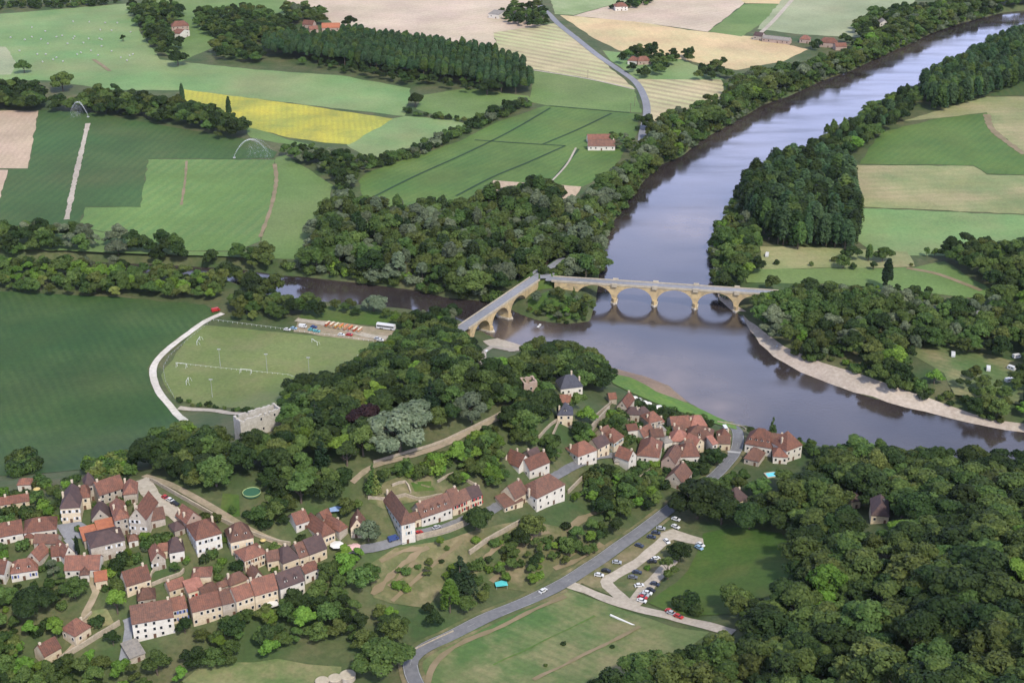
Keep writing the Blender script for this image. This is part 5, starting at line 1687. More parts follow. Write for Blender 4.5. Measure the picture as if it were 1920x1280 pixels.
# ------------------------------------------------------------------ bales, sprinklers, stone walls
M['bale'] = mat('white_bale_wrap', (.36, .36, .33))
bl = MB()
bl.tube([(0, -.7, .72), (0, .7, .72)], .78, 12)
BALE = bl.mesh('hay_bale', M['bale'])
BR = random.Random(4)
BP = [(412, 125), (503, 128), (592, 133), (660, 133), (180, 158), (255, 180), (318, 212), (350, 205), (412, 222), (420, 210), (500, 222), (572, 227), (628, 176), (565, 172), (180, 212), (232, 225), (140, 228), (258, 310), (318, 328), (435, 310), (455, 300), (512, 290), (628, 293), (572, 265), (552, 315), (680, 328), (730, 318), (748, 310), (715, 345), (470, 245), (560, 222), (240, 352), (270, 250), (380, 250), (300, 340), (110, 290), (60, 215), (355, 350), (735, 185), (210, 310)]
for x, y in BP:
    p = P(*tp('1', x, y), PLAIN)
    o = obj('hay_bale', BALE, None, (p[0], p[1], PLAIN + .12), BR.uniform(0, 3.1))
    tag(o, 'white wrapped bale lying on the pale upper left meadow', 'bale', 'white bales on the upper left meadow')
M['jet'] = mat('spraying_water', (.80, .82, .84), rough=.3)
nt_ = M['jet'].node_tree
tr_ = nt_.nodes.new('ShaderNodeBsdfTransparent')
mx_ = nt_.nodes.new('ShaderNodeMixShader')
mx_.inputs[0].default_value = .22
nt_.links.new(tr_.outputs[0], mx_.inputs[1])
nt_.links.new(nt_.nodes['Principled BSDF'].outputs[0], mx_.inputs[2])
nt_.links.new(mx_.outputs[0], nt_.nodes['Material Output'].inputs[0])


def jet(t, x, y, dx, L_, apex, label, seed):
    p = P(*tp(t, x, y), PLAIN)
    o = empty('irrigation_sprinkler', (p[0], p[1], PLAIN))
    tag(o, label, 'sprinkler')
    s_ = MB()
    s_.box(-1.0, -.7, .1, 1.0, .7, .8)
    s_.tube([(0, 0, .7), (.3 * dx, 0, 2.6)], .16, 6)
    s_.build('cart', M['metal'], o)
    r_ = random.Random(seed)
    for k in range(14):
        j = MB()
        f_ = r_.uniform(.75, 1.0)
        lat = r_.uniform(-4.5, 4.5)
        pts = []
        n = 12
        t1 = 1.0 if k < 3 else r_.uniform(.55, 1.0)
        t0 = 0 if k < 3 else r_.uniform(.15, .5)
        for i in range(n + 1):
            q2 = t0 + (t1 - t0) * i / n
            pts.append((dx * (.3 + q2 * L_ * f_), lat * q2, 2.6 + 4 * apex * q2 * (1 - q2 * .95) + r_.uniform(-.1, .1)))
        j.tube(pts, [(.13 if k < 3 else .07) * (1 - .5 * i / n) for i in range(n + 1)], 5)
        j.build('water_jet', M['jet'], o)
    mist = MB()
    for k in range(150):
        q2 = r_.uniform(.35, 1.0)
        top_ = 2.6 + 4 * apex * q2 * (1 - q2 * .95)
        lat = r_.uniform(-5, 5)
        z0 = r_.uniform(.1, .9) * top_
        xx = dx * (.3 + q2 * L_ * .9)
        mist.tube([(xx, lat, z0), (xx + dx * r_.uniform(.1, .8), lat, max(.1, z0 - r_.uniform(.8, 2.2)))], .045, 3)
    mist.build('falling_spray', M['jet'], o)


jet('1', 1318, 890, 1, 34, 13, 'irrigation sprinkler throwing a long arc of water over the maize', 3)
jet('1', 496, 660, -1, 16, 11, 'irrigation sprinkler with a plume of water before the far left tree row', 5)

M['drystone'] = mat('dry_stone_wall', (.42, .35, .26), (.32, .27, .20), 0.5, c3=(.22, .19, .14), scale3=1.6, amt3=0.7, bump=.4)


def stone_wall(px, h, label, th=.6, name='stone_wall', down=1.2):
    ln = smooth_line(px, every=3.0)
    v, f = [], []
    r_ = random.Random(len(label))
    o0 = ln[0]
    for i, p in enumerate(ln):
        d_ = np.array(ln[min(i + 1, len(ln) - 1)]) - np.array(ln[max(i - 1, 0)])
        d_ = d_ / np.hypot(*d_)
        n = np.array([-d_[1], d_[0]]) * th / 2
        z = hgt(*p)
        zt = z + h + r_.uniform(-.12, .12)
        for q2, zz in ((p - n, z - down), (p + n, z - down), (p + n, zt), (p - n, zt)):
            v.append((q2[0] - o0[0], q2[1] - o0[1], zz))
    for i in range(len(ln) - 1):
        for j in range(4):
            a_, b_ = i * 4 + j, i * 4 + (j + 1) % 4
            f.append((a_, b_, b_ + 4, a_ + 4))
    f.append((0, 1, 2, 3))
    k = (len(ln) - 1) * 4
    f.append((k + 3, k + 2, k + 1, k))
    me = bpy.data.meshes.new(name)
    me.from_pydata(v, [], f)
    me.materials.append(M['drystone'])
    bm = bmesh.new()
    bm.from_mesh(me)
    bmesh.ops.recalc_face_normals(bm, faces=bm.faces)
    bm.to_mesh(me)
    bm.free()
    o = obj(name, me, None, (o0[0], o0[1], 0))
    tag(o, label, 'wall')
    ROADS.append((ln, .5))


stone_wall([(282, 902), (330, 928), (390, 962), (440, 988), (500, 1012), (545, 1022)], 1.8, 'long stone wall along the foot of the park above the hamlet')
stone_wall([(780, 1012), (830, 1000), (870, 985), (885, 975)], 2.6, 'yellowish retaining wall under the village street by the corner house', .8, 'retaining_wall')
stone_wall([(880, 1040), (920, 1012), (960, 990), (985, 978)], 2.4, 'long yellow retaining wall below the slope trees and brown porch', .8, 'retaining_wall')
stone_wall([(1065, 925), (1085, 905), (1098, 893)], 2.0, 'short pale wall on the slope right of the white manor')
stone_wall([(700, 868), (760, 850), (830, 828), (900, 795), (945, 772)], 1.2, 'low stone wall along the park lane')
stone_wall([(690, 935), (730, 938), (760, 930), (785, 938), (830, 930)], 1.6, 'terrace wall behind the creeper house')
stone_wall([(735, 912), (760, 905), (770, 925)], 1.4, 'short garden wall left of the little lawn')
stone_wall([(820, 905), (850, 890), (880, 905), (900, 915)], 1.4, 'curving terrace wall above the street row')
stone_wall([(1010, 822), (1030, 800), (1048, 788)], 1.6, 'narrow wall on the left of the turret garden')
stone_wall([(1034, 822), (1046, 796), (1050, 785)], 1.6, 'second wall under the turret house')
stone_wall([(1106, 812), (1125, 790), (1142, 772)], 3.6, 'tall cream garden wall between manor garden and river quarter', .8)
stone_wall([(1116, 782), (1140, 762), (1150, 752)], 1.6, 'upper garden wall by the wood near the river quarter')
stone_wall([(1182, 790), (1190, 778), (1194, 770)], 3.0, 'white wall piece left of the stone turret')
stone_wall([(128, 1190), (150, 1172), (172, 1150)], 1.4, 'wall climbing beside the garden lane')
stone_wall([(285, 1098), (310, 1088), (338, 1078), (345, 1070)], 1.6, 'pale garden wall behind the terrace')
stone_wall([(270, 1152), (285, 1075), (300, 1068)], 1.2, 'short wall by the ball shaped tree')
stone_wall([(110, 1240), (140, 1222), (168, 1205), (200, 1185), (225, 1170)], 2.2, 'stone terrace wall in front of the lowest cottages', .8)
stone_wall([(1185, 905), (1210, 890), (1222, 880)], 1.4, 'wall stepping down to the river quarter')
stone_wall([(740, 1243), (765, 1225), (800, 1207), (850, 1184)], .8, 'low parapet along the upper side of the road bend', .4)
stone_wall([(1345, 792), (1365, 795), (1390, 801), (1398, 806)], 1.0, 'white quay parapet at the road bend by the river', .5)
# concrete beam by the gravel road
p = hit(*tp('7', 1585, 930), .3)
q_ = hit(*tp('7', 1655, 955), .3)
o = empty('height_barrier', (p[0], p[1], hgt(p[0], p[1])), math.atan2(q_[1] - p[1], q_[0] - p[0]))
tag(o, 'long pale beam lying beside the gravel exit road', 'beam')
f_ = MB()
f_.box(-6.5, -.35, .05, 6.5, .35, .6)
f_.build('beam', M['canvas'], o)
# white canoes and boats at the water edge
for t, x, y, c_, l in (('V', 512, 395, 0, 'small pale boat on the tributary water near the island'), ('6', 533, 745, 2, 'cream boat drawn up on the shingle beach'), ('5', 1290, 782, 2, 'pale boat trailer by the river path')):
    p = hit(*tp(t, x, y)) if t != 'V' else P(*tp(t, x, y), 0.05)
    o = empty('rowing_boat', (p[0], p[1], max(p[2], .05)), 1.2)
    tag(o, l, 'boat')
    f_ = MB()
    f_.prism([(-2.2, 0), (2.2, 0), (2.7, .5), (-2.7, .5)], 'y', -.6, .6)
    f_.build('hull', PAINT['white'], o)
    f_ = MB()
    f_.box(-.3, -.55, .503, .3, .55, .56)
    f_.build('bench', M['rack'], o)

# ------------------------------------------------------------------ trees
HUE = {'dark': ((.012, .025, .008), (.038, .061, .017)), 'mid': ((.030, .058, .014), (.088, .132, .034)), 'olive': ((.030, .045, .011), (.092, .116, .031)),
       'bright': ((.058, .112, .014), (.125, .205, .034)), 'grey': ((.055, .075, .038), (.142, .170, .100)), 'silver': ((.062, .086, .045), (.150, .180, .110)), 'purple': ((.012, .007, .008), (.034, .017, .018)),
       'yellow': ((.09, .12, .028), (.165, .195, .052)), 'poplar': ((.022, .048, .018), (.062, .104, .042)), 'conifer': ((.008, .019, .008), (.023, .042, .017))}
LM = {k: leafmat('leaves_' + k, *v) for k, v in HUE.items()}
HWORD = {'dark': 'dark green', 'mid': 'mid green', 'olive': 'olive green', 'bright': 'bright green', 'grey': 'greyish green', 'silver': 'pale silvery', 'purple': 'dark purple', 'yellow': 'yellowish green', 'poplar': 'blue green', 'conifer': 'blackish green'}
M['bark'] = mat('grey_brown_bark', (.13, .10, .075), (.08, .065, .05), 2.0)


def leaf_mesh(name, lobes, n, size, rs, core=0.55):
    """leaf clumps on the skins of a set of lobes (cx,cy,cz,rx,ry,rz); unit tree of height 1"""
    lob = np.array(lobes)
    wgt = (lob[:, 3] * lob[:, 5])
    idx = rs.choice(len(lob), n, p=wgt / wgt.sum())
    l = lob[idx]
    d = rs.normal(size=(n, 3))
    d /= np.linalg.norm(d, axis=1)[:, None]
    low = d[:, 2] < -0.45
    d[low, 2] *= -1
    rad = 1 - core * rs.random(n) ** 2.2 * 0.6 + rs.normal(size=n) * .05
    c = l[:, :3] + d * l[:, 3:6] * rad[:, None]
    nrm = d + rs.normal(size=(n, 3)) * 0.42 + np.array([0, 0, .25])
    nrm /= np.linalg.norm(nrm, axis=1)[:, None]
    a = np.cross(nrm, rs.normal(size=(n, 3)))
    a /= np.linalg.norm(a, axis=1)[:, None]
    b2 = np.cross(nrm, a)
    s = size * (0.6 + 0.8 * rs.random(n))[:, None]
    a = a * s
    b2 = b2 * s * (0.55 + 0.35 * rs.random(n))[:, None]
    V = np.stack([c - a, c - b2 * .9 + a * .1, c + a, c + b2], 1).reshape(-1, 3)
    me = bpy.data.meshes.new(name)
    me.vertices.add(4 * n)
    me.vertices.foreach_set('co', V.astype(np.float32).ravel())
    me.loops.add(4 * n)
    me.loops.foreach_set('vertex_index', np.arange(4 * n, dtype=np.int32))
    me.polygons.add(n)
    me.polygons.foreach_set('loop_start', np.arange(0, 4 * n, 4, dtype=np.int32))
    me.update(calc_edges=True)
    lobv = rs.random(len(lob))
    val = np.clip(0.65 * rs.random(n) + 0.45 * lobv[idx] - 0.05, 0, 1)
    at = me.attributes.new('leaf', 'FLOAT', 'FACE')
    at.data.foreach_set('value', val.astype(np.float32))
    return me


def crown_broad(seed, wide=0.40, zc=0.60, n=3500):
    """a crown of several boughs, each with its own clumps of leaves"""
    rs = np.random.RandomState(seed)
    lobes = []
    nb = rs.randint(4, 7)
    a0 = rs.uniform(0, 6.28)
    boughs = [(rs.uniform(-.05, .05), rs.uniform(-.05, .05), zc + rs.uniform(.06, .14), wide * .58)]
    for i in range(nb):
        t = a0 + 6.28 * i / nb + rs.uniform(-.4, .4)
        rr = wide * rs.uniform(.42, .66)
        boughs.append((math.cos(t) * rr, math.sin(t) * rr, zc + rs.uniform(-.20, .08), wide * rs.uniform(.36, .56)))
    for bx, by, bz, br_ in boughs:
        lobes.append((bx, by, bz, br_ * .78, br_ * .78, br_ * .72))
        for k in range(6):
            d = rs.normal(size=3)
            d /= np.linalg.norm(d)
            d[2] = abs(d[2]) * .9 - .15
            r = br_ * rs.uniform(.30, .48)
            lobes.append((bx + d[0] * br_ * .75, by + d[1] * br_ * .75, bz + d[2] * br_ * .75, r, r, r * .85))
    return leaf_mesh('crown', lobes, n, .031, rs)


def crown_poplar(seed, wide=0.15, n=1700):
    rs = np.random.RandomState(seed)
    lobes = [(0, 0, .54, wide * .8, wide * .8, .40), (0, 0, .82, wide * .42, wide * .42, .17)]
    for i in range(11):
        z = rs.uniform(.22, .80)
        t = rs.uniform(0, 6.28)
        e = wide * (.62 if z < .6 else .38)
        lobes.append((math.cos(t) * e, math.sin(t) * e, z, wide * .36, wide * .36, rs.uniform(.13, .22)))
    return leaf_mesh('crown', lobes, n, .026, rs)


def crown_planted(seed, n=1300):
    rs = np.random.RandomState(seed)
    lobes = [(0, 0, .66, .15, .15, .26)]
    for i in range(9):
        t = rs.uniform(0, 6.28)
        z = rs.uniform(.45, .9)
        r = .13 * (1.25 - z * .6)
        lobes.append((math.cos(t) * r * .8, math.sin(t) * r * .8, z, r * .62, r * .62, .09))
    return leaf_mesh('crown', lobes, n, .03, rs)


def crown_conifer(seed, wide=.24, n=1500):
    rs = np.random.RandomState(seed)
    lobes = []
    for i in range(13):
        z = .14 + .82 * i / 12
        w_ = wide * (1.03 - z) + .015
        for j in range(4 if z < .6 else 2):
            t = rs.uniform(0, 6.28)
            lobes.append((math.cos(t) * w_ * .55, math.sin(t) * w_ * .55, z, w_ * .6, w_ * .6, .05))
    return leaf_mesh('crown', lobes, n, .026, rs)


def crown_bush(seed):
    rs = np.random.RandomState(seed)
    lobes = [(0, 0, .45, .5, .5, .42)]
    for i in range(7):
        t = rs.uniform(0, 6.28)
        lobes.append((math.cos(t) * .36, math.sin(t) * .36, rs.uniform(.3, .75), .24, .24, .22))
    return leaf_mesh('bush', lobes, 650, .085, rs)


SHAPES = {'broad': [crown_broad(s, w_, z) for s, w_, z in ((1, .40, .58), (2, .36, .60), (3, .44, .56), (4, .38, .58), (5, .42, .60), (6, .33, .60), (7, .30, .58), (8, .46, .55))],
          'dense': [crown_broad(9, .46, .52, 7500)],
          'poplar': [crown_poplar(s, w_) for s, w_ in ((11, .17), (12, .15), (13, .19), (14, .16))],
          'plant': [crown_planted(s) for s in (51, 52, 53)],
          'column': [crown_poplar(s, w_) for s, w_ in ((15, .10), (16, .09))],
          'conifer': [crown_conifer(s) for s in (21, 22)],
          'bush': [crown_bush(s) for s in (31, 32, 33)]}
CROWN = {}


def crown_data(shape, i, hue):
    k = (shape, i, hue)
    if k not in CROWN:
        me = SHAPES[shape][i].copy()
        me.name = 'bush' if shape == 'bush' else 'crown'
        me.materials.append(LM[hue])
        CROWN[k] = me
    return CROWN[k]


def trunk_mesh(seed, tall):
    r = random.Random(seed)
    t = MB()
    top = .55 if not tall else .9
    pts = [(0, 0, -.06), (0, 0, .02), (r.uniform(-.01, .01), r.uniform(-.01, .01), top * .4), (r.uniform(-.02, .02), r.uniform(-.02, .02), top)]
    t.tube(pts, [.034, .026, .02, .008] if not tall else [.016, .013, .01, .004], 7)
    if not tall:
        for i in range(5):
            a = i * 1.26 + r.uniform(0, .6)
            z = r.uniform(.2, .36)
            t.tube([(0, 0, z), (math.cos(a) * .12, math.sin(a) * .12, z + .14), (math.cos(a) * .24, math.sin(a) * .24, z + .26)], [.013, .009, .004], 5)
    return t.mesh('trunk', M['bark'])


TRUNKS = {'broad': [trunk_mesh(s, False) for s in (1, 2, 3)], 'tall': [trunk_mesh(s, True) for s in (4, 5)]}

TREES = []       # dicts


def clear_of(x, y, rad):
    for hx, hy, hr, c in HOUSES:
        if (x - hx) ** 2 + (y - hy) ** 2 < (hr * .85 + rad * .55) ** 2:
            return False
    p = np.array([x]), np.array([y])
    for bb, arr, hw in ROADBB:
        if bb[0] - 8 < x < bb[1] + 8 and bb[2] - 8 < y < bb[3] + 8:
            dd = np.hypot(arr[:, 0] - x, arr[:, 1] - y).min()
            if dd < hw + rad * .6 + .8:
                return False
    return True


def hides(x, y, h, shape):
    z = hgt(x, y)
    u, v, dep = proj(x, y, z + h * .55)
    rw = h * (.36 if shape != 'poplar' else .15) * FOC / dep
    rh = h * .36 * FOC / dep
    for hu, hv_, hd, hx, hy in VIEWS:
        if dep < hd + 2 and abs(u - hu) < hx * .75 + rw * .75 and abs(v - hv_) < hy * .75 + rh * .8:
            return True
    return False


ROADBB = []
for ln, hw in ROADS:
    a = np.array(ln)
    if len(a) == 2:
        a = np.array([a[0] + (a[1] - a[0]) * t for t in np.linspace(0, 1, 60)])
    ROADBB.append(((a[:, 0].min(), a[:, 0].max(), a[:, 1].min(), a[:, 1].max()), a, hw))


def add_tree(x, y, shape, h, wmul, hue, zone, single=None):
    TREES.append(dict(x=x, y=y, z=max(hgt(x, y), -.2), shape=shape, h=h, w=wmul, hue=hue, zone=zone, single=single))


def pick(weights, r):
    t = r.random() * sum(v for k, v in weights)
    for k, v in weights:
        t -= v
        if t <= 0:
            return k
    return weights[-1][0]


ZONES = {}
ZBOX = {}
STAT = {}


def zone(key, phrase, shape, poly, sp, h, hues, flat=False, wm=(.9, 1.35), seed=0, mixpop=0.0, holes=(), rows=False):
    """fill the place under a patch of crowns (outline in pixels of where crowns stand) with trees"""
    ZONES[key] = phrase
    zb = (min(p[0] for p in poly), max(p[0] for p in poly), min(p[1] for p in poly), max(p[1] for p in poly))
    ZBOX[key] = zb
    r = random.Random(hash(key) % 9973 if False else sum(ord(c) * (i + 3) for i, c in enumerate(key)))
    hm = (h[0] + h[1]) / 2
    off = hm * (.45 if shape != 'bush' else .4)
    f = (lambda p: P(p[0], p[1], PLAIN + off)[:2]) if flat else (lambda p: hit(p[0], p[1], off)[:2])
    pw_ = np.array([f(p) for p in poly])
    hw_ = [np.array([f(p) for p in hp]) for hp in holes]
    x0, y0 = pw_.min(0)
    x1_, y1_ = pw_.max(0)
    pts = []
    j = 0
    y = y0
    jit = .1 if rows else .36
    while y < y1_:
        x = x0 + (sp / 2 if j % 2 and not rows else 0)
        while x < x1_:
            pts.append((x + r.uniform(-jit, jit) * sp, y + r.uniform(-jit, jit) * sp))
            x += sp
        y += sp * (.87 if not rows else 1.0)
        j += 1
    if not pts:
        return
    A = np.array(pts)
    ok = inside(A[:, 0], A[:, 1], pw_)
    for hp in hw_:
        ok &= ~inside(A[:, 0], A[:, 1], hp)
    ok &= ~inside(A[:, 0], A[:, 1], river)
    STAT[key] = [int(ok.sum()), 0, 0]
    for x, y in A[ok]:
        hh_ = h[0] + (h[1] - h[0]) * r.random() ** 1.3
        if hgt(x, y) < 0.5 or any((x - sx_) ** 2 + (y - sy_) ** 2 < (sr_ + hh_ * .22) ** 2 for sx_, sy_, sr_ in SINGLE) or not clear_of(x, y, hh_ * .3 if shape not in ('poplar', 'plant') else 2.5) or hides(x, y, hh_, shape):
            continue
        sh_ = shape
        if mixpop and r.random() < mixpop:
            sh_ = 'plant'
        add_tree(x, y, sh_, hh_ * (1.25 if sh_ != shape else 1), r.uniform(*wm), pick(hues, r), key)


SINGLE = []


def T1(t, x, y, shape, h, hue, phrase=None, wm=1.1):
    """one tree standing where the foot of its crown shows (pixel of the crown's middle)"""
    a = tp(t, x, y)
    p = hit(a[0], a[1], h * .55)
    if hgt(p[0], p[1]) < 0.6:
        return
    add_tree(p[0], p[1], shape, h, wm, hue, None, phrase)
    SINGLE.append((p[0], p[1], h * wm * {'broad': .36, 'bush': .4}.get(shape, .18)))


dk = [('dark', 5), ('mid', 3), ('olive', 1)]
md = [('mid', 5), ('dark', 2.5), ('olive', 2), ('grey', .8), ('bright', .5)]
ol = [('olive', 4), ('dark', 4), ('mid', 3)]
br = [('mid', 5), ('bright', 3), ('olive', 2), ('dark', 2)]
rv = [('mid', 5), ('olive', 3), ('grey', 2), ('dark', 1.5), ('bright', .5)]

# singles first: the trees one picks out at once
T1('G', 748, 798, 'broad', 25, 'silver', 'huge pale silvery tree in the middle of the park wood', 1.3)
T1('G', 778, 770, 'broad', 17, 'silver', 'smaller silvery crown right behind the huge pale tree', 1.25)
T1('G', 884, 755, 'broad', 19, 'silver', 'round silvery tree beside the ruined tower path', .95)
T1('G', 690, 778, 'broad', 18, 'purple', 'dark purple beech left of the huge pale tree', 1.1)
T1('G', 700, 563, 'broad', 14, 'silver', 'grey willow leaning over the tributary by the booths', 1.35)
T1('A', 868, 1050, 'broad', 13, 'bright', 'round vivid green tree below the skylight house', 1.05)
T1('G', 590, 780, 'conifer', 20, 'conifer', 'dark pointed fir beside the castle ruin', 1.2)
T1('G', 808, 740, 'conifer', 19, 'conifer', 'dark fir right of the huge pale tree', 1.2)
T1('G', 602, 845, 'conifer', 17, 'conifer', 'fir standing in the broadleaf slope of the park')
T1('B', 1215, 170, 'conifer', 13, 'yellow', 'golden cypress at the terraced gardens', .9)
T1('B', 1190, 140, 'conifer', 15, 'mid', 'green cypress behind the golden cypress', 1.1)
T1('G', 1665, 510, 'column', 22, 'conifer', 'tall dark columnar cypress in the riverside meadow', 1.7)
T1('D', 1238, 470, 'conifer', 12, 'mid', 'slender fir on the river side of the inn', .9)
T1('D', 1075, 510, 'broad', 7, 'dark', 'dark round tree at the road bend by the inn', 1.1)
T1('D', 815, 690, 'broad', 10, 'dark', 'round dark tree at the road by the red roofs', 1.15)
T1('D', 680, 985, 'broad', 24, 'dark', 'very large dark tree over the lower road', 1.2)
T1('D', 790, 930, 'broad', 18, 'mid', 'large green tree behind the very large dark one', 1.2)
T1('D', 860, 1075, 'broad', 18, 'dark', 'broad dark tree left of the tree-hidden house', 1.1)
T1('D', 1070, 1110, 'broad', 18, 'dark', 'wide dark tree in front of the tree-hidden house', 1.1)
T1('7', 760, 330, 'broad', 15, 'dark', 'tall tree leaning on the street wall', 1.0)
T1('7', 1075, 380, 'broad', 13, 'olive', 'light olive tree below the white manor', 1.1)
T1('7', 670, 660, 'conifer', 19, 'conifer', 'tall blackish cedar on the dry slope', 1.5)
T1('7', 610, 780, 'poplar', 17, 'bright', 'bright green poplar in front of the blackish cedar', 1.5)
T1('7', 220, 1120, 'broad', 18, 'mid', 'large tree inside the bend of the road', 1.3)
T1('7', 1840, 620, 'broad', 13, 'olive', 'dusty tree in the middle of the car park', 1.2)
T1('G', 1275, 1030, 'broad', 11, 'dark', 'dark tree behind the car park rows', 1.15)
T1('E', 340, 330, 'broad', 16, 'dark', 'big dark leafy tree below the left hamlet', 1.25)
T1('E', 800, 220, 'broad', 11, 'mid', 'leafy tree beside the garden lane', 1.2)
T1('E', 600, 650, 'broad', 11, 'bright', 'light green tree behind the lowest cottages', 1.0)
T1('E', 1225, 770, 'broad', 8, 'dark', 'dark clipped tree beside the grey shed lane', 1.1)
T1('E', 1700, 1040, 'broad', 12, 'mid', 'leafy tree in front of the grey shed', 1.2)
T1('A', 1380, 1230, 'broad', 9, 'dark', 'dark tree against the blue shutter house', 1.1)
T1('A', 1310, 800, 'broad', 6, 'mid', 'ball shaped garden tree by the red roofed stone house', 1.2)
T1('A', 575, 650, 'column', 11, 'conifer', 'thin dark cypress at the square', 1.0)
T1('A', 390, 800, 'broad', 9, 'grey', 'grey green round tree beside the wide barn', 1.2)
T1('B', 1160, 520, 'broad', 12, 'grey', 'grey leafed tree by the restaurant terrace', 1.1)
T1('1', 345, 440, 'broad', 24, 'mid', 'tall round tree rising out of the far left tree row', 1.05)
T1('1', 1022, 520, 'column', 20, 'poplar', 'left of two thin poplars by the sunflower field', 1.3)
T1('1', 1285, 600, 'column', 22, 'poplar', 'right of two thin poplars by the sunflower field', 1.2)
T1('1', 690, 210, 'broad', 9, 'dark', 'lone small tree among the white bales', 1.1)
T1('1', 130, 360, 'broad', 17, 'mid', 'round tree at the left meadow corner', 1.0)
T1('1', 995, 310, 'broad', 20, 'dark', 'round dark tree at the corner of the bale meadow', 1.2)
T1('2', 40, 110, 'broad', 18, 'dark', 'tree above the left end of the plantation', .95)
T1('2', 850, 610, 'broad', 14, 'dark', 'tallest tree of the long field hedge', .9)
T1('2', 415, 545, 'broad', 17, 'dark', 'dark tree at the corner of two meadows', .95)
T1('2', 1725, 670, 'broad', 18, 'dark', 'dark tree beside the valley road end', .8)
T1('2', 820, 470, 'broad', 20, 'dark', 'broad dark tree in front of the plantation', 1.3)
T1('4', 1418, 565, 'broad', 8, 'yellow', 'pale ball shaped tree at the pitch corner', 1.15)
T1('4', 225, 395, 'broad', 9, 'yellow', 'pale round bush tree at the left field edge', 1.1)
T1('4', 660, 175, 'broad', 14, 'silver', 'silvery willow in the tributary tree row', 1.2)
T1('6', 1075, 290, 'broad', 7, 'dark', 'small dark tree in the dry riverside meadow', 1.0)
T1('6', 1050, 215, 'poplar', 13, 'mid', 'small pointed tree behind the dry meadow', 1.4)
T1('6', 1130, 215, 'broad', 14, 'mid', 'round tree at the track by the dry meadow', 1.0)
T1('6', 905, 260, 'broad', 12, 'mid', 'twin crowned tree in the dry riverside meadow', 1.0)
T1('6', 945, 205, 'broad', 14, 'dark', 'dark tree at the foot of the poplar block', 1.0)
T1('6', 1375, 210, 'broad', 8, 'mid', 'left of two little trees in the pale meadow', .9)
T1('6', 1420, 212, 'broad', 8, 'mid', 'right of two little trees in the pale meadow', .9)
T1('6', 1420, 910, 'broad', 10, 'bright', 'light green tree at the end of the beach clearing', 1.3)
T1('V', 775, 240, 'broad', 10, 'olive', 'olive tree on the island under the first arch', 1.3)
T1('V', 620, 330, 'broad', 7, 'grey', 'grey bush tree at the tip of the island', 1.4)
T1('V', 708, 195, 'conifer', 7, 'mid', 'small fir on the island slope', 1.0)
T1('V', 545, 90, 'broad', 13, 'mid', 'tree standing between the two bridges', 1.0)

# woods, rows and hedges
zone('island_wood', 'wood between the two rivers', 'broad', [(578, 470), (600, 400), (640, 372), (720, 388), (870, 385), (945, 352), (1050, 352), (1062, 400), (1110, 430), (1118, 500), (1095, 520), (1010, 510), (985, 510), (930, 535), (900, 550), (840, 548), (780, 534), (680, 522), (590, 510)], 8.5, (12, 20), [('mid', 4), ('olive', 2.5), ('grey', 3), ('dark', 2)], flat=True, mixpop=.30, wm=(.9, 1.5))
zone('left_strip', 'tree belt on the left bank', 'broad', [(1060, 385), (1150, 335), (1190, 285), (1210, 255), (1270, 213), (1350, 185), (1372, 150), (1450, 135), (1520, 118), (1600, 88), (1640, 62), (1700, 62)] + RIVER_N[5:21] + [(1122, 510), (1105, 500), (1110, 440)], 8.5, (12, 20), rv, flat=True)
zone('top_right', 'tree belt of the uppermost river reach', 'broad', [(1600, 45), (1640, 22), (1750, 12), (1860, -5), (2000, -25), (2000, 5), (1880, 22), (1800, 40), (1720, 72), (1640, 100)], 10, (13, 20), md, flat=True)
zone('right_strip', 'tree belt on the upper right bank', 'broad', [(1398, 345), (1440, 312), (1500, 285), (1560, 248), (1620, 208), (1690, 170), (1740, 165), (1690, 222), (1640, 250), (1600, 282), (1590, 310), (1500, 330)], 8.5, (11, 17), [('mid', 4), ('dark', 4), ('poplar', 3)], flat=True, mixpop=.25)
zone('right_poplars', 'poplar rows on the upper right bank', 'poplar', [(1725, 150), (1850, 95), (1850, 60), (2000, 30), (2000, 120), (1920, 140), (1850, 168), (1760, 190), (1735, 178)], 8, (18, 26), [('poplar', 5), ('mid', 3)], flat=True, wm=(1.2, 1.7))
zone('poplar_block', 'dense poplar block by the river', 'poplar', [(1402, 345), (1440, 310), (1500, 298), (1590, 315), (1605, 400), (1603, 440), (1480, 440), (1440, 425), (1402, 395)], 7.6, (21, 31), [('poplar', 4), ('dark', 5), ('mid', .6)], flat=True, wm=(1.05, 1.7))
zone('bridge_end', 'grove at the right bridge end', 'broad', [(1425, 560), (1440, 545), (1560, 552), (1680, 562), (1680, 585), (1560, 580), (1430, 590)], 7.5, (16, 21), md, flat=True)
zone('poplar_foot', 'small wood at the foot of the poplar block', 'broad', [(1358, 440), (1390, 412), (1425, 425), (1425, 490), (1400, 520), (1355, 525), (1362, 480)], 8, (12, 18), md, flat=True)
zone('bridge_wood', 'wood beyond the bridge on the right bank', 'broad', [(1415, 560), (1450, 528), (1560, 538), (1700, 548), (1790, 562), (1850, 556), (1960, 545), (1960, 690), (1830, 650), (1720, 645), (1700, 700), (1660, 685), (1600, 655), (1500, 645), (1440, 605)], 9, (11, 18), md, flat=True)
zone('far_right_wood', 'wood behind the riverside meadow', 'broad', [(1765, 465), (1830, 450), (1980, 465), (1980, 545), (1850, 532), (1820, 495)], 9, (13, 19), dk, flat=True)
zone('camp_wood', 'trees round the campsite on the right bank', 'broad', [(1800, 690), (1960, 690), (1960, 790), (1880, 770), (1800, 745)], 10, (9, 15), md, flat=True)
zone('beach_bushes', 'bushes behind the shingle beach', 'bush', [(1480, 650), (1600, 690), (1700, 725), (1780, 750), (1900, 785), (1900, 770), (1790, 735), (1700, 700), (1600, 665), (1500, 630)], 7, (3, 6), md, flat=True)
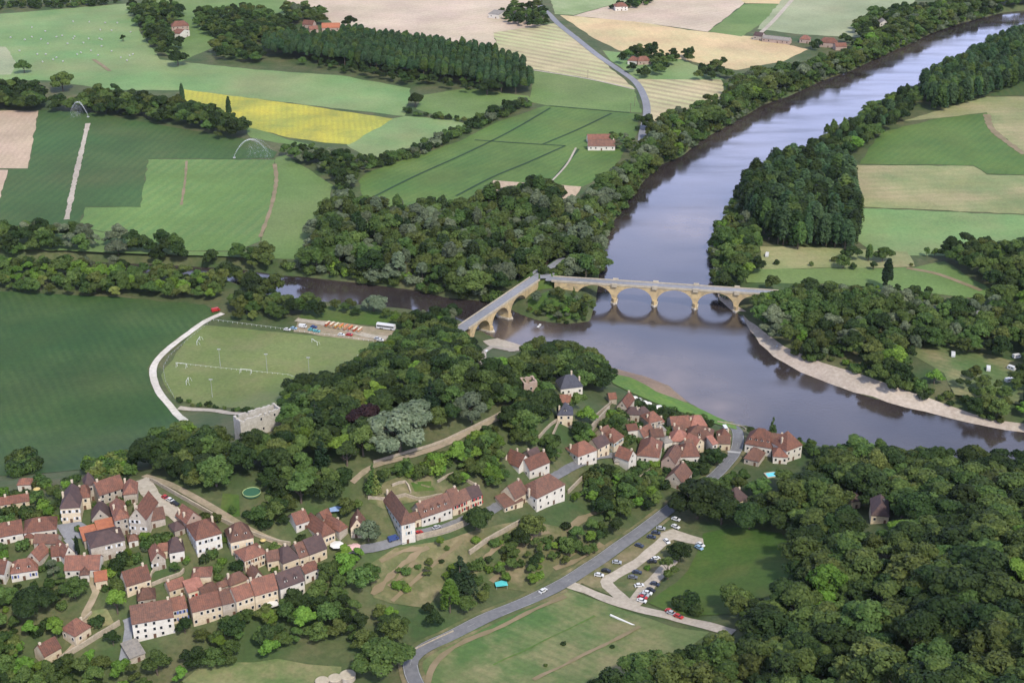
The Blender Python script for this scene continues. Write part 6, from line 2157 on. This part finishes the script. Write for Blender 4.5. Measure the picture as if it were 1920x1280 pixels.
zone('beach_trees', 'tall trees behind the shingle beach', 'broad', [(1620, 650), (1690, 640), (1700, 690), (1690, 712), (1640, 690)], 8.5, (13, 19), md, flat=True)
zone('park_slope', 'trees round the park lawn', 'broad', [(300, 880), (390, 915), (440, 890), (490, 915), (485, 970), (560, 995), (570, 950), (480, 900), (380, 865)], 7.5, (9, 14), [('dark', 5), ('mid', 4), ('olive', 2)], holes=([(405, 905), (455, 905), (455, 985), (400, 985)],))
zone('lane_trees', 'trees along the park lane', 'broad', [(700, 895), (760, 868), (830, 850), (880, 825), (930, 800), (940, 815), (890, 850), (830, 868), (760, 890)], 4.2, (5, 9), br)
zone('tower_trees', 'grove below the pink tower ruin', 'broad', [(905, 760), (960, 700), (1000, 720), (1030, 740), (1035, 800), (1000, 850), (960, 850), (940, 800), (905, 790)], 7, (8, 14), [('mid', 5), ('dark', 3), ('olive', 2)])
zone('wall_trees', 'garden trees by the tall cream garden wall', 'broad', [(1075, 800), (1100, 775), (1165, 760), (1185, 790), (1180, 820), (1130, 850), (1090, 850)], 7, (5, 9), br)
zone('house_row_trees', 'shrubs in front of the middle houses', 'bush', [(1080, 900), (1110, 880), (1165, 868), (1235, 880), (1200, 920), (1120, 930)], 6, (4, 7), md)
zone('hamlet_shrubs', 'shrubs in the hamlet gardens', 'bush', [(-60, 930), (110, 895), (300, 905), (430, 990), (620, 1015), (600, 1060), (480, 1110), (330, 1160), (240, 1190), (-60, 1190)], 7.0, (2.5, 5.5), br)
zone('lower_gardens', 'garden trees below the hamlet', 'broad', [(-60, 1100), (100, 1100), (240, 1130), (235, 1200), (210, 1290), (-60, 1290)], 8, (7, 12), br)
zone('terrace_foot', 'trees hugging the foot of the terrace', 'broad', [(350, 1200), (420, 1150), (520, 1140), (600, 1090), (620, 1110), (520, 1180), (420, 1215)], 8, (6, 10), br)
zone('park_foot', 'trees between the park and the restaurant', 'broad', [(470, 920), (560, 950), (650, 940), (680, 915), (700, 940), (700, 965), (640, 965), (600, 985), (540, 985), (470, 950)], 8, (8, 13), md)
zone('quarter_green', 'shrubs between the river quarter houses', 'bush', [(1150, 765), (1200, 745), (1330, 790), (1380, 850), (1330, 900), (1240, 910), (1190, 880), (1150, 830)], 5.5, (3, 6), [('mid', 4), ('dark', 5)])
zone('right_wood', 'big wood of the lower right corner', 'broad', [(1375, 1195), (1450, 1150), (1500, 1075), (1495, 1000), (1440, 970), (1385, 965), (1395, 925), (1430, 905), (1500, 880), (1560, 850), (1640, 842), (1760, 842), (2060, 850), (2060, 1380), (1060, 1380), (1090, 1300), (1200, 1262), (1290, 1232)], 9.4, (11, 21), [('dark', 6), ('olive', 4), ('mid', 3.5), ('bright', .2)], holes=([(1620, 935), (1690, 925), (1700, 985), (1640, 1000), (1590, 975), (1590, 945)],), wm=(1.05, 1.5))
zone('park_wood', 'wood of the hilltop park', 'broad', [(240, 860), (330, 805), (430, 835), (530, 815), (530, 760), (560, 725), (640, 705), (700, 670), (790, 620), (850, 610), (890, 655), (890, 690), (960, 690), (1000, 660), (1060, 645), (1145, 690), (1130, 715), (1095, 712), (1100, 740), (1080, 775), (1035, 750), (1030, 820), (990, 845), (960, 800), (930, 770), (830, 822), (750, 845), (690, 872), (660, 910), (640, 950), (560, 965), (450, 905), (440, 870), (380, 930), (310, 905)], 8.2, (11, 18), [('dark', 6), ('mid', 4), ('olive', 2), ('bright', .5)], holes=([(705, 750), (800, 750), (815, 840), (710, 850)],) if False else ())
zone('pitch_wood', 'trees between the sports ground and the tributary', 'broad', [(740, 610), (790, 590), (860, 585), (860, 620), (800, 660), (720, 680), (700, 670)], 8, (9, 15), md)
zone('terrace_garden', 'garden trees above the upper street', 'broad', [(835, 855), (900, 825), (950, 830), (975, 870), (930, 915), (890, 900), (850, 905)], 3.8, (7, 11), br)
zone('garden_row', 'garden shrubs along the terrace walls', 'bush', [(740, 860), (830, 850), (860, 895), (800, 890), (735, 905)], 3.6, (3, 7), br)
zone('manor_garden', 'gardens below the slate manor', 'broad', [(985, 850), (1040, 830), (1075, 800), (1100, 770), (1150, 770), (1170, 800), (1120, 830), (1070, 850), (1060, 870), (1020, 885), (990, 880)], 5, (6, 11), br)
zone('slope_wood', 'bushy slope below the middle houses', 'broad', [(1075, 925), (1110, 890), (1160, 880), (1210, 905), (1250, 925), (1262, 940), (1200, 985), (1130, 1030), (1075, 1060), (1050, 1010), (1130, 970), (1110, 950)], 6.3, (6, 11), [('mid', 5), ('dark', 4), ('bright', 1)])
zone('slope_bushes', 'bushes dotting the dry slope', 'bush', [(720, 1060), (790, 1030), (860, 1010), (950, 985), (1060, 985), (1090, 1020), (1000, 1090), (930, 1100), (860, 1080), (760, 1120)], 8.5, (2, 4.5), br)
zone('slope_trees', 'small trees on the dry slope', 'broad', [(900, 1000), (1000, 980), (1075, 1000), (1080, 1040), (1000, 1095), (950, 1100), (930, 1050)], 8.5, (5, 10), br)
zone('car_park_bushes', 'bushes between the car park lanes', 'bush', [(1200, 1040), (1250, 1045), (1215, 1085), (1185, 1100), (1170, 1085)], 6, (1.5, 3), br)
zone('picnic_trees', 'trees on the picnic grass above the car park', 'broad', [(1270, 985), (1320, 985), (1330, 1003), (1290, 1003)], 8, (5, 8), md)
zone('slope_foot', 'trees along the lower road under the slope', 'broad', [(770, 1190), (800, 1130), (860, 1110), (920, 1100), (950, 1108), (880, 1150), (820, 1180), (785, 1205)], 8, (6, 11), md)
zone('quarter_bushes', 'shrubs along the river quarter walls', 'bush', [(1180, 885), (1210, 860), (1240, 870), (1235, 905), (1200, 915)], 5, (3, 5), md)
zone('terrace_wood', 'wood below the village terrace', 'broad', [(590, 1080), (620, 1035), (680, 1025), (720, 1035), (700, 1085), (680, 1120), (760, 1160), (770, 1200), (700, 1205), (600, 1195), (520, 1205), (420, 1190), (390, 1165), (470, 1150), (520, 1130), (560, 1110)], 7.8, (8, 14), br)
zone('bottom_wood', 'trees along the bottom edge below the terrace', 'broad', [(150, 1290), (220, 1245), (340, 1225), (420, 1200), (500, 1215), (510, 1225), (380, 1245), (340, 1290)], 8, (7, 12), br)
zone('corner_wood', 'trees in the lower left corner', 'broad', [(-60, 1215), (40, 1195), (110, 1250), (180, 1245), (180, 1300), (-60, 1300)], 7.8, (10, 15), [('mid', 5), ('bright', 2), ('olive', 3)])
zone('left_gardens', 'garden trees of the left hamlet', 'broad', [(-60, 1090), (40, 1095), (110, 1080), (150, 1090), (110, 1140), (100, 1190), (50, 1180), (-60, 1190)], 7.5, (6, 11), br)
zone('hamlet_green', 'garden trees among the left hamlet houses', 'bush', [(0, 935), (100, 940), (110, 975), (0, 965)], 6, (3, 6), br)
zone('lane_green', 'shrubs between the hamlet roofs', 'bush', [(185, 1050), (240, 1045), (300, 1010), (330, 985), (345, 1000), (290, 1040), (290, 1065), (230, 1090), (190, 1085)], 5.5, (3, 6), md)
zone('back_gardens', 'shrubs in the gardens behind the terrace', 'bush', [(340, 1050), (400, 1040), (450, 1060), (440, 1090), (400, 1110), (350, 1090)], 5.5, (2.5, 5), br)
zone('hill_edge', 'shrubs at the foot of the park wall', 'bush', [(290, 905), (330, 925), (400, 965), (480, 1000), (540, 1010), (540, 990), (470, 960), (380, 935), (320, 895)], 6, (3, 6), md)
zone('restaurant_trees', 'trees left of the restaurant', 'broad', [(470, 950), (540, 950), (560, 990), (600, 1010), (560, 1015), (480, 985)], 7, (6, 10), br)
zone('pool_garden', 'garden trees round the swimming pool', 'broad', [(1345, 900), (1390, 880), (1425, 885), (1415, 920), (1420, 930), (1370, 930), (1390, 955), (1350, 960), (1330, 930)], 8, (7, 12), br)
zone('inn_trees', 'clipped trees behind the riverside inn', 'broad', [(1462, 815), (1500, 818), (1570, 842), (1570, 862), (1490, 850)], 5.5, (5, 8), [('dark', 3), ('mid', 2)])
zone('meadow_edge', 'bushes at the edge of the lower right meadow', 'bush', [(1240, 1130), (1320, 1120), (1320, 1150), (1250, 1150)], 6, (4, 7), dk)
zone('meadow_trees', 'trees below the bright green meadow', 'broad', [(1350, 1140), (1400, 1095), (1430, 1110), (1440, 1150), (1390, 1175)], 8.5, (9, 14), ol)
zone('north_row', 'tree row on the far bank of the tributary', 'broad', [(-80, 430), (60, 420), (150, 430), (200, 440), (300, 445), (340, 440), (345, 480), (300, 490), (160, 482), (-80, 480)], 9, (12, 18), [('dark', 5), ('mid', 3), ('grey', .8)], flat=True)
zone('north_row_end', 'trees by the narrow tributary bridge field', 'broad', [(360, 470), (440, 465), (500, 468), (520, 500), (520, 540), (470, 540), (440, 505), (370, 495)], 9.5, (12, 18), dk, flat=True)
zone('south_row', 'sunlit tree row along the dark maize field', 'broad', [(-80, 500), (60, 488), (150, 495), (300, 505), (420, 515), (435, 535), (400, 555), (200, 545), (-80, 535)], 8, (9, 14), [('olive', 3), ('mid', 5), ('dark', 1), ('bright', 3), ('yellow', .6)], flat=True)
zone('round_group', 'round topped trees behind the sports ground', 'broad', [(425, 570), (440, 548), (500, 550), (560, 560), (605, 570), (610, 585), (560, 590), (500, 590), (430, 592)], 8, (9, 15), [('olive', 4), ('mid', 4), ('dark', 2)], flat=True)
zone('lawn_trees', 'trees along the tributary lawn by the booths', 'broad', [(620, 570), (670, 565), (760, 590), (830, 590), (860, 600), (800, 615), (740, 600), (680, 585), (620, 582)], 8, (6, 10), br, flat=True)
zone('island_bushes', 'bushes on the green island under the bridge', 'bush', [(1040, 570), (1080, 560), (1105, 580), (1095, 598), (1050, 598)], 5, (3, 6), rv)
zone('island_trees', 'trees on the green island between the bridges', 'broad', [(1000, 560), (1030, 545), (1060, 548), (1085, 560), (1100, 580), (1085, 598), (1040, 592), (1010, 580)], 6.5, (5, 9), rv)
zone('slope_scrub', 'scrub trees of the dry slope', 'broad', [(700, 1070), (780, 1030), (860, 1005), (1000, 985), (1065, 1000), (1000, 1080), (930, 1110), (830, 1090), (760, 1125)], 10, (3.5, 7.5), br)
zone('bridge_bushes', 'bushes at the foot of the narrow bridge', 'bush', [(840, 570), (900, 560), (930, 550), (960, 540), (940, 560), (900, 572), (860, 575)], 6, (3, 6), md, flat=True)
zone('far_left_row', 'tree row above the irrigated maize', 'broad', [(-80, 165), (20, 155), (80, 172), (85, 188), (140, 190), (200, 170), (280, 185), (340, 195), (400, 210), (455, 230), (460, 245), (420, 250), (340, 225), (240, 210), (150, 200), (-80, 190)], 9.5, (13, 19), dk, flat=True)
zone('hedge_wood', 'hedge wood between the green crops', 'broad', [(525, 270), (600, 280), (680, 290), (700, 305), (660, 345), (640, 395), (615, 400), (640, 340), (600, 310), (540, 292)], 8, (8, 14), [('dark', 5), ('mid', 3), ('grey', 1)], flat=True)
zone('long_hedge', 'long bushy hedge across the crop fields', 'bush', [(690, 300), (760, 282), (850, 245), (900, 215), (990, 183), (1000, 192), (930, 222), (870, 250), (780, 292), (700, 312)], 7.5, (4, 9), [('dark', 4), ('mid', 3), ('grey', 1.2)], flat=True)
zone('short_hedge', 'short hedge at the corner of two meadows', 'bush', [(762, 205), (770, 210), (830, 214), (870, 222), (870, 228), (820, 220), (765, 214)], 7, (3, 6), dk, flat=True)
zone('plantation', 'large far plantation of poplars', 'plant', [(600, 62), (640, 58), (720, 68), (820, 82), (930, 98), (985, 118), (1000, 160), (960, 165), (880, 148), (780, 132), (700, 120), (600, 105), (500, 95), (490, 75)], 7.0, (17, 21), [('poplar', 6), ('mid', 2)], flat=True, wm=(1.1, 1.35), rows=True)
zone('plantation_edge', 'broadleaf fringe in front of the far plantation', 'broad', [(550, 112), (640, 128), (700, 140), (760, 155), (830, 160), (900, 168), (900, 155), (800, 140), (700, 122), (600, 108)], 13, (8, 15), dk, flat=True)
zone('farm_grove', 'grove round the far pink farmhouse', 'broad', [(245, 8), (330, 2), (345, 30), (310, 45), (330, 60), (340, 95), (305, 100), (265, 55)], 11, (12, 19), dk, flat=True)
zone('farm_grove_east', 'grove between the far farmhouse and the plantation', 'broad', [(360, 25), (470, 12), (530, 40), (560, 60), (490, 75), (480, 110), (400, 105), (410, 65), (365, 50)], 11, (12, 19), dk, flat=True)
zone('orange_barn_trees', 'trees by the orange barn behind the plantation', 'broad', [(535, 15), (560, 10), (610, 18), (608, 40), (570, 35), (535, 38)], 11, (12, 18), md, flat=True)
zone('top_left_hedge', 'hedge along the top left edge', 'bush', [(-80, 5), (100, 0), (235, -4), (235, 4), (120, 12), (-80, 18)], 12, (5, 9), dk, flat=True)
zone('shed_grove', 'grove round the pale metal shed', 'broad', [(935, 20), (960, 10), (1020, 5), (1030, 30), (1020, 45), (985, 48), (940, 35)], 10, (9, 15), dk, flat=True)
zone('top_farm_trees', 'trees round the top edge farmhouse', 'bush', [(1140, 12), (1220, -5), (1225, 5), (1170, 17)], 10, (4, 9), dk, flat=True)
zone('road_grove', 'grove by the bend of the valley road', 'broad', [(1155, 115), (1170, 95), (1190, 85), (1230, 85), (1260, 115), (1240, 135), (1190, 140)], 10, (9, 15), dk, flat=True)
zone('wheat_trees', 'trees at the end of the wheat field', 'broad', [(1262, 95), (1300, 95), (1298, 110), (1265, 112)], 10, (9, 13), dk, flat=True)
zone('wheat_trees_low', 'pair of trees above the striped stubble', 'broad', [(1310, 125), (1360, 120), (1368, 140), (1310, 145)], 11, (11, 16), dk, flat=True)
zone('river_farm_trees', 'trees round the riverside farm', 'broad', [(1500, 75), (1540, 75), (1560, 88), (1510, 88)], 11, (7, 12), dk, flat=True)
zone('river_farm_trees_east', 'trees right of the riverside farm', 'broad', [(1575, 70), (1610, 70), (1612, 82), (1580, 82)], 11, (9, 14), dk, flat=True)
zone('white_house_trees', 'trees round the white house near the upper river', 'broad', [(1608, 48), (1640, 30), (1690, 20), (1690, 50), (1650, 60)], 11, (10, 16), md, flat=True)
zone('dry_meadow_bushes', 'bushes scattered on the dry riverside meadow', 'bush', [(1440, 478), (1600, 480), (1720, 488), (1760, 492), (1720, 505), (1450, 500)], 17, (2.5, 5), dk, flat=True)
zone('meadow_foot_row', 'tree row at the lower edge of the riverside meadow', 'broad', [(1600, 545), (1640, 535), (1700, 535), (1745, 545), (1730, 552), (1620, 555)], 7.5, (8, 12), [('dark', 3), ('conifer', 1)], flat=True)
zone('wheat_bushes', 'bushes under the valley road trees', 'bush', [(1195, 215), (1225, 235), (1260, 240), (1230, 260), (1195, 255)], 8, (4, 8), md, flat=True)
zone('barn_trees', 'trees round the orange barn in the crop field', 'broad', [(1145, 250), (1190, 255), (1205, 275), (1180, 285), (1150, 275)], 9, (7, 12), md, flat=True)
zone('hedge_pitch', 'low hedge along the near side of the sports ground', 'bush', [(330, 745), (400, 757), (470, 765), (475, 772), (400, 764), (328, 752)], 4, (1.6, 2.6), dk)
zone('field_edge_trees', 'bushes where the dark maize meets the hamlet', 'bush', [(20, 850), (60, 850), (70, 880), (20, 885)], 6, (5, 8), dk)
zone('field_edge_green', 'light bushes between maize and hamlet', 'bush', [(160, 870), (240, 850), (260, 880), (200, 895), (160, 890)], 6, (4, 7), [('bright', 3), ('yellow', 1), ('mid', 3)])
zone('meadow_dots', 'small dark bushes dotting the lower meadow', 'bush', [(880, 1240), (1000, 1200), (1200, 1190), (1240, 1220), (1050, 1260)], 24, (1.5, 3.2), dk)

# bushes and low willows hanging over the water's edge
def bank_bushes(key, phrase, line, inland, step=3.2, h=(4, 8)):
    ZONES[key] = phrase
    ZBOX[key] = (min(p[0] for p in line), max(p[0] for p in line), min(p[1] for p in line), max(p[1] for p in line))
    r = random.Random(len(key))
    w_ = [P(a, b, 0)[:2] for a, b in line]
    for i in range(len(w_) - 1):
        d_ = w_[i + 1] - w_[i]
        L_ = np.hypot(*d_)
        n_ = np.array([-d_[1], d_[0]]) / L_ * inland
        for k in range(int(L_ / step)):
            p = w_[i] + d_ * (k + r.random()) / max(1, int(L_ / step)) + n_ * r.uniform(-.5, 6.5)
            if clear_of(p[0], p[1], 2) and hgt(p[0], p[1]) > -.6:
                add_tree(p[0], p[1], 'bush', r.uniform(*h), r.uniform(1.0, 1.4), pick(rv, r), key)


bank_bushes('left_bank', 'willow fringe of the left bank', RIVER_N[2:22], -1)
bank_bushes('tributary_bank', 'bush fringe of the tributary', RIVER_N[26:34], -1)
bank_bushes('right_bank', 'bush fringe of the right bank', RIVER_E[14:], -1)
bank_bushes('island_rim', 'bush fringe of the island', RIVER_N[22:27], -1, step=3.5, h=(2, 4))

# --- which are single things and which make up the mass
for t_ in TREES:
    u, v, dep = proj(t_['x'], t_['y'], t_['z'] + t_['h'] * .55)
    t_['u'], t_['v'] = u, v
    rw = {'broad': .42, 'poplar': .17, 'plant': .17, 'column': .12, 'conifer': .22, 'bush': .5}[t_['shape']]
    t_['size'] = t_['h'] * rw * t_['w'] / dep
    vis = -15 < u < 1935 and -20 < v < 1300
    t_['rank'] = t_['size'] + (10 if t_['single'] else 0) - (0 if vis else 100)
KINDNAME = {'broad': ('broadleaf_tree', 'tree'), 'poplar': ('poplar_tree', 'poplar'), 'plant': ('poplar_tree', 'poplar'), 'column': ('columnar_tree', 'cypress'), 'conifer': ('conifer_tree', 'conifer'), 'bush': ('bush', 'bush')}
LIMIT = {'broad': 295, 'poplar': 150, 'plant': 135, 'column': 50, 'conifer': 50, 'bush': 290}
rest = []
USED = set()
FIRST = {}
TR = random.Random(99)


def side_words(t_):
    """what tells this tree from its neighbours: the nearest house, when one is close"""
    best, bn = 26.0, None
    for hx, hy, hr, core in HOUSES:
        dd = math.hypot(hx - t_['x'], hy - t_['y']) - hr * .6
        if dd < best:
            best, bn = dd, (core, hy, hx)
    return bn


for shape in ('broad', 'poplar', 'plant', 'column', 'conifer', 'bush'):
    cand = sorted([t_ for t_ in TREES if t_['shape'] == shape], key=lambda q_: -q_['rank'])
    chosen = [t_ for t_ in cand[:LIMIT[shape]] if t_['rank'] > -50]
    cid = set(map(id, chosen))
    rest += [t_ for t_ in cand if id(t_) not in cid]
    hs = sorted(t_['h'] for t_ in chosen)
    for t_ in chosen:
        nm, cat = KINDNAME[shape]
        i = TR.randrange(len(SHAPES[shape]))
        me = crown_data(shape, i, t_['hue']) if not (t_['single'] and shape == 'broad' and t_['h'] >= 14) else crown_data('dense', 0, t_['hue'])
        kindw = {'broad': 'tree', 'poplar': 'poplar', 'plant': 'poplar', 'column': 'columnar tree', 'conifer': 'conifer', 'bush': 'bush'}[shape]
        sw = 'large' if t_['h'] > hs[int(len(hs) * .7)] else ('small' if t_['h'] < hs[int(len(hs) * .3)] else 'medium')
        form = 'spreading ' if t_['w'] > 1.24 else ('slim ' if t_['w'] < 1.0 else '')
        if t_['single']:
            lab, grp = t_['single'], None
        else:
            ph = ZONES[t_['zone']]
            nb = side_words(t_)
            lab = ''
            if nb:
                rel = 'behind' if t_['y'] > nb[1] + 8 else ('in front of' if t_['y'] < nb[1] - 8 else ('right of' if t_['x'] > nb[2] else 'left of'))
                lab = f"{sw} {HWORD[t_['hue']]} {form}{kindw} {rel} the {nb[0]}"
            if not nb or len(lab.split()) > 16 or lab in USED:
                zb = ZBOX[t_['zone']]
                a_ = min(4, max(0, int(5 * (t_['u'] - zb[0]) / (zb[1] - zb[0]))))
                b_ = min(4, max(0, int(5 * (t_['v'] - zb[2]) / (zb[3] - zb[2]))))
                lab = f"{sw} {HWORD[t_['hue']]} {form}{kindw}, {('back', 'rear', 'centre', 'fore', 'front')[b_]} {('far left', 'left', 'middle', 'right', 'far right')[a_]} in the {ph}"
            lab = ' '.join(lab.split()[:16])
            USED.add(lab)
            grp = ph
        sz = (t_['h'] * t_['w'], t_['h'] * t_['w'], t_['h'])
        rz = TR.uniform(0, 6.28)
        if shape == 'bush':
            o = obj(nm, me, None, (t_['x'], t_['y'], t_['z'] - .1), rz)
            o.scale = sz
            tag(o, lab, cat, grp)
            FIRST.setdefault(me, o)
        else:
            o = empty(nm, (t_['x'], t_['y'], t_['z'] - .1), rz)
            o.scale = sz
            tag(o, lab, cat, grp)
            c_ = obj('crown', me, o)
            FIRST.setdefault(me, c_)
            tk = 'broad' if shape == 'broad' else 'tall'
            obj('trunk', TR.choice(TRUNKS[tk]), o)
        t_['obj'] = o

# the rest of the woods as one mass: instances of the crowns that stand in the scene
if rest:
    protos = sorted(FIRST.items(), key=lambda kv: kv[1].name)
    keys = {v: k for k, v in CROWN.items()}
    pl = [(keys[me], o) for me, o in protos]
    idxof = {}
    for i, (k, o) in enumerate(pl):
        idxof.setdefault((k[0], k[2]), []).append(i)
        idxof.setdefault((k[0], None), []).append(i)
    me = bpy.data.meshes.new('woodland')
    n = len(rest)
    me.vertices.add(n)
    me.vertices.foreach_set('co', np.array([(t_['x'], t_['y'], t_['z'] - .1) for t_ in rest], np.float32).ravel())
    for nm, ty, arr in (('sc', 'FLOAT_VECTOR', [(t_['h'] * t_['w'], t_['h'] * t_['w'], t_['h']) for t_ in rest]), ('rz', 'FLOAT', [TR.uniform(0, 6.28) for t_ in rest]),
                        ('pi', 'INT', [TR.choice(idxof.get((t_['shape'], t_['hue']), idxof[(t_['shape'], None)])) for t_ in rest])):
        at = me.attributes.new(nm, ty, 'POINT')
        if ty == 'FLOAT_VECTOR':
            at.data.foreach_set('vector', np.array(arr, np.float32).ravel())
        else:
            at.data.foreach_set('value', np.array(arr, np.float32 if ty == 'FLOAT' else np.int32))
    wo = obj('woodland', me)
    tag(wo, 'far woods and tree belts that merge into one mass of crowns', 'woodland', None, 'stuff')
    ng = bpy.data.node_groups.new('woodland', 'GeometryNodeTree')
    ng.interface.new_socket('Geometry', in_out='INPUT', socket_type='NodeSocketGeometry')
    ng.interface.new_socket('Geometry', in_out='OUTPUT', socket_type='NodeSocketGeometry')
    gi, go = ng.nodes.new('NodeGroupInput'), ng.nodes.new('NodeGroupOutput')
    iop = ng.nodes.new('GeometryNodeInstanceOnPoints')
    jo = ng.nodes.new('GeometryNodeGeometryToInstance')
    gl = ng.links
    for i in range(len(pl) - 1, -1, -1):          # the last link comes first in the list of instances
        oi = ng.nodes.new('GeometryNodeObjectInfo')
        oi.inputs['Object'].default_value = pl[i][1]
        oi.inputs['As Instance'].default_value = True
        gl.new(oi.outputs['Geometry'], jo.inputs[0])

    def attr(nm, ty):
        a_ = ng.nodes.new('GeometryNodeInputNamedAttribute')
        a_.data_type = ty
        a_.inputs[0].default_value = nm
        return a_.outputs[0]
    gl.new(gi.outputs[0], iop.inputs['Points'])
    # Object Info as instance gives one instance each; join keeps their order
    jn_ = ng.nodes.new('GeometryNodeJoinGeometry')
    for nd in [x for x in ng.nodes if x.bl_idname == 'GeometryNodeObjectInfo']:
        gl.new(nd.outputs['Geometry'], jn_.inputs[0])
    ng.nodes.remove(jo)
    gl.new(jn_.outputs[0], iop.inputs['Instance'])
    iop.inputs['Pick Instance'].default_value = True
    gl.new(attr('pi', 'INT'), iop.inputs['Instance Index'])
    gl.new(attr('sc', 'FLOAT_VECTOR'), iop.inputs['Scale'])
    cx = ng.nodes.new('ShaderNodeCombineXYZ')
    gl.new(attr('rz', 'FLOAT'), cx.inputs[2])
    gl.new(cx.outputs[0], iop.inputs['Rotation'])
    gl.new(iop.outputs[0], go.inputs[0])
    md_ = wo.modifiers.new('woodland', 'NODES')
    md_.node_group = ng
print('TREES', len(TREES), 'mass', len(rest), {s: sum(1 for t_ in TREES if t_['shape'] == s) for s in SHAPES})

# ------------------------------------------------------------------ the air
hz = MB()
hz.box(-14000, -4000, -40, 14000, 16000, 420)
hm = bpy.data.materials.new('haze')
hm.use_nodes = True
nt_ = hm.node_tree
nt_.nodes.remove(nt_.nodes['Principled BSDF'])
pv = nt_.nodes.new('ShaderNodeVolumePrincipled')
pv.inputs['Color'].default_value = (.80, .88, 1.0, 1)
pv.inputs['Density'].default_value = 0.000009
nt_.links.new(pv.outputs[0], nt_.nodes['Material Output'].inputs['Volume'])
tag(obj('haze', hz.mesh('haze', hm)), 'thin pale air over the whole valley', 'haze', None, 'stuff')
